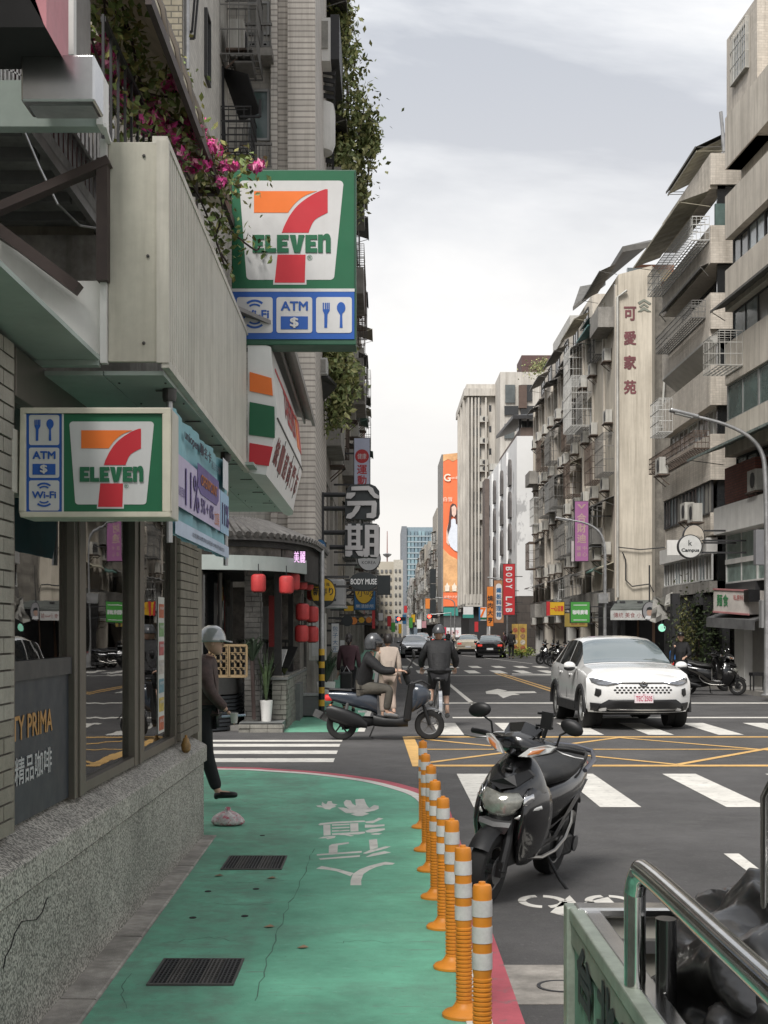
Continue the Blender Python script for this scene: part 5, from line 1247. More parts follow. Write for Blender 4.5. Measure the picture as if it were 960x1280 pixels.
# u toward camera, n = left of u direction -> +X side; street side is -n, so mirror pieces with negative n
class FacadeN(Facade):
    """facade whose u runs away from the camera on the right-hand side (n towards the street)"""
L1 = 9.0
O1b = O1+Vector((.0615,-1,0)).normalized()*L1; rzb = math.atan2(1,-.0615)
f1_ = Facade(R1, O1b, rzb)
K1 = 31.5/F
zz = lambda y: H+(HY-y)*K1
f1_.mb().box(0,L1,-8,-.5,0,zz(150)).build('core_wall', tan2, R1)
for ya, yb_, n_ in ((148,212,.0),(246,300,0),(339,390,0),(431,482,0),(528,572,0),(640,668,0)):
    f1_.mb().box(0,L1,-.5,n_,zz(yb_),zz(ya)).build('parapet_band', tan2, R1)
f1_.mb().box(0,L1,-.6,0,zz(706),zz(700)).build('ledge', white, R1)
def wins(f, L_, z0, z1, n_, pm, fm, n=-.3, g=.0):
    w_ = L_/n_
    for i in range(n_): f.window((i+.5)*w_, z0, w_-g, z1-z0, fm, pm[i % len(pm)], n=n, mull=1)
wins(f1_, L1, zz(339), zz(300), 8, [panes[3],panes[0],panes[4],panes[1]], fmats[1])
wins(f1_, L1, zz(431), zz(390), 5, [panes[4],panes[3]], fmats[1])
wins(f1_, L1, zz(528), zz(482), 4, [panes[2],panes[2]], fmats[0], n=-.12)
wins(f1_, L1, zz(640), zz(572), 6, [panes[0],panes[2],panes[0],panes[2]], fmats[1], n=-.4)
wins(f1_, L1, zz(730), zz(668), 4, [mat('pale_green_glass', (.26,.34,.31), .15, var=.2)], fmats[2], n=-.08)
f1_.mb().box(L1-2.2,L1,-.45,.01,zz(640),zz(586)).build('brick_panel', mat('red_brick_panel', (.27,.10,.075), .8, var=.2, tile=(.22,.08,(.13,.08,.07),.01)), R1)
f1_.mb().box(0,L1,-.45,.35,zz(669),zz(636)).build('white_sign_band', white, R1)
f1_.ac(L1-2.9, zz(630), .05); f1_.ac(L1-4.2, zz(632), .05)
f1_.put('security_cage', gmesh('cage', 1.25*f1_.k, 1.0, .7, mat('cage_pale', (.40,.39,.36), .55, var=.15)), L1-.7, 0, zz(470))
f1_.put('awning', gmesh('awning', 7.5*f1_.k, .35, 1.1, mat('awning_pattern', (.20,.24,.22), .7, var=.5, scale=14)), L1-3.6, 0, zz(560))
f1_.put('awning', gmesh('awning', 6.8*f1_.k, .12, .45, awd), L1-3.4, 0, zz(385))
# rooftop block
rt = MB(); a = P(908,0,31.6); 
f1_.mb().box(L1-2.2,L1+.0,-3.0,-.05,zz(212),zz(50)).build('roof_block', tanw, R1)
f1_.window(L1-1.1, zz(118), .95, 1.3, fmats[2], panes[1], n=-.04); f1_.mb().box(0,L1-2.25,-4,-2.0,zz(150),zz(60)).build('roof_block', tanw, R1)
f1_.put('security_cage', gmesh('cage', 1.1*f1_.k, 1.45, .12, acm), L1-1.1, -.05, zz(120))
# ground floor: wall, shop sign, pillars, shutter
f1_.mb().box(0,L1-1.2,-.9,-.3,.12,zz(735)).build('shop_wall', mat('pale_shop_wall', (.33,.32,.30), .75, var=.1), R1)
f1_.mb().box(L1-1.3,L1-.6,-.3,-.05,.12,zz(730)).build('shop_pillar', white, R1)
f1_.mb().box(L1-2.2,L1,-.6,.0,zz(745),zz(730)).build('shop_lintel', dark, R1)
# angled shop sign box & awning
sg1 = thing('shop_sign', 'white sign box with red and green characters over the nearest right shop', 'sign', (10,29,3))
a = Vector(P(884,765,31.0)); b_ = Vector(P(938,768,28.6)); 
mb = MB(); hgt = .66
mb.add([a,b_,b_+Vector((.9,.5,0)),a+Vector((.9,.5,0))]+[p+Vector((0,0,hgt)) for p in (a,b_,b_+Vector((.9,.5,0)),a+Vector((.9,.5,0)))], [(0,1,2,3),(4,7,6,5),(0,4,5,1),(1,5,6,2),(2,6,7,3),(3,7,4,0)]); mb.build('sign_box', mat('sign_cream_face', (.58,.54,.50), .5), sg1)
ud = (b_-a).normalized(); mid = (a+b_)/2+Vector((0,0,hgt/2))
text(sg1,'麵食',mid-ud*.55+Vector((0,0,.02)),.34,mat('letters_green', (.05,.22,.09), .5),w=.8,uv=(ud,Vector((0,0,1))),off=.01,bold=.006); text(sg1,'私房料理',mid+ud*.65+Vector((0,0,.12)),.16,mat('letters_red', (.45,.06,.06), .5),w=.9,uv=(ud,Vector((0,0,1))),off=.01)
tr_ = MB(); tr_.bar(a,b_,.05); tr_.bar(a+Vector((0,0,hgt)),b_+Vector((0,0,hgt)),.05); tr_.build('sign_trim', mat('sign_pink_trim', (.45,.2,.2), .5), sg1)
sa = MB(); sa.add([a+Vector((-.05,-.1,-.16)),b_+Vector((0,-.3,-.16)),b_+Vector((.9,.3,.1)),a+Vector((.9,.5,.1))]+[p+Vector((0,0,-.05)) for p in (a+Vector((-.05,-.1,-.16)),b_+Vector((0,-.3,-.16)),b_+Vector((.9,.3,.1)),a+Vector((.9,.5,.1)))],[(0,1,2,3),(4,7,6,5),(0,4,5,1),(1,5,6,2),(2,6,7,3),(3,7,4,0)]); sa.bar(a+Vector((-.05,-.1,-.3)),b_+Vector((0,-.3,-.3)),.02,.28)
tag(sa.build('shop_awning', mat('awning_grey_cloth', (.13,.13,.13), .8, var=.2)), 'faded grey cloth awning under the red and green shop sign', 'awning')
t = thing('stool', 'small black stool against the pale shop wall at far right', 'stool', (P(950,0,27).x,27,.12)); c = Vector((P(948,0,27.6).x,27.6,.125)); mb = MB(); mb.box(c.x-.2,c.x+.2,c.y-.15,c.y+.15,.52,.60); mb.build('seat', black, t)
for dx in (-.17,.17):
    for dy in (-.12,.12): MB().bar((c.x+dx,c.y+dy,.13),(c.x+dx,c.y+dy,.52),.03).build('leg', black, t)

# --- R2 with stepped balconies
R2 = thing('apartment_block', 'right-hand block with deep parapet balconies between the nearest block and the tall lettered wall', 'building', (10.5,35,0))
K2 = 33/F; z2 = lambda y: H+(HY-y)*K2
X2 = (887-CX)*K2; X2 = 10.33
f2r = Facade(R2, (X2,33,0), PI/2); L2r = 5.6
f2r.mb().box(0,L2r,-6,-.9,0,z2(300)).build('core_wall', soff_r, R2)
f2r.mb().box(1.0,L2r,-5,-1.1,z2(300),z2(235)).build('upper_wall', tanw, R2)
for ya, yb_, n_ in ((193,236,0),(283,330,.0),(367,420,0),(457,507,0),(543,600,0),(641,668,-.1)):
    f2r.mb().box(-.0,L2r,-.95 if ya > 200 else -.5,n_,z2(yb_),z2(ya)).build('parapet_band', tanw, R2)
    # returning face toward the camera
f2r.mb().add([(0,0,z2(423)),(L2r,0,z2(423)),(L2r,-.9,z2(452)),(0,-.9,z2(452)),(0,0,z2(420)),(L2r,0,z2(420)),(L2r,-.9,z2(420)),(0,-.9,z2(420))],[(0,1,2,3),(4,7,6,5),(0,4,5,1),(1,5,6,2),(2,6,7,3),(3,7,4,0)]).build('balcony_soffit', soff_r, R2)
wins(f2r, L2r, z2(283), z2(250), 5, [panes[3],panes[1],panes[2]], fmats[2], n=-.85)
wins(f2r, L2r, z2(367), z2(330), 3, [panes[0]], fmats[1], n=-.8)
wins(f2r, L2r-1.5, z2(455), z2(425), 4, [panes[0],panes[3]], fmats[2], n=-.86, g=.4)
wins(f2r, L2r, z2(543), z2(507), 5, [panes[3],panes[0],panes[2],panes[0]], fmats[2], n=-.35)
wins(f2r, L2r, z2(641), z2(600), 7, [panes[3],panes[4],panes[0],panes[1]], fmats[1], n=-.12)
wins(f2r, L2r, z2(725), z2(692), 8, [panes[3],panes[4],panes[3],panes[1]], fmats[2], n=-.12)
f2r.mb().box(0,L2r,-.5,0,z2(740),z2(726)).build('ledge', conc, R2)
f2r.mb().box(0,L2r,-.4,.1,z2(692),z2(672)).build('white_sign_band', white, R2)
# facing return walls
def ret(ya,yb_,m=tanw): MB().box(X2+.0,11.6,32.9,32.98,z2(yb_),z2(ya)).build('return_wall', m, R2)
for ya,yb_ in ((193,232),(283,330),(367,412),(457,507),(543,600),(641,668)): ret(ya,yb_)
MB().box(X2+.25,11.6,33.0,33.1,z2(740),z2(193)).build('return_glass', panes[0], R2)
MB().box(X2+.15,11.6,32.9,32.99,z2(283),z2(256)).build('glass_rail', panes[2], R2)
f2r.cage(2.8, z2(300), 5.6, .75, .55, cagew); f2r.put('awning', gmesh('awning', 6.0*f2r.k, .35, 1.0, awc), 2.9, 0, z2(240))
f2r.cage(2.6, z2(392), 4.4, .55, .45, caged); f2r.awning(2.6, z2(328), 5.0, .25, .1, awd)
f2r.cage(2.8, z2(560), 5.6, .55, .5, rust); f2r.ac(3.6, z2(572), .35); f2r.ac(1.4, z2(645), .1); f2r.ac(.2, z2(652), .2)
f2r.cage(4.8, z2(508), 1.2, 1.2, .5, cagew)
rf2 = MB(); a = P(866,206,34.5); 
f2r.put('awning', gmesh('awning', 3.4*f2r.k, .6, 1.3, awc), 2.4, -1.1, z2(160)+.2); f2r.put('awning', gmesh('awning', 3.5*f2r.k, .62, 1.35, awd), 2.4, -1.1, z2(157)+.25)
f2r.mb().box(0.2,4.6,-1.2,-1.1,z2(193),z2(165)).build('roof_room', panes[1], R2)
pp_ = MB(); pp_.tube([P(901,140,33.2),P(903,160,33.2),P(905,190,33.2)],.06,8); pp_.build('roof_pipe', galv, R2)
# street level stuff between R2 and R3
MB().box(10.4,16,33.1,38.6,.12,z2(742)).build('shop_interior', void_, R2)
for px in (843,872,905): 
    a = P(px,0,33); MB().box(a.x-.12,a.x+.12,32.8,33.05,.12,z2(742)).build('shop_pillar', dark, R2)

# --- R3 the long cluttered one with the lettered end wall
R3 = thing('apartment_block', 'long weathered apartment block with cages, awnings and a tall lettered end wall', 'building', (10.5,46.6,0))
K3 = 46.6/F; z3 = lambda y: H+(HY-y)*K3
ew = mat('lettered_wall', (.56,.505,.415), .8, var=.08, scale=.5, streak=.42)
xA = (773-CX)*K3; xB = (815-CX)*K3; xC = (835-CX)*K3
mb = MB(); mb.add([(xA,46.6,z3(758)),(xB,46.6,z3(758)),(xC,47.8,z3(758)),(xC,52,z3(758)),(xA,52,z3(758)),(xA,46.6,z3(343)),(xB,46.6,z3(332)),(xC,47.8,z3(333)),(xC,52,z3(333)),(xA,52,z3(343))],
  [(0,1,2,3,4),(5,9,8,7,6),(0,5,6,1),(1,6,7,2),(2,7,8,3),(3,8,9,4),(4,9,5,0)]); mb.build('end_wall', ew, R3)
MB().box(xC,14.5,50,60,0,z3(333)).build('rear_wall', tan2, R3)
fr3 = Facade(R3, (xA+.02,47.0,0), PI/2); L3r = 25.6
fl3r = [(z3(758)+.25+3.02*k, z3(758)+1.75+3.02*k) for k in range(5)]
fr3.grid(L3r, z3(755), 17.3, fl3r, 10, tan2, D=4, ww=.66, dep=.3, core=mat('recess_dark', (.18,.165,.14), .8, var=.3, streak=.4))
clutter(fr3, L3r, fl3r, 10, 1.25)
for k in range(11): fr3.mb().box(k*2.56-.12, k*2.56+.12, 0, .10, z3(755), 17.3).build('rib', tan2, R3)
for k in range(4): fr3.awning(2+k*6.2, 17.9+rnd.random()*.6, 4.2, .8, .35, (awd,awc,awd,caged)[k])
fr3.mb().box(7,L3r,-3,-.3,17.3,19.2).build('roof_room', tan2, R3); fr3.mb().box(13,19,-3,-.2,19.2,19.9).build('roof_room', soff_r, R3)
for k in range(6): fr3.window(8.5+k*3, 17.7, 1.3, 1.1, fmats[1], panes[0], n=-.28)
fr3.balcony(1.2, z3(400), 1.9, .8, .8, conc); fr3.cage(6.5, z3(500), 2.4, 2.5, 1.1, cagew); fr3.awning(3.5,z3(378),3,.9,.3,mat('awning_teal', (.10,.24,.24), .6)); fr3.put('drain_pipe', gmesh('pipe', h_=14.4, m=galv), .12, -.0, 3.0)
pp_ = MB(); pp_.tube([(xA-.05,46.55,3.2),(xA-.05,46.55,z3(372)),(xA+.35,46.5,z3(364))],.06,8); pp_.tube([(xC-.2,46.9,z3(530)),(xC-.1,46.9,z3(475)),(xC-.1,46.9,z3(430))],.05,8); pp_.build('wall_pipe', acm, R3, True)
cb = MB(); cb.tube([P(773,684,46.5),P(800,687,46.5),P(835,684,46.5)],.025,5); cb.tube([P(778,690,46.5),P(782,700,46.5),P(782,725,46.5),P(790,733,46.5),P(812,730,46.5),P(817,740,46.5)],.03,5); cb.build('wall_cable', dark, R3)
lr = mat('maroon_wall_letters', (.17,.055,.06), .6, var=.2)
for ch, y in zip('可愛家苑', (392,422.5,453,484)): text(R3, ch, P(787.5,y,46.6), 16.5*K3, lr, w=14.5*K3, bold=.022, off=.01, name='wall_character')
lg = MB(); 
for pts in ([(797,378),(805,373.5),(814,379),(812,381),(805,376.5),(799,380.5)],[(799,383),(805,379),(811,383),(809,384.5),(805,381),(801,385)],[(797,389.5),(805,383.5),(814,389.5),(809,389.5),(805,387.5),(801,389.5)]):
    q = [P(a_,b_,46.59) for a_,b_ in pts]; lg.add([Vector((p.x,46.58,p.z)) for p in q]+[Vector((p.x,46.6,p.z)) for p in q], [tuple(range(len(q)))]+[(k,(k+1)%len(q),len(q)+(k+1)%len(q),len(q)+k) for k in range(len(q))])
lg.build('tree_emblem', mat('emblem_grey', (.20,.21,.17), .7), R3)
# roof sheds on top of the end
def slab(pts, Y0, Y1, m, nm, par, th=.15):
    q = [P(x,y,Y) for (x,y),Y in zip(pts, (Y0,Y0,Y1,Y1))]; return MB().add(q+[p-Vector((0,0,th)) for p in q], [(0,1,2,3),(4,7,6,5),(0,4,5,1),(1,5,6,2),(2,6,7,3),(3,7,4,0)]).build(nm,m,par)
slab([(778,308),(833,299),(812,300),(752,350)],47.5,55,awd,'shed_roof',R3,.25)
slab([(716,384),(742,360),(757,352),(725,358)],56,60,awd,'shed_roof',R3,.2)
MB().box(xA+1.2,xC+.8,48.5,50,z3(343),z3(312)).build('shed_wall', mat('shed_salmon', (.40,.20,.13), .8, var=.15), R3); MB().box(xA+.8,xA+1.9,48.3,48.5,z3(345),z3(318)).build('shed_window', panes[4], R3)
MB().box(xA+2.1,xC+.6,48.2,48.4,z3(336),z3(322)).build('shed_beam', mat('shed_yellow', (.42,.33,.2), .7), R3)
# arcade beneath R3
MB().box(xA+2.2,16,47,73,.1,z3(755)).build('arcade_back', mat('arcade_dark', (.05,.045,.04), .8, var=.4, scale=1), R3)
for k in range(7): MB().box(xA+.02,xA+.5,47.2+k*4.1,47.7+k*4.1,.12,z3(755)).build('arcade_pillar', soff_r if k % 3 == 0 else tan2, R3)
for k in range(6): MB().box(xA+2.05,xA+2.18,48+k*4.1,50.8+k*4.1,.12,2.5).build('shop_front', mat('shopfront_%d' % k, [(.2,.17,.12),(.05,.05,.05),(.28,.26,.22),(.08,.06,.05),(.22,.2,.2),(.1,.1,.08)][k], .5, var=.4, scale=3), R3)
fr3.mb().box(0,L3r,-.3,.25,z3(755),z3(735)).build('arcade_fascia', mat('arcade_fascia_grey', (.2,.19,.17), .7, var=.5, scale=.8, streak=.5), R3)
# small roof with white valance at the foot of the end wall
fa = thing('shop_canopy', 'low corrugated roof with white lettered valance at the foot of the lettered wall', 'canopy', (10.4,44,3))
K4 = 44/F; 
slab([(763,762),(838,758),(836,750),(771,750)],44,46.4,mat('old_corrugated', (.10,.11,.10), .8, var=.3),'roof',fa,.08)
a = P(763,775,44); b_ = P(811,763,44); MB().box(a.x,b_.x,43.95,44.02,a.z,b_.z).build('valance', mat('valance_white', (.5,.5,.48), .6, var=.15), fa)
text(fa,'傳統 美食 小館',Vector(((a.x+b_.x)/2,43.95,(a.z+b_.z)/2)),.22,mat('maroon_letter', (.2,.03,.03)),w=1.4)
MB().box(a.x,b_.x+2,46.3,46.5,.1,3.0).build('shop_back', void_, fa)
for px in (768,778,800): q = P(px,0,45.6); MB().box(q.x-.1,q.x+.1,45.5,45.7,.12,3.0).build('post', dark, fa)
MB().box(P(796,0,45.4).x,P(818,0,45.4).x,45.3,45.4,.1,2.35).build('door_frame', mat('door_wood', (.16,.09,.05), .6), fa); MB().box(P(799,0,45.25).x,P(815,0,45.25).x,45.22,45.29,.15,2.2).build('door', void_, fa)
t,c,w_,h_ = board(803,752,821,776,40,mat('face_portrait_grey', (.30,.30,.31), .5),'round grey sign with a portrait of a person, hanging before the corner shop',shape='round',arm=None)
MB().plate(circ(0,-.05,.11,.13), c+Vector((0,0,0)), (1,0,0),(0,0,1), .004).build('portrait_face', mat('portrait_skin', (.42,.28,.22), .6), t)
MB().plate([(-.13,.0),(-.10,.13),(.0,.17),(.10,.13),(.13,.0),(.09,.05),(-.09,.05)], c+Vector((0,-.005,0)), (1,0,0),(0,0,1), .004).build('portrait_hair', bf_, t); MB().plate([(-.2,-.30),(.2,-.30),(.13,-.18),(-.13,-.18)], c, (1,0,0),(0,0,1), .004).build('portrait_shirt', wf, t)
MB().tube([c+Vector((0,.05,h_/2)),c+Vector((0,.05,h_/2+1.4))],.03).build('hanger', dark, t)
t,c,w_,h_ = board(822.5,779.5,832.5,790,38,mat('face_mint_lit', (.20,.50,.36), .4, emit=.5),'small lit green-white round sign in the dark beside the corner shop',shape='round',arm=None); text(t,'卐' if False else '茶',c,.16,wf); MB().tube([c+Vector((0,.05,h_/2)),c+Vector((0,.05,h_/2+.9))],.02).build('hanger', dark, t)
# draped white cloth and tangle
dr = thing('torn_canopy', 'torn white cloth canopy with black patch hanging at the corner between the right-hand blocks', 'canopy', (9.5,38,2.8))
K5=37/F; cl = MB(); rows = []
for j in range(7):
    rows.append([P(812+ (j*1.0)+i*7.2, 776-j*5.0-i*1.0*(j/6)+3*math.sin(i*1.7+j), 37+.25*math.sin(i*2+j*1.3)) for i in range(6)])
cl.loft(rows, False, False); cl.build('cloth', mat('cloth_white', (.55,.54,.50), .8, var=.2), dr, True)
cl = MB(); q = [P(835,758,36.6),P(851,757,36.7),P(851,750,36.6),P(854,749,36.6),P(853,764,36.7),P(847,769,36.5),P(840,768,36.6),P(834,764,36.6)]; cl.add(q+[p+Vector((0,.1,0)) for p in q], [tuple(range(8)),tuple(range(15,7,-1))]+[(k,(k+1)%8,8+(k+1)%8,8+k) for k in range(8)]); cl.build('black_patch', void_, dr)
tg = MB()
for a_, b_ in (((850,765),(866,800)),((866,800),(872,770)),((852,760),(884,775)),((860,795),(880,760)),((848,770),(858,830)),((868,792),(858,740))): tg.tube([P(*a_,36.5),P((a_[0]+b_[0])/2+2,(a_[1]+b_[1])/2+3,36.4),P(*b_,36.5)],.03,5)
tg.build('cables', dark, dr)
t = thing('arched_awning', 'brown arched awning behind the red and green shop sign', 'awning', (10,32,3)); mb = MB()
mb.loft([[P(857+i*3.2,770-14*math.sin(PI*i/12)**.7,Y) for i in range(13)] for Y in (31.9,33)], False, False); mb.build('sheet', mat('brown_awning', (.14,.11,.09), .7, var=.2), t, True)
# dark green hedge of pots
def bush(name, lab, c, r, n_, m, s0=.03, s1=.07, cat='plant'):
    t = thing(name, lab, cat, (c[0],c[1],0)); c = Vector(c); st = MB(); st.tube([(c.x,c.y,.1),(c.x+.05,c.y,c.z)],.03,6); st.tube([(c.x+.1,c.y,.1),(c.x-.2*r[0],c.y,c.z+.3*r[2])],.02,6); st.build('stem', brownst, t)
    mb = MB()
    for _ in range(n_): d = Vector((rnd.gauss(0,.42)*r[0], rnd.gauss(0,.42)*r[1], rnd.gauss(0,.42)*r[2])); leaf(mb, c+d, rnd.uniform(s0,s1))
    stuff(mb.build('foliage', m, t)); return t
bush('street_shrub', 'tall dark leafy shrubs between the officer and the pale shop wall', (P(872,0,32).x,32,1.6), (.9,.5,1.5), 1500, mat('dark_green_leaf', (.05,.075,.025), .6, var=.4, scale=4))
bush('street_shrub', 'olive shrub directly behind the man in black on the right', (P(856,0,31.5).x,31.5,1.5), (.35,.4,1.3), 500, mat('olive_leaf', (.11,.11,.03), .6, var=.4, scale=4))

# --- R4 white building
R4 = thing('white_building', 'white-painted building with arched shutter windows and rooftop shelter', 'building', (9.6,75,0))
wht = mat('flaking_white', (.72,.72,.71), .7, var=.04, scale=.3); dirtify(wht, .55, .56, .60, (.42,.42,.42), (1,1,.5))
K6 = 75/F; z6 = lambda y: H+(HY-y)*K6
MB().box((646-CX)*K6,16,75,94,z6(745),z6(545)).build('wall', wht, R4)
MB().box((646-CX)*K6+.02,16,75.02,94,0,z6(745)).build('base_wall', mat('dark_brown_base', (.09,.075,.065), .6, var=.2, tile=(.6,.6,(.05,.045,.04),.02)), R4)
fr4 = Facade(R4, ((646-CX)*K6,75,0), PI/2); arch = mat('arch_shutter', (.10,.09,.085), .6)
for u_ in (3.6,9.0,14.5):
    for y in (590,632,674,720):
        pts = [(-.6,0),(.6,0),(.6,1.0)]+[(.6*math.cos(R(a)), 1.0+.6*math.sin(R(a))) for a in range(15,180,15)]+[(-.6,1.0)]
        M_ = fr4.M @ Matrix.Translation(Vector((u_,0,z6(y)-.5))); o = MB(M_).add([(a*1.1,0,b*1.25) for a,b in pts]+[(a*1.1,.16,b*1.25) for a,b in pts], [tuple(range(len(pts))),tuple(range(2*len(pts)-1,len(pts)-1,-1))]+[(k,(k+1)%len(pts),len(pts)+(k+1)%len(pts),len(pts)+k) for k in range(len(pts))]).build('arched_shutter', arch, R4)
    fr4.mb().box(u_+1.6,u_+1.9,0,.15,z6(745),z6(550)).build('pilaster', wht, R4)
MB().box((646-CX)*K6+.4,15,76,90,z6(545),z6(531)).build('roof_parapet', mat('brown_parapet', (.11,.08,.065), .7), R4)
slab([(641,519),(700,518),(700,514),(620,545)],75.5,92,dark,'roof_shelter',R4,.25)
for px in (650,660,670): q = P(px,0,76.5); MB().box(q.x-.08,q.x+.08,76.4,76.6,z6(532),z6(519)).build('shelter_post', dark, R4)
MB().box(P(652,0,77).x,15,77,80,z6(531),z6(519)).build('shelter_glass', panes[1], R4)

# --- R5 big grey concrete building
R5 = thing('concrete_tower', 'tall pale concrete tower with vertical ribs behind the white building', 'building', (9.7,97,0))
pc_ = mat('pale_concrete', (.56,.53,.48), .8, var=.1, scale=.4, streak=.5); K7 = 97/F; z7 = lambda y: H+(HY-y)*K7
XR5 = (583-CX)/F*100; zt5 = 25.4
MB().box(XR5,24,100,111,4,zt5).build('core_wall', pc_, R5)
MB().box((623-CX)*K7,24,95.5,110,4,z7(470)).build('front_block', pc_, R5)
MB().box(XR5+.3,24,100.3,111,0,4).build('base', dark, R5)
for x in (584.2,588.5,593,597,606): q = P(x,0,100); MB().box(q.x,q.x+.16,99.7,100,4.3,zt5-1.3).build('rib', pc_, R5)
MB().box(XR5-.25,24,99.6,111.2,zt5-1.2,zt5-.5).build('cornice', pc_, R5); MB().box(XR5-.1,24,99.75,111,4,5.2).build('lower_band', pc_, R5)
f5 = Facade(R5, (XR5,100,0), PI/2)
for k in range(3): f5.mb().box(.8+k*3.4,1.2+k*3.4,0,.3,4.3,zt5-1.3).build('rib', pc_, R5)
f5b = Facade(R5, ((609-CX)/F*100,100,0), PI)
for y in (528,555,582,590,610,650): f5b.ac(.35, H+(HY-y)/F*100, .0)
for y in (505,520,545,570,600,625,640,670,700,725): f5b.window(.95, H+(HY-y)/F*100, .7, .8, fmats[0], panes[1], n=.0, mull=0)
fF = Facade(R5, ((672-CX)*K7,95.5,0), PI)
for (x0,y0,x1,y1),pm in ((((629,486,641,508)),1),(((648,486,662,506)),0),(((628,512,645,523)),0),(((648,512,668,523)),0),(((628,534,640,552)),1)):
    fF.mb().box((672-x1)*K7,(672-x0)*K7,0,.12,z7(y1),z7(y0)).build('window_strip', panes[pm], R5)
MB().box(P(649,0,95).x,P(659,0,95).x,95.2,95.45,z7(515),z7(487)).build('brown_strip', mat('brown_tile_strip', (.10,.065,.05), .6), R5)
for y in (506,532,560,590,620,650,680,710): MB().box(P(611.5,0,97).x,P(614.5,0,97).x,97.18,97.28,z7(y+8),z7(y)).build('slit_window', panes[0], R5)
flat('corner_pavement', [(7.3,96),(9.9,96),(9.9,150),(7.3,150)], 0, pave, t=.12)
# narrow white & dark building between R5 and R4
R45 = thing('narrow_building', 'narrow white and black striped building squeezed beside the white arched one', 'building', (9.8,94.5,0))
MB().box((611-CX)/F*94.5,14,94.2,96.5,0,z7(600)).build('wall', wht, R45)
for y in (632,670): q0=P(612,y+14,94.1); q1=P(621,y,94.1); MB().box(q0.x,q1.x,94.05,94.2,q0.z,q1.z).build('black_window', panes[0], R45)
MB().box(P(606,0,94.1).x,P(611.5,0,94.1).x,94.1,96.4,z7(770),z7(604)).build('brown_column', mat('brown_column', (.14,.11,.095), .7), R45)
for y in (590,598,745): q = P(612,y,93.9); MB().box(q.x,q.x+1.1,93.5,94,q.z,q.z+.7).build('air_conditioner', acm, R45)

# --- R6 advertising wall
R6 = thing('advert_building', 'windowless grey building carrying the tall orange advertisement', 'building', (7.7,140,0))
K8 = 139/F; z8 = lambda y: H+(HY-y)*K8
MB().box((552-CX)*K8,30,139,149,z8(765),z8(568)).build('wall', mat('grey_side_wall', (.25,.24,.225), .8, var=.1, streak=.3), R6)
MB().box((552-CX)*K8+.3,30,139.4,149,0,z8(765)).build('base', mat('base_dark', (.08,.08,.08)), R6)
ad = thing('billboard', 'tall orange advertisement with a long-haired woman in a white dress', 'billboard', (8.7,138.8,5))
def A(pts, m, nm, d=0):
    q = [P(x,y,138.7-d*.03) for x,y in pts]; return MB().add(q+[p+Vector((0,.03,0)) for p in q], [tuple(range(len(q))),tuple(range(2*len(q)-1,len(q)-1,-1))]+[(k,(k+1)%len(q),len(q)+(k+1)%len(q),len(q)+k) for k in range(len(q))]).build(nm,m,ad)
oA = mat('ad_orange', (.85,.19,.07), .5, var=.05); oB = mat('ad_pale_orange', (.90,.47,.22), .5, var=.25, scale=.4); oS = mat('ad_skin', (.80,.58,.48), .5); oH = mat('ad_hair', (.09,.05,.045), .5); oW = mat('ad_dress', (.72,.76,.83), .5, var=.06); oP = mat('ad_cream', (.92,.8,.66), .5)
A([(554,568),(573,566),(573,758),(554,758)], oA, 'print')
A([(554,568),(573,566),(573,573),(566,577),(560,574),(554,577)], oB, 'print_band', 1)
A([(554,686),(562,694),(573,700),(573,740),(554,740)], oB, 'print_wave', 1)
A([(563,650),(567,648),(571,650),(572.5,665),(573,690),(568,688),(563,683),(560,675),(561,662)], oW, 'dress', 3)
A([(558,665),(560,655),(563,652),(563,668),(561,682),(558,678)], oS, 'arm', 2)
A([(562,640),(563,632),(566,629),(570,631),(572,640),(572.5,655),(570,655),(569,645),(564,645),(563.5,658),(560,668),(559,662),(561,652)], oH, 'hair', 4)
A([(564.5,634),(568,631.5),(570.5,635),(570,643),(567.5,646.5),(565,643)], oS, 'face', 5)
for x in (559,568): A([(x-3,732),(x-1.5,731.5),(x,728),(x+1.5,731.5),(x+3,732),(x+2.5,739),(x-2.5,739)], oP, 'badge', 3)
text(ad,'G',P(559,597,138.6),.95,oP,bold=.03); text(ad,'momo美',P(567.5,597,138.6),.4,oP,w=1.0); text(ad,'白皙',P(560,624,138.6),.6,oP,w=1.2); text(ad,'好禮大方送',P(563.5,746,138.6),.35,oP,w=1.7)
t,c,w_,h_ = board(554,759,573,770,137,sface('teal', (.05,.26,.22)),'teal sign strip directly below the orange advertisement',arm=None); t2,c,w_,h_ = board(553,784,578,797,134,wf,'white and crimson shop front sign low beneath the advertisement',arm=None); MB().box(c.x-w_/2,c.x-w_/2+.5,c.y-.05,c.y,c.z-h_/2,c.z+h_/2).build('red_end', mat('crimson', (.5,.02,.06)), t2); text(t2,'吉野',c+Vector((.2,0,0)),.6,mat('crimson',(.5,.02,.06)))

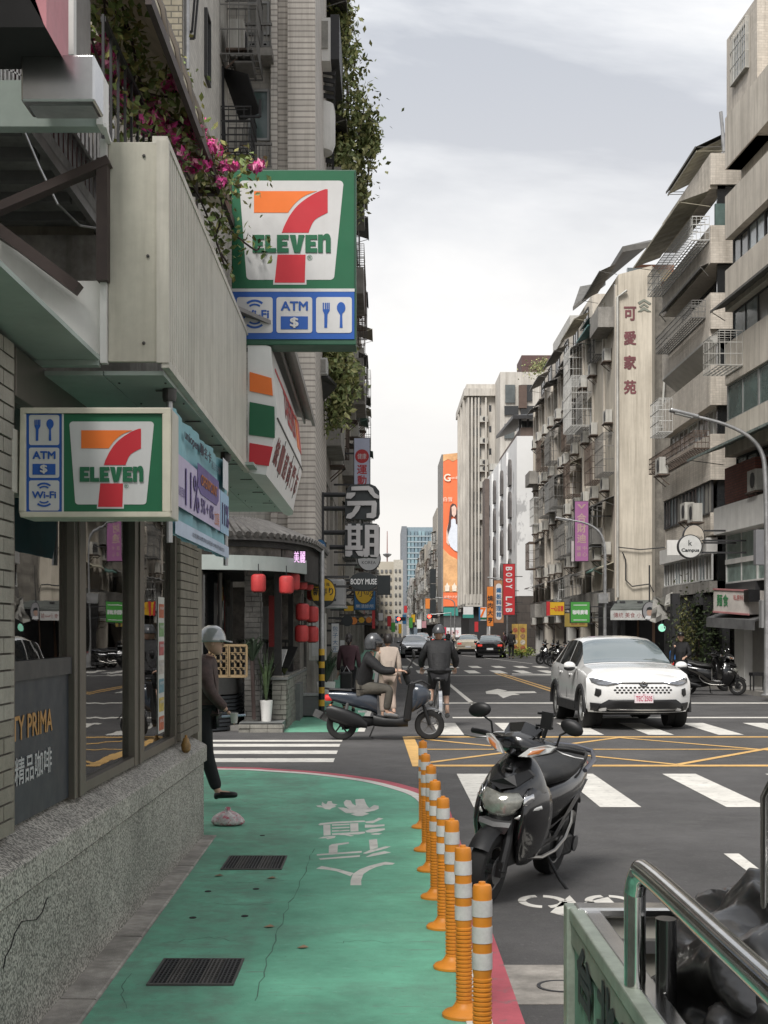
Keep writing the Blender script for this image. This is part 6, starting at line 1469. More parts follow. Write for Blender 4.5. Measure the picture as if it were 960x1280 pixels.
# --- R7 far glass tower, far rows, far beige block
haze_mix = lambda c, f: tuple(a*(1-f)+b*f for a, b in zip(c, (.46,.50,.55)))  # blends distance haze into the colours of far walls and glass
R7 = thing('glass_tower', 'far blue-green glass office tower closing the street', 'building', (10,350,0))
K9 = 350/F; z9 = lambda y: H+(HY-y)*K9; X9 = lambda x: (x-CX)*K9
MB().box(X9(503),X9(575),350,380,0,z9(659)).build('core_wall', mat('tower_core', haze_mix((.16,.24,.28),.25), .5), R7); MB().box(X9(502),X9(508.5),349.2,380,0,z9(658)).build('dark_edge', mat('tower_edge', haze_mix((.10,.11,.12),.25), .6), R7)
tg_ = [mat('tower_glass_%d' % i, haze_mix(c_,.22), .15, var=.15, scale=.1) for i, c_ in enumerate(((.13,.24,.28),(.20,.34,.38),(.08,.15,.19)))]
for r in range(13):
    for c_ in range(9):
        x0 = X9(509+c_*4.5); MB().box(x0+.15,x0+1.05,349.6,350,z9(664+r*7)-1.45,z9(664+r*7)).build('window', tg_[rnd.randrange(3)], R7)
    MB().box(X9(508.5),X9(550),349.5,350,z9(664+r*7)-1.9,z9(664+r*7)-1.5).build('floor_band', mat('tower_band', haze_mix((.33,.40,.42),.2), .5), R7)
R8 = thing('apartment_block', 'far beige apartment slab closing the left side of the street', 'building', (1,260,0))
Ka = 260/F; za = lambda y: H+(HY-y)*Ka; Xa = lambda x: (x-CX)*Ka
bgf = mat('far_beige', haze_mix((.42,.37,.28),.15), .8, var=.08, scale=.1)
MB().box(Xa(455),Xa(503.5),260,285,0,za(702)).build('wall', bgf, R8); MB().box(Xa(492),Xa(503.5),259,260,0,za(700)).build('stair_tower', mat('far_pale', haze_mix((.46,.42,.34),.15), .8), R8)
for r in range(9):
    for c_ in range(4): x0 = Xa(470.5+c_*5.4); MB().box(x0,x0+.55,259.8,260,za(712+r*10)-.75,za(712+r*10)).build('window', mat('far_window', (.13,.13,.13), .4), R8)
    for c_ in range(2): x0 = Xa(493.5+c_*5); MB().box(x0,x0+.45,258.8,259,za(712+r*10)-.7,za(712+r*10)).build('window', mat('far_window', (.13,.13,.13), .4), R8)
an = thing('antenna_mast', 'thin red lattice antenna mast above the far beige block', 'antenna', (1,300,0)); Kb = 300/F; ax_ = P(484,0,300).x
mb = MB(); mb.tube([(ax_,300,0),(ax_,300,P(0,664,300).z)],[.5,.12],6); mb.build('mast', mat('mast_red', (.35,.2,.18), .7), an); MB().lathe([(.2,0),(1.1,.6),(1.3,1.0),(.3,1.3)],(ax_,300,P(0,697,300).z),n=10).build('platform', galv, an)
ORD = 'first second third fourth fifth sixth seventh eighth ninth tenth eleventh twelfth thirteenth fourteenth fifteenth sixteenth seventeenth'.split()
# rows receding on both sides
def farrow(side, Y0, Y1, xs, hs):
    y = Y0; i = 0
    while y < Y1:
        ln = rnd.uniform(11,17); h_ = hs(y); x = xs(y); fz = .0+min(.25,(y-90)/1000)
        cbase = rnd.choice(((.38,.34,.28),(.33,.31,.28),(.42,.40,.36),(.28,.24,.2),(.40,.36,.3))); col = haze_mix(cbase, fz)
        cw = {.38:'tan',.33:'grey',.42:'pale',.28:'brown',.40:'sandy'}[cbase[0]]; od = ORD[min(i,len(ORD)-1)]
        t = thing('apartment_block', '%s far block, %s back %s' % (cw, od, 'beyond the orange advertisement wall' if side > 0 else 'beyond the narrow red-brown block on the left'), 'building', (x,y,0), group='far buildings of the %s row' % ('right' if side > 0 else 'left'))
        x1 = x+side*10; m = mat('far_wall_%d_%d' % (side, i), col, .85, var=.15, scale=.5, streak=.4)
        MB().box(min(x,x1),max(x,x1),y,y+ln-.1,2.8,h_).build('wall', m, t); MB().box(min(x+side*2,x1),max(x+side*2,x1),y,y+ln-.1,0,2.8).build('shop_front', mat('far_shop', (.06,.055,.05), .7, var=.5), t)
        f = Facade(t, (x,y,0) if side > 0 else (x,y+ln,0), PI/2 if side > 0 else -PI/2); nfl = int((h_-3.2)/3)
        for k in range(nfl):
            for j in range(int(ln/3)):
                u = 1.6+j*3; f.window(u, 3.9+k*3, 1.7, 1.35, None, rnd.choice(panes[:3]), n=.0, mull=1)
                if rnd.random() < .45: f.cage(u, 3.7+k*3, 1.9, 1.7, .5, rnd.choice((caged,cagew,rust)))
                if rnd.random() < .35: f.awning(u, 5.6+k*3, 2.1, .8, .3, rnd.choice((awg,awc,awd)))
                if rnd.random() < .3: f.ac(u+.6, 3.1+k*3)
        y += ln; i += 1
farrow(1, 150, 345, lambda y: 8.1+rnd.uniform(-.3,.3)-(y-150)*.0, lambda y: rnd.uniform(15,21))
farrow(-1, 80, 255, lambda y: -1.7+rnd.uniform(-.2,.2), lambda y: rnd.uniform(12,17))
# roof with greenery behind R3, brown roof
t = thing('rooftop_house', 'brown rooftop structure with green shrubs above the long weathered block', 'building', (15,112,18)); MB().box(P(652,0,112).x,P(690,0,112).x,112,116,10,P(0,444,112).z).build('roof_structure', mat('brown_roof', (.09,.05,.045), .7), t)
vines('rooftop_shrub', 'green rooftop shrub peeping out behind the long weathered block', [(P(672,462,80),(1.2,.8,.6)),(P(678,456,80),(.8,.8,.5))], 260)

# ================================================================ right side signs
t,c,w_,h_ = board(718,626,736,702,48,sface('magenta', (.33,.13,.28)),'tall faded magenta vertical sign with gold characters on the weathered block',arm=10.5)
mgold = mat('mag_gold', (.45,.32,.28), .5)
for ch, dz in (('合',.22),('財',.05),('迪',-.12)): text(t,ch,c+Vector((0,0,h_*dz)),.40,mgold,bold=.01)
for dx,s_ in ((-.13,'護膚'),(.14,'中心')):
    for k, ch in enumerate(s_): text(t,ch,c+Vector((dx,0,h_*(-.28-.10*k))),.20,mgold)
MB().plate([(-.2,.12),(0,-.1),(.2,.12),(.1,.12),(0,0),(-.1,.12)], c+Vector((0,0,h_*.4)), (1,0,0),(0,0,1), .006).build('emblem', mgold, t)
board(714,676,718,702,48.2,mat('face_stripe', (.5,.45,.45)),'thin striped panel along the left edge of the magenta sign',arm=None)
t,c,w_,h_ = board(683,752,706,769.5,50,yf,'yellow sign with red end and red characters low on the weathered block',arm=10.5); MB().box(c.x-w_/2,c.x-w_/2+.17,c.y-.02,c.y,c.z-h_/2,c.z+h_/2).build('red_end', rf_, t); text(t,'一心豆漿',c+Vector((.08,0,0)),.26,rf_,w=.6,bold=.008)
t,c,w_,h_ = board(712.5,751.5,738,779,46,gf,'green square sign with white outline and characters',arm=10.5); text(t,'咖啡廣場',c,.20,wf,w=.66,bold=.006)
for z_ in (.3,-.36): MB().box(c.x-.3,c.x+.3,c.y-.006,c.y,c.z+z_,c.z+z_+.03).build('outline_bar', wf, t)
t,c,w_,h_ = board(705,766,735,784,52,mat('face_mustard', (.30,.22,.05), .5),'dull mustard sign behind and below the green square one',arm=10.5); text(t,'當鋪 借款',c+Vector((.1,0,-.15)),.2,mat('maroon_letter', (.2,.03,.03)),w=.7)
t,c,w_,h_ = board(628.5,704.5,644,769,72,rf_,'tall red vertical sign reading body lab beside the white building',arm=9.6,thick=.25)
for k, ch in enumerate('BODY LAB'):
    if ch != ' ': text(t,ch,c+Vector((0,0,h_*(.40-.115*k))),.42,wf,uv=((0,0,-1),(1,0,0)),w=.24,bold=.015,off=.01)
t,c,w_,h_ = board(617,725,630,779,74,mat('face_ornate', (.40,.20,.10), .5),'brown ornate sign with white panel and dark characters left of the tall red one',arm=9.6)
MB().plate(rrect(-w_*.28,-h_*.42,w_*.28,h_*.42,.2), c, (1,0,0),(0,0,1), .01).build('white_panel', wf, t)
for k, ch in enumerate('鐵板料理館'): text(t,ch,c+Vector((0,-.01,h_*(.26-.14*k))),.34,blf,bold=.012)
t,c,w_,h_ = board(608.5,733,617,783,76,of_,'orange vertical sign at the left of the ornate brown one',arm=9.6)
for k, ch in enumerate('燒肉大亨'): text(t,ch,c+Vector((0,0,h_*(.2-.18*k))),.4,bf_,bold=.012)
t,c,w_,h_ = board(598.5,758.5,608.5,776,80,wf,'small white store sign with coloured numeral beside the orange vertical sign',arm=None); text(t,'7',c+Vector((0,0,.1)),.7,o7,w=.45,bold=.03); MB().box(c.x-.2,c.x+.3,c.y-.01,c.y,c.z-.45,c.z-.28).build('green_bar', g7, t); MB().box(c.x-w_/2,c.x-w_/2+.12,c.y-.01,c.y,c.z-h_/2,c.z+h_/2).build('blue_bar', blf, t)
t,c,w_,h_ = board(578.5,758,592,772.5,92,wf,'white and teal square sign above the taxi',arm=None); MB().box(c.x-w_/2,c.x+w_/2,c.y-.01,c.y,c.z-h_/2,c.z-h_*.2).build('teal_base', mat('face_teal', (.05,.26,.22)), t)
for i,(x0,y0,x1,y1,Y,m,lab) in enumerate(((537.5,711,545,729,128,bf_,'topmost of three black display panels stacked on the far corner'),(537.5,730,545,748,128,bf_,'middle one of three black display panels stacked on the far corner'),(537.5,750,545,767,128,bf_,'lowest of three black display panels stacked on the far corner'),
  (531.5,748,537.5,761,130,of_,'small orange-red sign left of the black display panels'),(503,768,508,780,150,blf,'tiny blue sign far down the street at the left'),(511,772,516,785,160,gf,'tiny green sign in the middle distance'),(514,768,519,778,170,yf,'tiny yellow sign in the far middle distance'),
  (521,774,527,786,140,wf,'tiny white sign in the middle distance left of the traffic light'),(498,780,502,792,180,yf,'tiny yellow vertical sign at far left of the vanishing street'),(527,776,533,785,135,mat('face_dull_pink',(.4,.2,.22)),'tiny dull pink sign beside the tiny white one'),
  (508,782,512,794,170,wf,'tiny white vertical sign at the far vanishing point'),(517,784,522,794,150,mat('face_grey_blue',(.2,.25,.3)),'tiny grey-blue sign above the far white car'),(505,757,509,766,200,rf_,'tiny red sign high in the far street'),(489,778,494,790,120,gf,'tiny green sign at far left over the pale person'),(484,770,489,783,110,rf_,'tiny red sign at far left over the helmeted rider'),(593,777,598,790,88,rf_,'small red sign under the white and teal one'),
  (473,766,479,776,100,wf,'tiny white sign just left of the vanishing street'),(494,770,498,779,140,blf,'tiny blue sign beside the far tiny green one'))):
    board(x0,y0,x1,y1,Y,m,lab,arm=None)
# yellow food kiosk hoarding
t = thing('hoarding', 'yellow hoarding printed with food photos beside the dark sedan', 'hoarding', (9,66,0))
for (x0,x1,Y) in ((640,648,67),(648.5,658.5,65)):
    a = P(x0,815,Y); b_ = P(x1,780,Y); MB().box(a.x,b_.x,Y,Y+.15,.3,b_.z).build('panel', mat('hoarding_yellow', (.50,.33,.08), .5, var=.3, scale=2), t)
    for k in range(4): MB().plate(circ(0,0,.16,.16,14), ((a.x+b_.x)/2,Y-.001,.6+k*.38), (1,0,0),(0,0,1), .006).build('food_picture', mat('food_%d' % (k%3), [(.4,.12,.06),(.55,.5,.42),(.35,.2,.1)][k%3], .5, var=.4, scale=12), t)
bush('kerb_plants', 'low bright green plants at the foot of the yellow hoarding', (P(652,0,64).x,64,.35), (1.1,.3,.35), 500, mat('bright_leaf', (.22,.28,.05), .6, var=.3), .04, .09)
# round Campus signs
t,c,w_,h_ = board(854,655.5,881,686,30.5,mat('face_beige_round', (.50,.45,.38), .5),'round beige sign partly hidden behind the white round sign',shape='round',arm=10.35,thick=.18); text(t,'Ocean Club',c+Vector((0,0,-.02)),.09,bf_,w=.5)
t,c,w_,h_ = board(847.5,668,878,698,29.8,mat('face_white_round', (.60,.60,.58), .5),'round white sign with dark rim reading campus',shape='round',arm=10.4,thick=.2); text(t,'Campus',c+Vector((0,0,-.12)),.12,bf_,w=.50,bold=.006); text(t,'k',c+Vector((0,0,.10)),.16,bf_,bold=.002)
t = thing('banner_strip', 'white horizontal banner strip behind the round campus sign', 'banner', (9.8,31.5,4)); a = P(834,694,31); b_ = P(850,675,31); MB().box(a.x,b_.x+.6,31.0,31.1,a.z,b_.z).build('panel', white, t)
t = thing('vertical_sign_box', 'grey blank sign box on the street lamp side of the nearest right block', 'sign', (10,27.5,3)); a = P(945,706,27.3); b_ = P(957,662,27.3); MB().box(a.x,b_.x,27.3,27.5,a.z,b_.z).build('case', mat('sign_box_grey', (.2,.2,.21), .5, var=.1), t, bevel=.01); a = P(952,785,27.2); b_ = P(962,750,27.2); MB().box(a.x,b_.x,27.2,27.4,a.z,b_.z).build('lower_case', mat('sign_box_grey2', (.26,.26,.26), .5, var=.1), t, bevel=.01)
MB().box(P(936,0,28.5).x,P(950,0,28.5).x,28.5,28.9,P(0,752,28.5).z,P(0,737,28.5).z).build('speaker_box', black, t)

# ================================================================ street lamps
def lamp(lab, base, pts, r=.07):
    t = thing('street_lamp', lab, 'street lamp', base); b = Vector(base)
    P_ = [b, *pts]; sp_ = [b, b+Vector((0,0,.01))]+[Vector(p) for p in spline([tuple(p) for p in pts], 5)]
    rs_ = [r*1.2, r*1.2]+[r*(1-.5*i/(len(sp_)-3)) for i in range(len(sp_)-2)]
    MB().tube(sp_, rs_, 10).build('pole', galv, t, True)
    MB().lathe([(r*2.2,0),(r*2.2,.03),(r*1.4,.05),(r*1.25,.4)], b, n=14).build('base_plate', galv, t, True)
    e_ = sp_[-1]; d = (sp_[-1]-sp_[-2]).normalized()
    mb = MB(); mb.bar(e_-d*.1, e_+d*.62, .26, .08); mb.build('lamp_head', galv, t, bevel=.03)
    MB().bar(e_+Vector((0,0,-.05))+d*.05, e_+d*.5+Vector((0,0,-.05)), .2, .03).build('lens', mat('lamp_lens', (.5,.5,.48), .3), t); return t
b_ = P(959,0,25.5); lamp('nearest tall curved street lamp rising at the right edge', (b_.x,25.5,.12), [P(959,700,25.5),P(957,600,25.5),P(952,566,25.5),P(935,545,25.5),P(905,530,25.5),P(868,520,25.5)])
b_ = P(756,0,45); t = lamp('farther curved street lamp in front of the magenta sign', (b_.x,45,.12), [P(756,740,45),P(756,690,45),P(752,670,45),P(742,659,45),P(728,653,45),P(712,650,45)]); MB().box(b_.x-.3,b_.x+.12,44.8,45.15,P(0,754,45).z,P(0,742,45).z).build('junction_box', galv, t)
b_ = P(634,0,73); lamp('thin distant lamp pole in front of the tall red sign', (b_.x,73,.0), [P(634,760,73),P(634,735,73),P(632,728,73),P(626,724,73),P(620,723,73)])
b_ = P(568.5,0,105); lamp('thin distant lamp pole before the advert building', (b_.x,105,.0), [P(568.5,770,105),P(568.5,756,105),P(566,751,105),P(560,748.5,105),P(552,747.5,105)])
# traffic light
t = thing('traffic_light', 'distant traffic signal showing red on a horizontal arm', 'traffic light', (6,100,0)); a = P(548,0,100)
MB().tube([(a.x+1.2,100,0),(a.x+1.2,100,P(0,766,100).z),(P(533,0,100).x,100,P(0,769,100).z)],.07,8).build('pole', galv, t); q0 = P(534,773,100); q1 = P(547,768,100); MB().box(q0.x,q1.x,99.8,100,q0.z,q1.z).build('housing', black, t)
MB().plate(circ(0,0,.17,.17,16), (q0.x+.2,99.79,(q0.z+q1.z)/2), (1,0,0),(0,0,1), .02).build('red_lamp', mat('lamp_red', (1,.05,.03), .4, emit=3), t)
t = thing('traffic_light', 'second faraway traffic signal at left of the street showing red', 'traffic light', (1,140,0)); a = P(497,0,140); MB().tube([(a.x-.6,140,0),(a.x-.6,140,P(0,774,140).z),(P(503,0,140).x,140,P(0,774,140).z)],.08,8).build('pole', galv, t); q0 = P(496,776,140); MB().box(q0.x,q0.x+1.2,139.8,140,q0.z,q0.z+.5).build('housing', black, t); MB().plate(circ(0,0,.2,.2,16), (q0.x+.25,139.79,q0.z+.25), (1,0,0),(0,0,1), .02).build('red_lamp', mat('lamp_red', (1,.05,.03), .4, emit=3), t)
# ================================================================ people
def skin(name, pts, edges, m, parent, rootk, sub=1, smooth='all'):
    """continuous tapered surface grown on a skeleton: pts {key: (xyz, r or (rx, ry))}"""
    ks = list(pts); me = bpy.data.meshes.new(name); I = INV.get(root(parent).name)
    me.from_pydata([tuple(I @ Vector(pts[k][0]) if I else pts[k][0]) for k in ks], [(ks.index(a), ks.index(b)) for a, b in edges], [])
    o = bpy.data.objects.new(name, me); C.objects.link(o)
    md = o.modifiers.new('k', 'SKIN'); md.use_smooth_shade = True
    for i, k in enumerate(ks):
        r = pts[k][1]; r = (r, r) if not isinstance(r, tuple) else r
        me.skin_vertices[0].data[i].radius = r; me.skin_vertices[0].data[i].use_root = (k == rootk)
    s = o.modifiers.new('s', 'SUBSURF'); s.levels = sub; s.render_levels = sub
    dg = bpy.context.evaluated_depsgraph_get(); dg.update()
    nm = bpy.data.meshes.new_from_object(o.evaluated_get(dg)); bpy.data.objects.remove(o)
    nm.materials.clear(); nm.materials.append(m); nm.polygons.foreach_set('use_smooth', [True]*len(nm.polygons))
    q = bpy.data.objects.new(name, nm); C.objects.link(q); q.parent = parent; return q
skinm = mat('skin_tone', (.46,.29,.21), .55, var=.06); hairm = mat('black_hair', (.018,.014,.013), .5, var=.2, scale=30)
STAND = dict(pelvis=(0,0,.95), waist=(0,0,1.08), chest=(.0,0,1.30), neck=(0,0,1.47), head0=(.01,0,1.53), shl=(0,.17,1.42), shr=(0,-.17,1.42), ell=(-.02,.22,1.14), elr=(-.02,-.22,1.14), wrl=(.05,.24,.90), wrr=(.05,-.24,.90),
   hipl=(0,.09,.92), hipr=(0,-.09,.92), knl=(.02,.10,.50), knr=(.02,-.10,.50), anl=(-.02,.10,.08), anr=(-.02,-.10,.08), tol=(.13,.11,.03), tor=(.13,-.11,.03))
E1 = [('pelvis','waist'),('waist','chest'),('chest','neck'),('neck','head0'),('chest','shl'),('shl','ell'),('ell','wrl'),('chest','shr'),('shr','elr'),('elr','wrr'),('pelvis','hipl'),('hipl','knl'),('knl','anl'),('anl','tol'),('pelvis','hipr'),('hipr','knr'),('knr','anr'),('anr','tor')]
RB = dict(pelvis=(.115,.09), waist=(.105,.08), chest=(.095,.07), neck=.050, head0=.050, shl=.045, shr=.045, ell=.042, elr=.042, wrl=.028, wrr=.028, hipl=.09, hipr=.09, knl=.058, knr=.058, anl=.038, anr=.038, tol=.03, tor=.03)
def hand(t, wr, d, up, side=1, sc=1.0, curl=.5, m=None):
    """palm, four unequal curled fingers and a side thumb, one continuous surface"""
    wr = Vector(wr); d = Vector(d).normalized(); up = (Vector(up)-d*Vector(up).dot(d)).normalized(); s = d.cross(up)*side
    pts = {'w': (wr, .022*sc), 'p': (wr+d*.05*sc, (.036*sc,.017*sc))}; ed = [('w','p')]
    for i, l_ in enumerate((.066,.076,.070,.055)):
        o = s*(.028-.0185*i)*sc; b = wr+d*.085*sc+o; k1 = b+d*l_*.5*sc-up*curl*.02*sc; k2 = k1+(d*(1-curl)-up*curl).normalized()*l_*.5*sc
        pts['f%d' % i] = (b, .010*sc); pts['g%d' % i] = (k1, .0085*sc); pts['h%d' % i] = (k2, .007*sc); ed += [('p','f%d'%i),('f%d'%i,'g%d'%i),('g%d'%i,'h%d'%i)]
    pts['t0'] = (wr+d*.035*sc+s*.034*sc, .012*sc); pts['t1'] = (wr+d*.07*sc+s*.05*sc-up*.01*sc, .0095*sc); pts['t2'] = (wr+d*.09*sc+s*.045*sc-up*.025*sc, .008*sc); ed += [('p','t0'),('t0','t1'),('t1','t2')]
    return skin('hand', pts, ed, m or skinm, t, 'w')
def person(lab, loc, rz, pose=None, cloth=None, head='hair', hgt=1.0, shoe=black, headturn=0, group=None, skirt=None, hands=True, faceless=False):
    t = thing('person', lab, 'person', loc, rz, group=group, local=True)
    J = dict(STAND); J.update(pose or {}); J = {k: Vector(v)*hgt for k, v in J.items()}
    c = cloth; A_ = {k: (J[k], tuple(x*hgt for x in RB[k]) if isinstance(RB[k], tuple) else RB[k]*hgt) for k in J}
    body = skin('body', A_, E1, skinm, t, 'pelvis')
    def wear(nm, keys, edges, k, m, rt, cut=None):
        P_ = {}
        for q in keys:
            r = RB[q]; r = tuple(x*hgt*k+.012 for x in r) if isinstance(r, tuple) else r*hgt*k+.012
            P_[q] = (J[q], r)
        if cut:
            for q, (a, b, f, r) in cut.items(): P_[q] = (J[a].lerp(J[b], f), r*hgt)
        return skin(nm, P_, edges, m, t, rt)
    # jacket / top
    if c.get('top'):
        cl = c.get('sleeve', 1.0)
        cut = {'cl': ('ell','wrl',.88*cl if cl > .5 else .0, .042 if cl > .5 else .055), 'cr': ('elr','wrr',.88*cl if cl > .5 else .0, .042 if cl > .5 else .055), 'col': ('neck','head0',.15,.075), 'hem': ('pelvis','waist',-.5,.0)}
        P_ = {}
        kk = c.get('bulk', 1.12)
        for q in ('waist','chest','shl','shr','ell','elr'):
            r = RB[q]; P_[q] = (J[q], {'waist':(.14,.11),'chest':(.165,.125)}.get(q) and tuple(x*hgt*kk for x in {'waist':(.14,.11),'chest':(.165,.125)}[q]) or ({'shl':.075,'shr':.075,'ell':.052,'elr':.052}[q])*hgt*kk)
        P_['cl'] = (J['ell'].lerp(J['wrl'],.9), .040*kk*hgt); P_['cr'] = (J['elr'].lerp(J['wrr'],.9), .040*kk*hgt); P_['col'] = (J['neck'].lerp(J['head0'],.55), .074*hgt)
        P_['hip'] = (J['pelvis'], (.150*kk*hgt,.122*kk*hgt)); P_['hem'] = (J['pelvis']+(J['pelvis']-J['waist'])*.55, (.150*kk*hgt,.122*kk*hgt))
        skin('jacket', P_, [('waist','hip'),('hip','hem'),('waist','chest'),('chest','col'),('chest','shl'),('shl','ell'),('ell','cl'),('chest','shr'),('shr','elr'),('elr','cr')], c['top'], t, 'waist', sub=2)
    if c.get('legs'):
        P_ = {}
        for q in ('pelvis','hipl','hipr','knl','knr'):
            r = RB[q]; P_[q] = (J[q], tuple(x*hgt*1.25+.012 for x in r) if isinstance(r, tuple) else r*hgt*1.12+.014)
        lf_ = c.get('leglen', .93)
        P_['al'] = (J['knl'].lerp(J['anl'],lf_), (.062 if lf_ > .5 else .075)*hgt); P_['ar'] = (J['knr'].lerp(J['anr'],lf_), (.062 if lf_ > .5 else .075)*hgt)
        skin('trousers', P_, [('pelvis','hipl'),('hipl','knl'),('knl','al'),('pelvis','hipr'),('hipr','knr'),('knr','ar')], c['legs'], t, 'pelvis', sub=2)
    for a, b in (('anl','tol'),('anr','tor')):
        d = (J[b]-J[a]); hl = J[a]-Vector((d.x,d.y,0)).normalized()*.05*hgt if Vector((d.x,d.y,0)).length > .01 else J[a]
        skin('shoe', {'h': (Vector((hl.x,hl.y,hl.z-.035*hgt)), .045*hgt), 'm': (J[a].lerp(J[b],.45)-Vector((0,0,.008)), (.045*hgt,.04*hgt)), 't': (J[b]+d.normalized()*.05, .032*hgt), 'a': (J[a], .046*hgt)}, [('h','m'),('m','t'),('m','a')], shoe, t, 'm')
    # head
    hc = J['head0']+Vector((.015,0,.105))*hgt; Rh = Matrix.Translation(hc) @ Matrix.Rotation(headturn, 4, 'Z')
    mb = MB(Rh); rings = []
    prof = [(-.118,.030,.028,.045),(-.10,.055,.045,.035),(-.075,.072,.058,.022),(-.04,.086,.068,.012),(0,.096,.075,.004),(.04,.100,.078,-.004),(.075,.092,.070,-.008),(.10,.068,.052,-.008),(.118,.030,.024,-.006)]
    for z, rx, ry, ox in prof: rings.append([Vector((ox+rx*math.cos(a),ry*math.sin(a),z))*hgt for a in [2*PI*k/20 for k in range(20)]])
    mb.loft(rings); mb.add([Vector(p)*hgt for p in ((.090,-.012,.018),(.090,.012,.018),(.120,.015,-.022),(.120,-.015,-.022),(.094,0,-.038))], [(0,1,2,3),(3,2,4),(0,3,4),(1,4,2)])
    for s in (-1,1): mb.ell(Vector((.0,s*.078,-.005))*hgt, (.022*hgt,.010*hgt,.032*hgt), 8, 6)
    hd_ = mb.build('head', skinm, t, 'all')
    fe = MB(Rh)
    for s in (-1,1): fe.ell(Vector((.088,s*.030,.008))*hgt, (.010,.013,.006), 8, 5); fe.box(.085*hgt,.095*hgt,(s*.03-.018)*hgt,(s*.03+.018)*hgt,.028*hgt,.033*hgt)
    fe.box(.088*hgt,.099*hgt,-.022*hgt,.022*hgt,-.062*hgt,-.056*hgt); fe.build('facial_features', hairm, hd_)
    if head in ('hair','bun','cap'):
        mb = MB(Rh); R2_ = []
        for z, rx, ry, ox in [(-.07,.070,.064,-.03),(-.04,.092,.080,-.022),(0,.100,.086,-.020),(.04,.106,.088,-.014),(.08,.100,.080,-.010),(.11,.075,.060,-.008),(.130,.030,.026,-.006)]:
            R2_.append([Vector((ox+rx*math.cos(a)*(1 if math.cos(a) < .35 or z > .05 else .55), ry*math.sin(a), z))*hgt for a in [2*PI*k/20 for k in range(20)]])
        mb.loft(R2_)
        if head == 'bun': mb.ell(Vector((-.10,0,-.06))*hgt, (.045,.04,.07), 10, 7)
        mb.build('hair', hairm, t, 'all')
    if head == 'cap':
        mb = MB(Rh); mb.loft([[Vector((-.005+rx*math.cos(a),ry*math.sin(a),z))*hgt for a in [2*PI*k/20 for k in range(20)]] for z, rx, ry in ((.035,.112,.094),(.09,.106,.088),(.125,.075,.062),(.14,.02,.02))]); mb.box(.08*hgt,.19*hgt,-.07*hgt,.07*hgt,.035*hgt,.045*hgt); mb.build('cap', c['hat'], t, 'all')
    if head in ('helmet','half'):
        z0 = -.085 if head == 'helmet' else .01
        mb = MB(Rh); rg = []
        for i in range(10):
            z = z0+(.175-z0)*i/9; f = math.sqrt(max(.02, 1-((z-.02)/.162)**2)) if z > .02 else 1-.06*((.02-z)/.1)
            rg.append([Vector((-.008+.142*f*math.cos(a)*(1 if (z > .04 or math.cos(a) < .2 or head == 'half') else .15+.5*abs(math.sin(a))), .122*f*math.sin(a), z))*hgt for a in [2*PI*k/28 for k in range(28)]])
        mb.loft(rg); mb.build('helmet', c['hat'], t, 'all')
        if head == 'helmet':
            mb = MB(Rh); vz = [(.085,.150,.118),(.05,.172,.128),(.0,.176,.130),(-.05,.158,.124)]
            r_ = [[Vector((-.01+rx*math.cos(a), ry*math.sin(a), z))*hgt for a in [R(-75+150*k/14) for k in range(15)]] for z, rx, ry in vz]
            mb.loft(r_, False, False); mb.build('visor', glass('visor_glass', (.35,.36,.38), .5, .03, .7), t, 'all')
        else:
            mb = MB(Rh); mb.loft([[Vector((.10+.10*math.cos(a)+0, .10*math.sin(a), .02-.02*max(0,math.cos(a))+dz))*hgt for a in [2*PI*k/20 for k in range(20)]] for dz in (0,.012)]); mb.build('peak', c['hat'], t, 'all')
    if hands:
        for w_, e_, sd_ in (('wrl','ell',1),('wrr','elr',-1)):
            hand(t, J[w_], J[w_]-J[e_], Vector((0,0,1)) if abs((J[w_]-J[e_]).normalized().z) < .8 else Vector((0,sd_*-1,0)), sd_, hgt, .6, c.get('glove'))
    return t, J
jackb = mat('black_jacket', (.006,.006,.007), .75, var=.4, scale=14, bump=.6, bscale=26); jb2 = mat('charcoal_jacket', (.009,.009,.010), .7, var=.35, scale=14, bump=.7, bscale=22)
trg = mat('olive_trousers', (.075,.068,.055), .8, var=.2, bump=.5, bscale=30); trb = mat('black_trousers', (.008,.0085,.010), .85, var=.2, bump=.5, bscale=30); brj = mat('brown_jacket', (.060,.032,.027), .6, var=.35, scale=16, bump=.6, bscale=30)
mar = mat('maroon_top', (.045,.018,.024), .85, var=.2); crm = mat('cream_top', (.46,.38,.32), .85, var=.1); hsil = mat('silver_helmet', (.35,.36,.37), .18, .2, var=.05, coat=1); hgr = mat('grey_helmet', (.05,.052,.056), .38, .0, var=.1, coat=.4); beig = mat('beige_trousers', (.36,.28,.23), .85, var=.1)
# walker half hidden by the store corner (walking to the right)
pose = dict(pelvis=(0,0,.90), waist=(.0,0,1.04), chest=(.02,0,1.26), neck=(.06,0,1.44), head0=(.09,0,1.50), shl=(.03,.17,1.38), shr=(.03,-.17,1.38), ell=(-.10,.22,1.12), wrl=(-.14,.2,.9), elr=(.10,-.23,1.12), wrr=(.27,-.20,.93),
   hipl=(0,.09,.88), hipr=(0,-.09,.88), knl=(-.10,.10,.50), anl=(-.34,.10,.14), tol=(-.24,.11,.04), knr=(.05,-.10,.49), anr=(.17,-.10,.11), tor=(.32,-.11,.10))
Yw = 10.35; xw = (253-CX)/F*Yw
t, J = person('person in brown jacket and dark peaked helmet stepping out past the store corner', (xw,Yw,0), 0, pose, dict(top=brj, legs=trb, hat=hsil, bulk=1.25), head='half', hgt=.995)
dk_ = thing('drink_cup', 'small clear cup held in the hand of the walker in the brown jacket', 'cup', (xw+.34,Yw-.2,.85)); wpos = Vector((xw+.345,Yw-.20,.865))
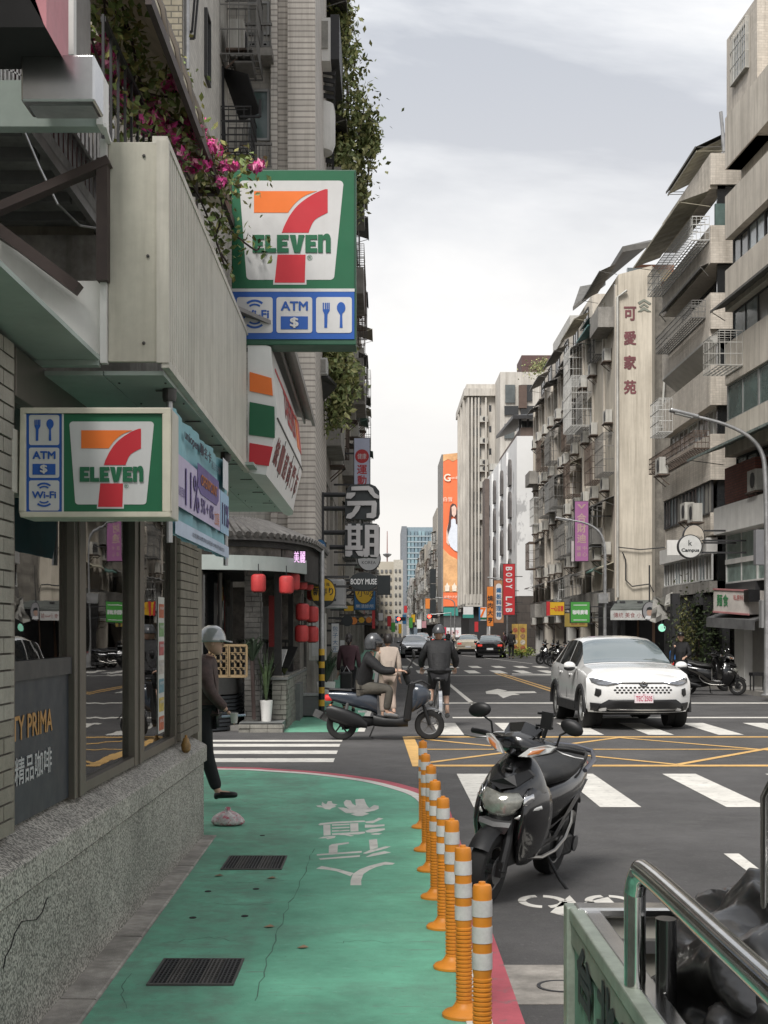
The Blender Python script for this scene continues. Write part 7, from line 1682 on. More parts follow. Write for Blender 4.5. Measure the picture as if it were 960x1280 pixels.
MB().lathe([(.030,-.05),(.040,.045),(.042,.05)], wpos, n=14).build('cup', mat('cup_white', (.5,.49,.46), .4), dk_, True); MB().tube([wpos+Vector((-.12,0,.015)),wpos+Vector((.11,0,.03))], .012, 6).build('straw', pale, dk_)
for a_, b_ in (((.0,0,0),(0,0,0)),): pass

# ================================================================ scooters
rubber = mat('tyre_rubber', (.008,.008,.008), .8, var=.2); blkp = mat('black_paint', (.004,.004,.0045), .2, var=.05, coat=.9); satin = mat('satin_black', (.008,.008,.0085), .42, var=.12, spec=.4); seatm = mat('seat_vinyl', (.008,.0078,.0075), .45, var=.12, bump=.3, bscale=220)
chrome = mat('chrome', (.62,.62,.62), .12, 1, var=.05); lens_c = mat('headlamp_lens', (.27,.27,.24), .12, .3, var=.25, scale=12, coat=1); amber = mat('amber_lens', (.40,.13,.03), .2, var=.1, coat=1); redl = mat('tail_red', (.45,.02,.02), .2, var=.1, coat=1, emit=.25); grys = mat('grey_metal', (.17,.17,.17), .4, .7, var=.15); slateb = mat('slate_blue_paint', (.028,.036,.050), .28, var=.05, coat=.7)
mirror = mat('mirror_face', (.5,.5,.5), .05, 1, var=0)
def wheel(t, c, r, w_, tilt=0, axis='Y', spokes=5, rimm=None):
    M_ = Matrix.Translation(Vector(c)) @ Matrix.Rotation(tilt, 4, 'Z')
    MB(M_).lathe([(r*.62,-w_*.38),(r*.8,-w_*.5),(r*.93,-w_*.46),(r*.985,-w_*.25),(r,0),(r*.985,w_*.25),(r*.93,w_*.46),(r*.8,w_*.5),(r*.62,w_*.38)], (0,0,0), 'Y', 30, False).build('tyre', rubber, t, True)
    mb = MB(M_); mb.lathe([(r*.66,-w_*.4),(r*.66,w_*.4),(r*.58,w_*.34),(r*.58,-w_*.34),(r*.66,-w_*.4)], (0,0,0), 'Y', 26, False); mb.lathe([(r*.16,-w_*.4),(r*.16,w_*.4)], (0,0,0), 'Y', 12)
    for k in range(spokes): a = 2*PI*k/spokes; mb.bar((r*.1*math.cos(a),0,r*.1*math.sin(a)),(r*.62*math.cos(a+.25),0,r*.62*math.sin(a+.25)),w_*.35,r*.10)
    mb.build('rim', rimm or grys, t, True)
def se(cx, cy, z, rx, ry, p=2.6, n=20, tx=0):
    """superellipse ring in a horizontal plane"""
    out = []
    for k in range(n):
        a = 2*PI*k/n; c_, s_ = math.cos(a), math.sin(a)
        out.append(Vector((cx+rx*math.copysign(abs(c_)**(2/p), c_), cy+ry*math.copysign(abs(s_)**(2/p), s_), z+tx*c_)))
    return out
def sx_(x, cz, ry, rz_, p=2.6, n=20, cy=0, sh=0):
    out = []
    for k in range(n):
        a = 2*PI*k/n; c_, s_ = math.cos(a), math.sin(a)
        out.append(Vector((x+sh*s_, cy+ry*math.copysign(abs(c_)**(2/p), c_), cz+rz_*math.copysign(abs(s_)**(2/p), s_))))
    return out
def scooter(lab, loc, rz, group=None, lean=0, steer=0, paint=None):
    """sporty scooter, x forward, rear contact at x=-.62, front contact at x=.67"""
    paint = paint or blkp
    t = thing('parked_scooter', lab, 'scooter', loc, rz, local=True, group=group)
    Rs = Matrix.Translation(Vector((.62,0,0))) @ Matrix.Rotation(steer,4,'Z') @ Matrix.Translation(Vector((-.62,0,0)))
    wheel(t, (-.62,0,.235), .235, .12); 
    fw = Rs @ Vector((.70,0,.235)); wheel(t, fw, .235, .10, steer)
    mb = MB(Rs)
    for s in (-1,1): mb.tube([(.715,s*.088,.235),(.66,s*.085,.42),(.60,s*.06,.62)], [.030,.028,.022], 8); mb.box(.66,.74,s*.082-.02,s*.082+.02,.20,.30)
    mb.build('front_fork', satin, t, True)
    mb = MB(Rs); mb.lathe([(.085,.062),(.092,.062),(.092,.066),(.085,.066)], (.70,0,.235), 'Y', 20); mb.build('brake_disc', grys, t)
    # front mudguard
    mb = MB(Rs); rg = []
    for a in range(35, 156, 15):
        ca, sa = math.cos(R(a)), math.sin(R(a)); q = Vector((.70+.275*ca,0,.235+.275*sa)); rg.append([q+Vector((.0,y,0))+Vector((ca,0,sa))*(-abs(y)*abs(y)*6) for y in (-.065,-.04,0,.04,.065)])
    mb.loft(rg, False, False); mb.build('front_mudguard', satin, t, 'all')
    # legshield / front cowl lofted upwards
    rings = []
    for z, xf, xb, hw in ((.27,.50,.36,.12),(.34,.575,.34,.165),(.44,.635,.33,.20),(.55,.685,.32,.222),(.66,.700,.33,.228),(.76,.665,.35,.205),(.84,.60,.35,.165),(.91,.525,.36,.115),(.955,.47,.38,.075)):
        ring = []
        fr_ = [(-1,.0),(-.92,.30),(-.72,.62),(-.42,.88),(-.15,.99),(0,1),(.15,.99),(.42,.88),(.72,.62),(.92,.30),(1,.0)]
        for yy_, f in fr_: ring.append(Vector((xb+(xf-xb)*f, yy_*hw, z)))
        for yy_ in (.8,.4,0,-.4,-.8): ring.append(Vector((xb-.02*(1-abs(yy_)), yy_*hw*.9, z)))
        rings.append(ring)
    MB().loft(rings).build('front_cowl', paint, t, 40, sub=1)
    # wheel recess (dark) in the lower cowl
    MB().loft([[Vector((x,y,z)) for x,y in ((.42,-.09),(.60,-.085),(.63,0),(.60,.085),(.42,.09))] for z in (.25,.52)]).build('wheel_recess', void_, t)
    # lower black flanks of the cowl, chin
    for s in (-1,1): MB().loft([[Vector((xf,s*y0,z)),Vector((xf-.03,s*(y0+y1)/2,z)),Vector((xb+.04,s*y1,z)),Vector((xb,s*y1*.97,z)),Vector((xb,s*y0,z))] for z, xf, xb, y0, y1 in ((.22,.44,.30,.07,.12),(.30,.56,.30,.08,.185),(.40,.645,.30,.09,.228),(.52,.69,.30,.10,.246),(.62,.685,.30,.10,.246),(.72,.64,.30,.10,.222),(.80,.55,.32,.10,.18))]).build('leg_shield_edge', blkp, t, 'all', sub=1)
    MB().loft([[Vector((x,-hw,z)),Vector((x+.02,0,z-.01)),Vector((x,hw,z)),Vector((x-.06,hw*.8,z)),Vector((x-.06,-hw*.8,z))] for x,hw,z in ((.70,.07,.47),(.725,.095,.52),(.715,.10,.55))]).build('chin', grys, t, 30)
    # headlamp: wide lens with wings, placed on the cowl surface
    def onfront(y, z):
        zs = [(.27,.50,.12,.36),(.44,.635,.20,.33),(.55,.685,.222,.32),(.66,.700,.228,.33),(.76,.665,.205,.35),(.84,.60,.165,.35),(.91,.525,.115,.36),(.955,.47,.075,.38)]
        for (a, xa, ha, ba), (b, xb_, hb, bb_) in zip(zs, zs[1:]):
            if a <= z <= b: f = (z-a)/(b-a); xf = xa+(xb_-xa)*f; hw = ha+(hb-ha)*f; xb = ba+(bb_-ba)*f; break
        else: xf, hw, xb = .5, .1, .36
        u = min(1, abs(y)/hw); return xb+(xf-xb)*(1-u**2.6)**.62
    def patch(outline, m, nm, d=.012, par=None):
        cy = sum(p[0] for p in outline)/len(outline); cz = sum(p[1] for p in outline)/len(outline); rings = []
        for f, e_ in ((1,0.0),(1,d),(.8,d+.006),(.4,d+.012),(.05,d+.014)):
            rings.append([Vector((onfront(cy+(y-cy)*f, cz+(z-cz)*f)-.008+e_, cy+(y-cy)*f, cz+(z-cz)*f)) for y, z in outline])
        return MB().loft(rings).build(nm, m, par or t, 'all')
    patch([(-.13,.70),(-.10,.735),(0,.72),(.10,.735),(.13,.70),(.125,.65),(.09,.60),(.04,.575),(-.04,.575),(-.09,.60),(-.125,.65)], lens_c, 'headlamp', .014)
    for s in (-1,1):
        patch([(s*.205,.66),(s*.165,.635),(s*.10,.575),(s*.12,.565),(s*.175,.59),(s*.21,.63)], mat('clear_lens', (.52,.52,.50), .15, .3, var=.1, coat=1), 'position_lamp', .012)
        patch([(s*.13,.715),(s*.165,.735),(s*.175,.70),(s*.155,.66),(s*.135,.66)], chrome, 'lamp_wing', .010)
    # raised v-shaped panel over the lamp
    vp = []
    for y, z, e_ in ((0,.745,.03),(-.09,.775,.02),(-.135,.84,.0),(-.10,.875,.012),(-.05,.84,.022),(0,.815,.03),(.05,.84,.022),(.10,.875,.012),(.135,.84,.0),(.09,.775,.02)): vp.append((onfront(min(abs(y),.15), min(z,.9))+e_+.012, y, z))
    MB().add(vp+[(p[0]-.05,p[1],p[2]) for p in vp], [tuple(range(10)),tuple(range(19,9,-1))]+[(k,(k+1)%10,10+(k+1)%10,10+k) for k in range(10)]).build('cowl_chevron', satin, t, bevel=.004)
    MB().ell((onfront(0,.86)+.01,0,.865),(.02,.03,.014),10,6).build('cowl_hook', satin, t, 'all')
    # handlebar cover
    mb = MB(Rs); rg = []
    for y, xf, xb, z0, z1 in ((-.225,.44,.36,1.01,1.05),(-.19,.50,.34,.985,1.07),(-.12,.555,.33,.955,1.085),(-.05,.585,.33,.935,1.10),(0,.595,.33,.93,1.115),(.05,.585,.33,.935,1.10),(.12,.555,.33,.955,1.085),(.19,.50,.34,.985,1.07),(.225,.44,.36,1.01,1.05)):
        rg.append([Vector((xf,y,(z0+z1)/2-.01)),Vector((xf-.02,y,z1-.03)),Vector((xf-.10,y,z1)),Vector((xb+.02,y,z1-.01)),Vector((xb,y,(z0+z1)/2)),Vector((xb+.03,y,z0)),Vector((xf-.06,y,z0))])
    mb.loft(rg); mb.build('handlebar_cover', paint, t, 45, sub=1)
    mb = MB(Rs); mb.add([(.60,0,.965),(.50,-.10,1.09),(.40,-.11,1.135),(.43,0,1.165),(.40,.11,1.135),(.50,.10,1.09)]+[(.57,0,.955),(.47,-.10,1.07),(.37,-.11,1.10),(.40,0,1.12),(.37,.11,1.10),(.47,.10,1.07)], [(0,1,2,3),(0,3,4,5),(6,9,8,7),(6,11,10,9)]+[(k,(k+1)%6,6+(k+1)%6,6+k) for k in range(6)]); mb.build('fly_screen', blkp, t)
    for s in (-1,1):
        mb = MB(Rs); q = [(.595,s*.045,.955),(.565,s*.12,.965),(.49,s*.205,1.005),(.455,s*.228,1.045),(.50,s*.185,1.055),(.56,s*.10,1.020)]; mb.add([(x+.012,y,z) for x,y,z in q]+[(x-.03,y,z) for x,y,z in q], [tuple(range(6)),tuple(range(11,5,-1))]+[(k,(k+1)%6,6+(k+1)%6,6+k) for k in range(6)])
        tl = mb.build('turn_signal', mat('clear_lens', (.52,.52,.50), .15, .3, var=.1, coat=1), t, bevel=.006)
        mb = MB(Rs); q = [(.575,s*.10,.975),(.53,s*.16,.995),(.51,s*.185,1.03),(.55,s*.12,1.005)]; mb.add([(x+.022,y,z) for x,y,z in q]+[(x,y,z) for x,y,z in q], [(0,1,2,3),(7,6,5,4)]+[(k,(k+1)%4,4+(k+1)%4,4+k) for k in range(4)]); mb.build('amber_bulb', amber, tl)
        mb = MB(Rs); mb.tube([(.40,s*.20,1.03),(.36,s*.27,1.035),(.33,s*.37,1.03)], [.018,.019,.019], 10); mb.build('grip', satin, t, True)
        mb = MB(Rs); mb.tube([(.42,s*.22,1.02),(.44,s*.27,1.01),(.42,s*.34,1.0),(.405,s*.39,1.0)], .006, 6); mb.build('brake_lever', grys, t, True)
        mb = MB(Rs); mb.tube([(.40,s*.21,1.05),(.41,s*.225,1.12),(.44,s*.27,1.15),(.44,s*.27,1.17)], .007, 6); mb.build('mirror_stalk', satin, t, True)
        mb = MB(Rs @ Matrix.Translation(Vector((.44,s*.30,1.185))) @ Matrix.Rotation(s*-.3,4,'X') @ Matrix.Diagonal((.8,1.3,.85,1))); mb.lathe([(0,.030),(.035,.026),(.052,.012),(.058,0),(.055,-.010)], (0,0,0), 'X', 20); mh_ = mb.build('mirror', satin, t, 'all'); mh_.data.transform(Matrix.Identity(4))
        mb = MB(Rs @ Matrix.Translation(Vector((.428,s*.30,1.185)))); mb.lathe([(.05,0),(.05,-.002)], (0,0,0), 'X', 20); mb.build('mirror_glass', mirror, mh_)
    # phone holder
    mb = MB(Rs); mb.tube([(.40,.12,1.08),(.40,.13,1.15)], .012, 6); mb.box(.385,.41,.09,.16,1.14,1.25)
    for y in (.085,.165):
        for z in (1.155,1.235): mb.bar((.40,y,z),(.43,y+(y-.125)*.25,z),.014)
    mb.build('phone_holder', satin, t)
    # floorboard & skirt
    MB().loft([sx_(x, z, w_, h_, 4) for x,z,w_,h_ in ((-.12,.34,.13,.07),(.0,.315,.165,.055),(.2,.305,.17,.05),(.36,.33,.16,.07),(.42,.37,.13,.08))]).build('floorboard', satin, t, True)
    for s in (-1,1):
        MB().tube([(.42,s*.14,.30),(.25,s*.185,.285),(0,s*.195,.30),(-.18,s*.20,.36),(-.28,s*.20,.46),(-.30,s*.19,.54)], .013, 8).build('side_guard_tube', mat('dull_chrome', (.30,.29,.27), .3, 1, var=.15), t, True)
        MB().add([(.36,s*.165,.345),(-.05,s*.175,.36),(-.40,s*.19,.60),(-.68,s*.17,.72),(-.30,s*.205,.62),(.0,s*.19,.40)]+[(.36,s*.150,.345),(-.05,s*.160,.36),(-.40,s*.175,.60),(-.68,s*.155,.72),(-.30,s*.19,.62),(.0,s*.175,.40)],
            [tuple(range(6)),tuple(range(11,5,-1))]+[(k,(k+1)%6,6+(k+1)%6,6+k) for k in range(6)]).build('side_stripe', mat('brown_grey_panel', (.04,.037,.033), .35, var=.1, coat=.5), t)
    # rear body
    MB().loft([sx_(x, z, w_, h_, 2.8) for x,z,w_,h_ in ((.02,.52,.115,.20),(-.10,.56,.155,.19),(-.28,.61,.185,.17),(-.48,.665,.185,.14),(-.66,.735,.165,.105),(-.80,.79,.12,.075),(-.90,.82,.07,.045))]).build('rear_body', paint, t, 45)
    MB().loft([sx_(x, z, w_, h_, 2.6) for x,z,w_,h_ in ((.06,.745,.06,.03),(.02,.765,.115,.055),(-.12,.785,.150,.065),(-.28,.795,.168,.065),(-.38,.815,.170,.065),(-.46,.845,.165,.07),(-.60,.865,.160,.065),(-.72,.875,.135,.055),(-.78,.87,.08,.03))]).build('seat', seatm, t, 'all')
    MB().tube([(-.50,.185,.80),(-.68,.19,.86),(-.84,.13,.90),(-.88,0,.91),(-.84,-.13,.90),(-.68,-.19,.86),(-.50,-.185,.80)], .017, 8).build('grab_rail', mat('silver_rail', (.15,.155,.18), .3, .7, var=.05), t, True)
    MB().loft([sx_(x, z, w_, h_, 2.4) for x,z,w_,h_ in ((-.86,.80,.10,.05),(-.91,.79,.10,.045),(-.935,.78,.085,.03))]).build('tail_lamp', redl, t, True)
    mb = MB(); mb.bar((-.78,0,.70),(-.97,0,.50),.14,.02); mb.build('rear_mudguard', satin, t); mb = MB(); mb.bar((-.955,0,.53),(-.935,0,.66),.26,.008,up=(0,1,0)); mb.build('number_plate', white, t)
    # engine
    MB().loft([sx_(x, z, w_, h_, 3, cy=.09) for x,z,w_,h_ in ((-.02,.30,.05,.06),(-.18,.28,.065,.075),(-.42,.26,.065,.085),(-.64,.25,.06,.085),(-.74,.25,.04,.05))]).build('engine_case', satin, t, True)
    mb = MB(); mb.lathe([(.03,.155),(.075,.16),(.08,.172),(.05,.178)], (-.22,0,.29), 'Y', 18); mb.lathe([(.02,.15),(.055,.155),(.06,.168),(.03,.172)], (-.62,0,.26), 'Y', 16)
    for k in range(6): mb.bar((-.34-k*.035,.157,.22),(-.34-k*.035,.157,.32),.010,.012)
    mb.build('engine_cover', grys, t, True); MB().loft([sx_(x, z, w_, h_, 3, cy=.10) for x,z,w_,h_ in ((-.30,.42,.05,.05),(-.40,.44,.065,.06),(-.56,.45,.06,.055),(-.62,.45,.03,.03))]).build('air_filter', satin, t, True)
    MB().loft([sx_(x, z, w_, h_, 3, cy=-.15) for x,z,w_,h_ in ((-.25,.24,.03,.03),(-.38,.27,.055,.06),(-.82,.36,.06,.065),(-.88,.37,.035,.04))]).build('exhaust', satin, t, True)
    MB().tube([(-.62,.125,.28),(-.60,.125,.60)], .022, 10).build('shock_absorber', satin, t, True); MB().box(-.5,-.2,-.07,.07,.35,.5).build('engine_block', satin, t)
    mb = MB(); mb.tube([(-.06,.14,.24),(-.05,.25,.10),(-.06,.33,.02),(.0,.35,.014)], .011, 8); mb.build('side_stand', satin, t, True)
    t.rotation_euler = (lean, 0, rz); t.scale = (.98, 1.06, .99)
    return t
# hero scooter: heading toward the camera, front end to the left
th = 24
fx, fy = .615, 6.52
cxs, cys = fx+.70*math.sin(R(th)), fy+.70*math.cos(R(th))/K
sc0 = scooter('dusty black scooter parked on its side stand beside the orange posts', (cxs, cys, .0), R(-90-th), lean=-R(9), steer=R(-3))

# boxy scooter under the rider, heading +X
def boxy(loc, rz):
    t = thing('ridden_scooter', 'boxy slate-blue scooter being ridden across the junction', 'scooter', loc, rz, local=True)
    wheel(t, (-.66,0,.24), .24, .12, rimm=satin); wheel(t, (.72,0,.235), .235, .10, rimm=grys)
    mb = MB()
    for s in (-1,1): mb.tube([(.72,s*.075,.235),(.64,s*.07,.50),(.58,s*.05,.66)], [.026,.028,.022], 8)
    mb.build('front_fork', satin, t, True)
    mb = MB(); rg = []
    for a in range(20, 150, 13): ca, sa = math.cos(R(a)), math.sin(R(a)); rg.append([Vector((.72+.275*ca,y,.235+.275*sa-abs(y)*.2)) for y in (-.06,-.03,0,.03,.06)])
    mb.loft(rg, False, False); mb.build('front_mudguard', mat('grey_mudguard', (.16,.17,.18), .4, var=.1), t, 'all')
    MB().loft([sx_(x, z, w_, h_, 3.4) for x,z,w_,h_ in ((.40,.62,.14,.20),(.46,.66,.19,.22),(.56,.69,.20,.19),(.66,.70,.17,.14),(.72,.70,.10,.08))]).build('front_cowl', slateb, t, 40)
    MB().add([(.30,-.2,.30),(.30,.2,.30),(.40,.2,.92),(.40,-.2,.92),(.42,-.2,.30),(.42,.2,.30),(.50,.17,.90),(.50,-.17,.90)], [(0,1,2,3),(4,7,6,5),(0,4,5,1),(1,5,6,2),(2,6,7,3),(3,7,4,0)]).build('leg_shield', satin, t, bevel=.03)
    mb = MB(); mb.tube([(.46,-.14,.90),(.60,-.15,.93),(.72,-.12,.86),(.72,.12,.86),(.60,.15,.93),(.46,.14,.90)], .014, 8); mb.tube([(.66,-.1,.90),(.66,.1,.90)], .012, 6); mb.build('front_rack', satin, t, True)
    MB().ell((.73,0,.70),(.02,.08,.08)).build('headlamp', lens_c, t, 'all'); 
    MB().tube([(.40,0,.88),(.33,0,1.05)], .05, 10).build('steering_column', satin, t, True)
    mb = MB(); mb.tube([(.30,-.36,1.06),(.36,-.2,1.08),(.36,.2,1.08),(.30,.36,1.06)], .016, 8); mb.build('handlebar', satin, t, True); MB().box(.28,.42,-.12,.12,1.03,1.13).build('instrument_cover', satin, t, bevel=.03)
    for s in (-1,1): MB().tube([(.35,s*.24,1.08),(.42,s*.28,1.18),(.46,s*.32,1.27)], .007, 6).build('mirror_stalk', satin, t, True); MB().ell((.47,s*.33,1.34),(.018,.05,.075),10,8).build('mirror', satin, t, 'all')
    MB().loft([sx_(x, z, w_, h_, 4) for x,z,w_,h_ in ((-.16,.32,.15,.10),(.0,.29,.18,.085),(.2,.28,.18,.075),(.38,.30,.16,.09))]).build('floorboard', satin, t, True)
    MB().loft([sx_(x, z, w_, h_, 3.2) for x,z,w_,h_ in ((-.10,.56,.12,.16),(-.20,.60,.17,.155),(-.45,.64,.185,.13),(-.70,.68,.17,.10),(-.86,.70,.13,.07))]).build('rear_body', slateb, t, 45)
    MB().loft([sx_(x, z, w_, h_, 2.6) for x,z,w_,h_ in ((-.04,.72,.05,.03),(-.10,.745,.12,.045),(-.3,.765,.15,.05),(-.42,.775,.15,.05),(-.50,.76,.10,.03))]).build('seat', seatm, t, 'all')
    MB().box(-.86,-.50,-.13,.13,.775,.80).build('rear_rack', satin, t, bevel=.01); mb = MB(); mb.tube([(-.50,-.14,.78),(-.85,-.13,.80),(-.92,0,.81),(-.85,.13,.80),(-.50,.14,.78)], .014, 8); mb.build('rack_rail', satin, t, True)
    MB().loft([sx_(x, z, w_, h_, 3) for x,z,w_,h_ in ((-.80,.665,.13,.05),(-.90,.665,.14,.055),(-.92,.665,.12,.045))]).build('tail_lamp', redl, t, True); MB().ell((-.83,-.15,.55),(.03,.03,.02),8,6).build('indicator', amber, t, 'all')
    mb = MB(); mb.bar((-.80,0,.60),(-1.0,0,.34),.14,.03); mb.build('rear_mudguard', satin, t); mb = MB(); mb.bar((-1.01,0,.33),(-.96,0,.44),.24,.01,up=(0,1,0)); mb.build('number_plate', grys, t)
    MB().loft([sx_(x, z, w_, h_, 2.6, cy=-.14) for x,z,w_,h_ in ((-.26,.24,.05,.05),(-.36,.30,.07,.10),(-.60,.37,.08,.13),(-.82,.44,.07,.12),(-.90,.46,.04,.07))]).build('exhaust', satin, t, True)
    MB().loft([sx_(x, z, w_, h_, 3, cy=.09) for x,z,w_,h_ in ((-.05,.30,.06,.06),(-.30,.28,.08,.09),(-.66,.25,.07,.10))]).build('engine_case', satin, t, True); mb = MB(); mb.tube([(-.15,-.12,.22),(-.22,-.16,.06),(-.16,-.16,.04)], .012, 6); mb.build('stand', satin, t, True)
    MB().tube([(-.62,-.13,.32),(-.56,-.14,.60)], .028, 8).build('shock_absorber', grys, t, True); MB().box(-.40,-.26,-.19,-.175,.44,.47).build('side_badge', galv, t)
    return t
Yr = 16.35; xr = .035
boxy((xr-.04,Yr,0), 0)
ride = dict(pelvis=(-.34,0,.80), waist=(-.33,0,.95), chest=(-.27,0,1.16), neck=(-.20,0,1.34), head0=(-.17,0,1.40), shl=(-.24,.19,1.28), shr=(-.24,-.19,1.28), ell=(-.02,.27,1.08), elr=(-.02,-.27,1.08), wrl=(.22,.28,1.09), wrr=(.22,-.28,1.09),
   hipl=(-.30,.10,.82), hipr=(-.30,-.10,.82), knl=(.10,.17,.80), knr=(.10,-.17,.80), anl=(.04,.15,.44), anr=(.04,-.15,.44), tol=(.19,.15,.39), tor=(.19,-.15,.39))
person('person in black hooded jacket and grey helmet riding the slate-blue scooter', (xr-.04,Yr,0), 0, ride, dict(top=jackb, legs=trg, hat=hgr, bulk=1.32), head='helmet', shoe=mat('grey_sneaker', (.14,.14,.14), .7), hgt=1.0)
# ================================================================ bicycle and cyclist (riding away)
def bicycle(lab, loc, rz):
    t = thing('bicycle', lab, 'bicycle', loc, rz, local=True)
    for x in (-.52,.52):
        MB().lathe([(.325,-.018),(.342,0),(.325,.018),(.312,0),(.325,-.018)], (x,0,.34), 'Y', 32, False).build('tyre', rubber, t, True)
        mb = MB(); mb.lathe([(.312,-.01),(.312,.01),(.30,.01),(.30,-.01),(.312,-.01)], (x,0,.34), 'Y', 32, False); mb.lathe([(.02,-.04),(.02,.04)], (x,0,.34), 'Y', 8)
        for k in range(14): a = 2*PI*k/14; mb.tube([(x,0,.34),(x+.30*math.cos(a),0,.34+.30*math.sin(a))], .002, 4)
        mb.build('rim', chrome, t)
    fr = MB(); 
    for a, b in (((-.12,0,.28),(-.2,0,.80)),((-.12,0,.28),(.36,0,.62)),((-.19,0,.66),(.34,0,.80)),((.34,0,.86),(.38,0,.56)),((-.12,.0,.28),(-.52,.06,.34)),((-.12,0,.28),(-.52,-.06,.34)),((-.19,0,.66),(-.52,.06,.34)),((-.19,0,.66),(-.52,-.06,.34)),((.38,.05,.56),(.52,.06,.34)),((.38,-.05,.56),(.52,-.06,.34))): fr.tube([a,b], .014, 8)
    fr.build('frame', grys, t, True)
    MB().tube([(.34,0,.86),(.36,0,1.0)], .013, 8).build('stem', chrome, t, True); MB().tube([(.22,-.28,1.02),(.34,-.2,1.03),(.36,0,1.0),(.34,.2,1.03),(.22,.28,1.02)], .012, 8).build('handlebar', chrome, t, True)
    MB().loft([sx_(x, .86, w_, .035, 2.4) for x, w_ in ((-.34,.09),(-.28,.10),(-.18,.06),(-.06,.02))]).build('saddle', black, t, 'all'); MB().tube([(-.2,0,.66),(-.215,0,.84)], .013, 8).build('seat_post', chrome, t, True)
    mb = MB(); mb.loft([[Vector((-.52+.37*math.cos(R(a)),y,.34+.37*math.sin(R(a)))) for y in (-.03,0,.03)] for a in range(60,200,14)], False, False); mb.build('rear_mudguard', chrome, t, 'all')
    mb = MB(); mb.tube([(-.12,-.12,.28),(-.12,.12,.28)], .012, 6); mb.tube([(-.12,.1,.28),(-.03,.1,.15)], .010, 6); mb.tube([(-.12,-.1,.28),(-.21,-.1,.41)], .010, 6); mb.box(-.08,.02,.1,.2,.14,.16); mb.box(-.26,-.16,-.2,-.1,.40,.42); mb.build('crank', grys, t)
    return t
Yc = 18.6; xc = (548.5-CX)/F*Yc
bicycle('silver city bicycle ridden away down the street', (xc,Yc,0), R(90))
cyc = dict(pelvis=(-.20,0,.98), waist=(-.17,0,1.12), chest=(-.08,0,1.34), neck=(.0,0,1.50), head0=(.03,0,1.55), shl=(-.05,.20,1.44), shr=(-.05,-.20,1.44), ell=(.05,.31,1.19), elr=(.05,-.31,1.19), wrl=(.22,.30,1.05), wrr=(.22,-.30,1.05),
   hipl=(-.18,.10,.95), hipr=(-.18,-.10,.95), knl=(.10,.13,.70), knr=(.06,-.13,.62), anl=(-.05,.14,.46), anr=(-.06,-.15,.24), tol=(.06,.14,.40), tor=(.08,-.15,.18))
person('cyclist in black windbreaker, shorts and dark helmet seen from behind', (xc,Yc,0), R(90), cyc, dict(top=jb2, legs=mat('black_shorts', (.018,.018,.02), .85), hat=hgr, leglen=.25, bulk=1.35), head='half', shoe=mat('dark_sneaker', (.09,.09,.09), .7))
# pedestrians
person('person with tied black hair and maroon top walking away behind the rider', (P(436,0,22).x,22,0), R(90), None, dict(top=mar, legs=trb), head='bun', hgt=.94)
tt = thing('tote_bag', 'tall black bag carried low beside the person in maroon', 'bag', (P(432,0,21.6).x,21.6,.3)); a = P(425,868,21.5); b_ = P(440,840,21.5); MB().box(a.x,b_.x,21.5,21.7,a.z,b_.z).build('body', satin, tt, bevel=.03); MB().tube([(a.x+.07,21.6,b_.z),(a.x+.13,21.6,b_.z+.12),(b_.x-.05,21.6,b_.z)],.012,6).build('handle', galv, tt, True)
wk = dict(knl=(.06,.10,.50), anl=(.02,.10,.10), knr=(.10,-.10,.52), anr=(-.14,-.10,.16), tor=(-.04,-.11,.06), tol=(.16,.11,.03), ell=(.12,.2,1.16), wrl=(.32,.14,1.08))
person('person in cream top and beige trousers walking just behind the rider', (P(485,0,19.6).x,19.6,0), R(100), wk, dict(top=crm, legs=beig, leglen=.8), head='hair', hgt=.94)
person('person in dark cap and black jacket standing by the parked black scooter at right', (P(851,0,26.5).x,26.5,.0), R(-100), dict(ell=(.06,.24,1.16),wrl=(.24,.12,1.10)), dict(top=jackb, legs=trb, hat=black, bulk=1.2), head='cap', hgt=.95)
tb = thing('blue_bag', 'bright blue bag on the seat of something behind the white suv mirror', 'bag', (P(847,0,27).x,27,.9)); a = P(838,826,27.3); b_ = P(850,813,27.3); MB().box(a.x,b_.x,27.3,27.6,a.z,b_.z).build('body', mat('blue_cloth', (.03,.14,.40), .6, var=.2), tb, bevel=.05); MB().tube([((a.x+b_.x)/2-.08,27.45,b_.z),((a.x+b_.x)/2,27.45,b_.z+.08),((a.x+b_.x)/2+.08,27.45,b_.z)],.012,6).build('strap', black, tb)
for i,(px,Y,hg,tp,lab) in enumerate(((560,95,.95,jackb,'tiny figure in black on the far pavement left of the taxi'),(567,98,.9,crm,'tiny figure in pale top on the far pavement left of the taxi'),(639,63,1.0,jackb,'person in black standing at the rear of the dark sedan'),(631,69,.93,mar,'person in dark red behind the dark sedan'))):
    person(lab, (P(px,0,Y).x,Y,.0), R(-60+i*70), None, dict(top=tp, legs=trb), hgt=hg, hands=False)
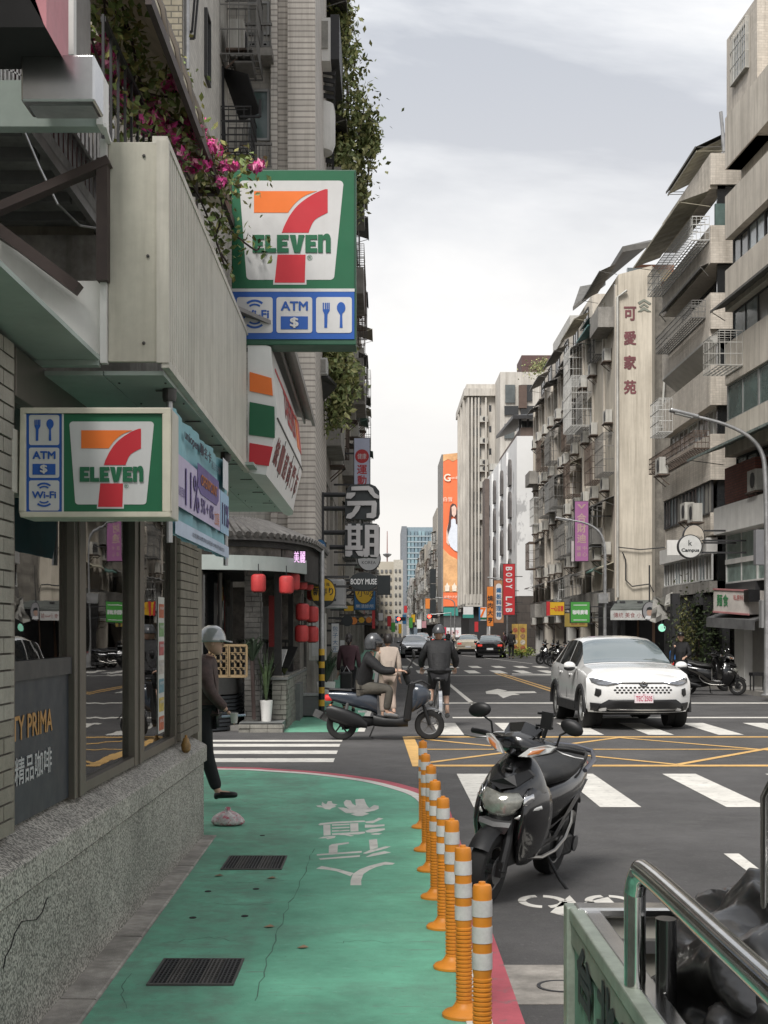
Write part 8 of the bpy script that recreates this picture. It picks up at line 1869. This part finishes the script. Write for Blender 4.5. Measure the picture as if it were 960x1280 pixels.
# ================================================================ cars
carw = mat('car_pearl_white', (.68,.68,.67), .22, var=0, coat=1); carb = mat('car_black', (.006,.006,.007), .2, var=.03, coat=1); cars = mat('car_silver', (.36,.37,.38), .25, .4, var=.03, coat=1); cart = mat('taxi_pale', (.52,.46,.36), .25, var=.03, coat=1)
trim = mat('car_trim', (.010,.010,.011), .5, var=.1); cgl = mat('windscreen', (.10,.13,.14), .03, var=0, spec=1, coat=1); cgs = mat('side_glass', (.012,.013,.014), .04, var=0, spec=1)  # windscreen base lifted bluish to stand in for reflected sky
ledm = mat('led_strip', (.9,.93,1), .2, var=0, emit=2.0); hl = mat('headlight_glass', (.25,.26,.28), .1, .5, var=.2, scale=20, coat=1)
def cr1(vals, t):
    i = int(min(max(t,0),len(vals)-1-1e-6)); f = t-i; a,b,c,d = vals[max(i-1,0)],vals[i],vals[i+1],vals[min(i+2,len(vals)-1)]
    return .5*((2*b)+(c-a)*f+(2*a-5*b+4*c-d)*f*f+(3*b-a-3*c+d)*f**3)
def car(lab, cat_, loc, rz, paint, kind='suv', name='parked_car', detail=True, group=None, plate=None):
    t = thing(name, lab, cat_, loc, rz, local=True, group=group)
    suv = kind == 'suv'; zr = 1.60 if suv else 1.42; Lf, Lr = 2.22, -2.22; xw = (1.32,-1.32); rw = .345 if suv else .31; sill = .30 if suv else .22
    # stations: x, half width, bumper bottom, belt z, top z, top half width
    if suv: ST = [(2.22,.60,.42,.80,.86,.45),(2.16,.80,.34,.88,.93,.60),(2.0,.885,.30,.93,1.00,.70),(1.6,.915,.30,.98,1.06,.74),(1.15,.92,.30,1.02,1.10,.76),(.90,.92,.30,1.03,1.15,.74),(.45,.92,.30,1.04,1.42,.66),(.10,.92,.30,1.05,1.565,.61),(-.4,.92,.30,1.06,1.605,.61),(-1.0,.92,.30,1.08,1.59,.60),(-1.5,.92,.30,1.10,1.54,.58),(-1.85,.905,.32,1.10,1.40,.58),(-2.10,.87,.38,1.05,1.14,.64),(-2.22,.74,.45,.95,1.0,.60)]
    else: ST = [(2.22,.60,.32,.62,.68,.45),(2.16,.80,.24,.70,.76,.60),(2.0,.87,.22,.78,.84,.70),(1.6,.89,.22,.84,.92,.74),(1.15,.90,.22,.88,.96,.76),(.90,.90,.22,.90,.98,.74),(.40,.90,.22,.92,1.24,.62),(.0,.90,.22,.93,1.40,.56),(-.5,.90,.22,.94,1.43,.56),(-1.0,.90,.22,.95,1.38,.56),(-1.35,.90,.22,.96,1.22,.58),(-1.65,.89,.22,.96,1.04,.66),(-2.08,.86,.28,.92,1.0,.68),(-2.22,.74,.40,.82,.88,.6)]
    NS = 6; rows = []; xs = []
    if suv: ST = [(1.74,.913,.30,.965,1.04,.73)]+ST[3:]
    sh_ = 2 if suv else 0
    tot = (len(ST)-1)*NS
    for i in range(tot+1):
        q = [cr1([s[k] for s in ST], i/NS) for k in range(6)]; x, hw, zb_, belt, top, tw = q
        ww = top-belt; green = ww > .12
        pts = [(hw*.86,zb_),(hw*.975,zb_+.06),(hw,zb_+.22),(hw*1.0,belt-.26),(hw*.985,belt-.10),(hw*.955,belt-.02),(hw*.93,belt)]
        if green: pts += [(hw*.93+(tw-hw*.93)*.45,belt+ww*.48),(tw+.05,top-ww*.14),(tw-.02,top-.035),(tw*.72,top-.008),(tw*.35,top+.008),(0,top+.012)]
        else: pts += [(hw*.90+(tw-hw*.9)*.3,belt+ww*.5),(tw+.04,top-.02),(tw-.06,top-.004),(tw*.62,top+.012),(tw*.3,top+.02),(0,top+.022)]
        # wheel arches
        out = []
        for k, (y, z) in enumerate(pts):
            for c_ in xw:
                d = abs(x-c_); ra = rw+.055
                if d < ra and k <= 3:
                    za_ = rw+math.sqrt(ra*ra-d*d)
                    if z < za_+.02*k: z = za_+.02*k
            out.append(Vector((x, y, z)))
        rows.append(out); xs.append(x)
    full = []
    for r in rows: full.append([Vector((p.x,-p.y,p.z)) for p in r]+[p for p in r[::-1]][1:])
    MB().loft(full, False, False).add([p for p in full[0]], [tuple(range(len(full[0])))]).add([p for p in full[-1]], [tuple(range(len(full[0])))]).build('body', paint, t, 35)
    # underbody
    MB().box(-2.1,1.62,-.74,.74,sill-.06,sill+.25).build('underbody', trim, t)
    # glass patches, 4 mm proud
    def patch(i0, i1, cols, m, nm, off=.006, par=None, k0=0):
        g = []
        for i in range(i0, i1+1): g.append([full[i][c] for c in cols])
        mb = MB(); n_ = len(cols); nr = len(g); vs = []
        for i in range(nr):
            for j in range(n_):
                a = g[min(i+1,nr-1)][j]-g[max(i-1,0)][j]; b = g[i][min(j+1,n_-1)]-g[i][max(j-1,0)]; nn = a.cross(b)
                nn = nn.normalized() if nn.length > 1e-9 else Vector((0,0,1))
                if nn.dot(g[i][j]-Vector((g[i][j].x*.8,0,.6))) < 0: nn = -nn
                vs.append(g[i][j]+nn*off)
        mb.add(vs, [(i*n_+j,i*n_+j+1,(i+1)*n_+j+1,(i+1)*n_+j) for i in range(nr-1) for j in range(n_-1)])
        return mb.build(nm, m, par or t, 'all')
    N_ = 13; tot_c = 2*N_-1
    w0 = int((4.9-sh_)*NS); w1 = int((6.95-sh_)*NS)
    patch(w0, w1, list(range(8, tot_c-8)), cgl, 'windscreen')
    r0 = int((10.4-sh_ if suv else 9.1)*NS); r1 = int((12.0-sh_ if suv else 10.9)*NS); patch(r0, r1, list(range(8, tot_c-8)), cgl, 'rear_window')
    for s in (0, 1):
        cols = [6,7,8] if s == 0 else [tot_c-7,tot_c-8,tot_c-9]
        for a, b in ((5.75,7.75),(7.9,9.3),(9.45,10.6)): patch(int((a-sh_)*NS), int((b-sh_)*NS), cols, cgs, 'side_window')
        mb = MB()
        for c_ in xw:
            pts = [(c_+(rw+.05)*math.cos(R(a)), (.925 if suv else .905)*(-1 if s == 0 else 1), rw+(rw+.05)*math.sin(R(a))) for a in range(-8,189,12)]
            mb.tube(pts, .035, 6)
        sgn = -1 if s == 0 else 1
        mb.box(-.98,.98,sgn*.925-.02,sgn*.925+.02,sill-.02,sill+.14)
        mb.build('wheel_arch_cladding', trim if suv else paint, t, True)
        dm = MB()
        for x in (1.0,-.05,-1.02): dm.bar((x,sgn*.925,.48),(x-.02,sgn*.905,1.02),.008,.006)
        dm.build('door_gap', trim, t); MB().box(.14,.30,sgn*.93-.012,sgn*.93+.018,.90,.93).box(-.86,-.70,sgn*.93-.012,sgn*.93+.018,.92,.95).build('door_handle', paint, t, bevel=.008)
        mb = MB(); mb.ell((.78,sgn*1.02,1.08 if suv else .98),(.09,.11,.075),14,9); mb.bar((.74,sgn*.88,1.04 if suv else .95),(.78,sgn*.96,1.05 if suv else .96),.05,.04); mi = mb.build('wing_mirror', paint, t, 'all')
        MB().ell((.79,sgn*1.02,1.035 if suv else .94),(.085,.105,.05),12,7).build('mirror_base', trim, mi, 'all')
        for c_ in xw:
            MB(Matrix.Translation(Vector((c_,sgn*.80,rw)))).lathe([(rw*.66,-.10),(rw*.9,-.115),(rw*.985,-.08),(rw,0),(rw*.985,.08),(rw*.9,.115),(rw*.66,.10)], (0,0,0), 'Y', 32, False).build('tyre', rubber, t, True)
            mb = MB(Matrix.Translation(Vector((c_,sgn*.80,rw)))); mb.lathe([(rw*.68,-.1*sgn),(rw*.68,.10*sgn),(rw*.60,.06*sgn),(rw*.2,.05*sgn)], (0,0,0), 'Y', 28, False); mb.lathe([(rw*.14,.03*sgn),(rw*.14,.085*sgn)], (0,0,0), 'Y', 12)
            for k in range(10): a = 2*PI*k/10+(.12 if k % 2 else -.12); mb.bar((rw*.1*math.cos(a),.06*sgn,rw*.1*math.sin(a)),(rw*.64*math.cos(2*PI*(k//2*2+.5)/10),.075*sgn,rw*.64*math.sin(2*PI*(k//2*2+.5)/10)),.035,.03)
            mb.build('rim', mat('alloy_rim', (.40,.40,.39), .3, .8, var=.1), t, True)
            MB(Matrix.Translation(Vector((c_,sgn*.70,rw)))).lathe([(rw*.93,-.12),(rw*.93,.12)], (0,0,0), 'Y', 20).build('wheel_well', void_, t)
    # front face: project (y,z) on to the nose
    def nose(y, z):
        best = 2.22
        pr = [(2.22,.60,.42,.80),(2.16,.80,.34,.88),(2.0,.885,.30,.93)] if suv else [(2.22,.60,.32,.62),(2.16,.80,.24,.70),(2.0,.87,.22,.78)]
        ay = abs(y); x = 2.225
        if ay > .52: x = 2.225-.07*((ay-.52)/.28)**1.5 if ay < .80 else 2.155-.18*((ay-.80)/.1)**1.3
        top = .84 if suv else .68; 
        if z > top: x -= (z-top)*.9
        return x
    def np_(pts, m, nm, d=.012, par=None, th_=.03):
        v = [Vector((nose(y,z)+d, y, z)) for y, z in pts]; v2 = [p-Vector((th_,0,0)) for p in v]; n = len(v)
        return MB().add(v+v2, [tuple(range(n)),tuple(range(2*n-1,n-1,-1))]+[(k,(k+1)%n,n+(k+1)%n,n+k) for k in range(n)]).build(nm, m, par or t)
    if suv:
        # nose filler shaped front
        rg = []
        NZ = [(.30,2.10,.86),(.38,2.18,.89),(.50,2.215,.905),(.66,2.225,.912),(.76,2.215,.912),(.83,2.19,.91),(.88,2.13,.90),(.92,2.04,.88),(.955,1.93,.84),(.99,1.82,.78),(1.025,1.73,.70),(1.04,1.66,.62)]
        for z, xo, hw in NZ:
            bk = 1.70 if z < .75 else 1.56
            rg.append([Vector((max(bk+.01,xo-.40*abs(u)**3.4), u*hw, z)) for u in [-1+k/10 for k in range(21)]]+[Vector((bk,hw,z)),Vector((bk,-hw,z))])
        MB().loft(rg).build('front_bumper', paint, t, 35)
        def fx_(y, z):
            Zs = NZ; z = min(max(z,.30),1.03)
            for a, b in zip(Zs, Zs[1:]):
                if a[0] <= z <= b[0]: f = (z-a[0])/(b[0]-a[0]); xo = a[1]+(b[1]-a[1])*f; hw = a[2]+(b[2]-a[2])*f
            lo, hi = 0.0, 1.05
            for _ in range(20):
                mid = (lo+hi)/2
                if mid*hw < abs(y): lo = mid
                else: hi = mid
            return xo-.40*min(lo,1)**3.4
        def fp(pts, m, nm, d=.010, par=None, seg=6):
            # subdivide the outline so that it hugs the nose
            o_ = []
            for (a, b) in zip(pts, pts[1:]+pts[:1]):
                for k in range(seg): o_.append((a[0]+(b[0]-a[0])*k/seg, a[1]+(b[1]-a[1])*k/seg))
            cy = sum(p[0] for p in o_)/len(o_); cz = sum(p[1] for p in o_)/len(o_); rings = []
            for f, dd in ((1,-.02),(1,d),(.66,d),(.33,d),(.02,d)): rings.append([Vector((fx_(cy+(y-cy)*f, cz+(z-cz)*f)+dd, cy+(y-cy)*f, cz+(z-cz)*f)) for y, z in o_])
            return MB().loft(rings).build(nm, m, par or t, 'all')
        fp([(-.58,.53),(.58,.53),(.72,.44),(.80,.34),(.78,.31),(-.78,.31),(-.80,.34),(-.72,.44)], trim, 'lower_grille', .022, seg=10)
        fp([(-.86,.47),(-.70,.46),(-.74,.33),(-.84,.33)], trim, 'corner_cladding', .016); fp([(.86,.47),(.70,.46),(.74,.33),(.84,.33)], trim, 'corner_cladding', .016)
        fp([(-.55,.335),(.55,.335),(.60,.365),(-.60,.365)], mat('silver_garnish', (.45,.44,.42), .3, .6), 'skid_garnish', .034)
        fp([(-.42,.805),(.42,.805),(.42,.825),(-.42,.825)], trim, 'grille_strip', .014)
        for s in (-1,1):
            h_ = fp([(s*.42,.795),(s*.43,.83),(s*.60,.862),(s*.80,.905),(s*.86,.90),(s*.84,.82),(s*.74,.775),(s*.60,.765)], hl, 'headlight', .016)
            fp([(s*.38,.838),(s*.60,.874),(s*.80,.917),(s*.84,.912),(s*.60,.852),(s*.39,.820)], ledm, 'led_strip', .022, h_)
            fp([(s*.70,.70),(s*.78,.72),(s*.80,.60),(s*.74,.57),(s*.70,.62)], trim, 'fog_recess', .012)
        hxs = []
        for r in range(3):
            for k in range(-7+ (r==2), 8-(r==2)):
                y = k*.074+(.037 if r % 2 else 0); z = .735-r*.042
                if abs(y) > .50: continue
                MB().add([Vector((fx_(y+a,z+b)+.004, y+a, z+b)) for a, b in ((-.026,0),(-.015,.015),(.015,.015),(.026,0),(.015,-.015),(-.015,-.015))], [(0,1,2,3,4,5)]).build('grille_cell', trim, t)
        fp([(-.075,.80),(0,.845),(.075,.80),(.05,.755),(-.05,.755)], trim, 'emblem_base', .020, seg=3)
        em = MB(Matrix.Translation(Vector((fx_(0,.80)+.030,0,.80)))); em.tube([(0,.05*math.cos(2*PI*k/20),.034*math.sin(2*PI*k/20)) for k in range(21)], .005, 5); em.tube([(0,.022*math.cos(2*PI*k/16),.030*math.sin(2*PI*k/16)) for k in range(17)], .0045, 5); em.tube([(0,.04*math.cos(2*PI*k/16),.014+.010*math.sin(2*PI*k/16)) for k in range(17)], .004, 5); em.build('emblem', chrome, t, True)
        pl_ = MB().box(2.225,2.262,-.16,.16,.475,.635).build('number_plate', mat('plate_white', (.66,.58,.60), .4, var=.03), t, bevel=.004)
        text(pl_, 'TEC·2505', (2.262,0,.55), .085, mat('plate_red', (.42,.03,.08), .5), uv=((0,1,0),(0,0,1)), w=.28, bold=.0012); text(pl_, '臺灣', (2.262,0,.612), .022, mat('plate_red', (.42,.03,.08), .5), uv=((0,1,0),(0,0,1)))
        MB().bar((.93,.6,1.12),(.90,.05,1.14),.012,.02).build('wiper', trim, t); MB().bar((.96,0,1.125),(.93,-.55,1.13),.012,.02).build('wiper', trim, t)
    else:
        for s in (-1,1):
            np_([(s*.50,.60),(s*.52,.70),(s*.76,.72),(s*.78,.62)], hl, 'headlight', .02)
            MB().box(-2.235,-2.17,s*.62-.14,s*.62+.14,.72,.84).build('tail_light', mat('tail_light_red', (.35,.03,.02), .25, coat=1, emit=.6), t)
        np_([(-.44,.52),(-.40,.66),(.40,.66),(.44,.52)], trim, 'grille', .02); np_([(-.6,.30),(-.6,.42),(.6,.42),(.6,.30)], trim, 'lower_grille', .02)
        MB().box(-2.25,-2.20,-.2,.2,.50,.62).build('number_plate', wf, t); MB().box(2.22,2.255,-.16,.16,.44,.54).build('number_plate', wf, t)
    return t
# the white suv coming at us, front between (735..865)
ang = R(-90+3.0)
fl = Vector(((737-CX)/69.5, F/69.5, 0)); frr = Vector(((852-CX)/71.9, F/71.9, 0)); mid = (fl+frr)/2
d = Vector((math.cos(ang), math.sin(ang), 0)); ctr = Vector((mid.x-d.x*1.32, mid.y-d.y*1.32/K, 0)); 
suvcar = car('white suv with slim led headlights driving toward the camera', 'car', (ctr.x-.05,ctr.y,.006), ang, carw, 'suv', 'white_suv')
Ys = F*H/(823-HY); car('grey-white car with headlights on, far down the middle of the street', 'car', (P(519,0,Ys).x,Ys+2.2,.005), R(-90), cars, 'sedan', 'moving_car')
Ys = 73; car('pale taxi-like sedan parked at the far right kerb, seen from behind', 'car', (P(589,0,Ys).x,Ys+2.2,.005), R(86), cart, 'sedan')
Ys = 64; car('black sedan parked at the far right kerb beside the yellow hoarding', 'car', (P(618.5,0,Ys).x,Ys+2.2,.005), R(84), carb, 'sedan')
Ys = 120; car('tiny silver car at the vanishing end of the street', 'car', (P(528,0,Ys).x,Ys,.005), R(-90), cars, 'sedan', 'moving_car')
Ys = 105; car('tiny black car far away at the right kerb', 'car', (P(548,0,Ys).x,Ys,.005), R(90), carb, 'sedan')
# taxi roof light
# row of parked scooters by the weathered block
cols = ['front-most scooter of the distant row, nearest the white suv roof','second scooter of the distant parked row','third scooter of the distant parked row','fourth scooter of the distant parked row','fifth scooter of the distant parked row','sixth scooter of the distant parked row','seventh scooter of the distant parked row','farthest scooter of the distant parked row next to the hoarding']
for i in range(8):
    o = copy_tree(sc0); o.name = 'parked_scooter'; o.location = (8.9-rnd.uniform(0,.3)-i*.02, (45.2+i*1.2)*K, .01); o.rotation_euler = (R(3),0,R(180+rnd.uniform(-18,18))); o['label'] = cols[i]; o['group'] = 'scooters parked in a row along the right kerb'
sc0['group'] = sc0.get('group') or 'scooters'
del sc0['group']
o = copy_tree(sc0); o.name = 'parked_scooter'; q = P(889,0,27.6); o.location = (q.x,27.6*K,.01); o.rotation_euler = (R(3),0,R(-18)); o['label'] = 'black scooter parked side-on at the right kerb by the man in black'
o = copy_tree(sc0); o.name = 'parked_scooter'; q = P(880,0,29.2); o.location = (q.x,29.4*K,.01); o.rotation_euler = (R(3),0,R(15)); o['label'] = 'dark scooter mostly hidden behind the side-on black one at right'

# ================================================================ small truck bed at bottom right
tk = thing('cargo_truck', 'open cargo truck bed with green side board and stainless rails cut by the corner', 'truck', (1.2,2,0))
grn = mat('faded_green_board', (.13,.24,.18), .6, var=.25, scale=4, streak=.4); pale_g = mat('chalky_green_rail', (.27,.31,.26), .45, .2, var=.2, scale=5, streak=.2); inn_ = mat('truck_inner', (.30,.29,.255), .5, var=.12, scale=3, streak=.2)
xs_ = .62; ye = 3.36; zt_ = .825
mb = MB(); mb.box(xs_-.022,xs_+.022,-1.2,ye,zt_-.045,zt_); mb.build('top_rail', pale_g, tk, bevel=.006); MB().box(xs_+.022,xs_+.075,-1.2,ye,zt_-.03,zt_-.004).build('inner_rail', steel, tk, bevel=.005)
MB().box(xs_-.03,xs_+.06,ye,ye+.06,.30,zt_).build('corner_post', pale_g, tk, bevel=.006)
k = 0; y = ye-.02
while y > -1.0: MB().box(xs_-.008,xs_+.012,y-.155,y-.004,.30,zt_-.11).build('side_board', grn, tk); y -= .16
MB().box(xs_-.0,xs_+.022,-1.2,ye,.28,zt_-.04).build('board_backing', inn_, tk); MB().box(xs_-.016,xs_+.010,-1.2,ye,zt_-.115,zt_-.045).build('letter_strip', mat('letter_strip_grey', (.22,.23,.19), .5, var=.2), tk)
MB().box(xs_-.02,xs_+.0,-1.2,ye,.24,.32).build('bottom_rail', pale_g, tk)
ink2 = mat('truck_ink', (.02,.022,.03), .6, var=.3)
for k, ch in enumerate('台北市大安區'): text(tk, ch, (xs_-.008,3.12-k*.30,.665), .17, ink2, w=.22, uv=((0,-1,0),(0,0,1)), bold=.010, off=.010)
MB().box(xs_,2.4,-1.2,ye,.38,.42).build('bed_floor', inn_, tk)
MB().box(xs_,2.4,ye,ye+.04,.38,zt_-.03).build('front_board', inn_, tk); MB().box(xs_,2.4,ye-.025,ye+.05,zt_-.03,zt_+.004).build('front_rail', steel, tk, bevel=.008); MB().box(xs_+.06,2.4,ye-.03,ye,zt_-.14,zt_-.10).build('front_groove', grys, tk)
hp = [(xs_+.012,2.62,.70),(xs_+.012,2.62,1.06),(xs_+.014,2.58,1.115),(xs_+.018,2.50,1.13),(xs_+.02,1.9,1.13),(xs_+.02,1.0,1.13),(xs_+.02,.3,1.13)]
sp_ = [Vector(hp[0])]+[Vector(p) for p in spline(hp[1:5], 6)]+[Vector(p) for p in hp[5:]]
MB().tube(sp_, .027, 20).build('hoop_rail', mat('polished_tube', (.60,.60,.58), .13, 1, var=.15, scale=9), tk, True)
MB().tube([(xs_+.085,2.60,.42),(xs_+.085,2.60,1.0)], .026, 16).build('rear_post', mat('dark_tube', (.08,.08,.08), .2, .9), tk, True)
a = P(958,1200,2.75); MB().tube([(a.x,2.75,.42),(a.x,2.75,1.28),(a.x+.02,2.75,1.32)], .016, 12).build('far_post', steel, tk, True)
# black plastic bag in the bed
tb_ = thing('black_bag', 'shiny black plastic sheeting bulging out of the truck bed', 'bag', (1.0,2.6,.42)); bagk = mat('bin_bag', (.004,.004,.0045), .34, var=.2, scale=10, coat=.25)
from mathutils import noise as mn
def blobbag(c, r, seed, zmin=.42):
    rr = random.Random(seed); ph = [(rr.uniform(0,6),rr.uniform(2,5),rr.uniform(.5,3)) for _ in range(7)]; rings = []
    for j in range(61):
        t_ = -PI/2+PI*j/60; ring = []
        for k in range(120):
            a_ = 2*PI*k/120; n_ = Vector((math.cos(t_)*math.cos(a_), math.cos(t_)*math.sin(a_), math.sin(t_)))
            f = 1+sum(.022*math.sin(p_+q_*a_*1.0+s_*t_*3) for p_, q_, s_ in [(u[0],round(u[1]),u[2]) for u in ph])+.030*abs(math.sin(round(ph[0][1]*2)*a_+4*t_+ph[2][0]))*math.cos(t_)+.02*math.sin(11*a_+7*t_)
            q_ = n_*1.6+Vector((seed,0,0)); q_ = q_+Vector((mn.noise(q_*1.3),mn.noise(q_*1.3+Vector((5,0,0))),0))*.5
            f += .12*(1-abs(mn.noise(q_*1.05))*2.6)+.035*(1-abs(mn.noise(q_*2.3))*2.4)-.09
            p = Vector((c[0]+r[0]*n_.x*f, c[1]+r[1]*n_.y*f, c[2]+r[2]*n_.z*f)); p.z = max(p.z, zmin+.001*k/56); ring.append(p)
        rings.append(ring)
    return rings
MB().loft(blobbag((1.14,2.72,.69),(.42,.50,.355),3)).build('sheeting', bagk, tb_, 'all')
MB().loft(blobbag((1.45,2.2,.62),(.55,.5,.33),8)).build('sheeting', bagk, tb_, 'all')
MB().loft(blobbag((.96,2.25,.62),(.25,.50,.30),5)).build('sheeting', bagk, tb_, 'all')
mb = MB(); mb.tube([(1.05,2.75,.92),(1.03,2.74,.98),(1.08,2.76,1.0)], [.03,.015,.02], 6); mb.build('knot', bagk, tb_, True)
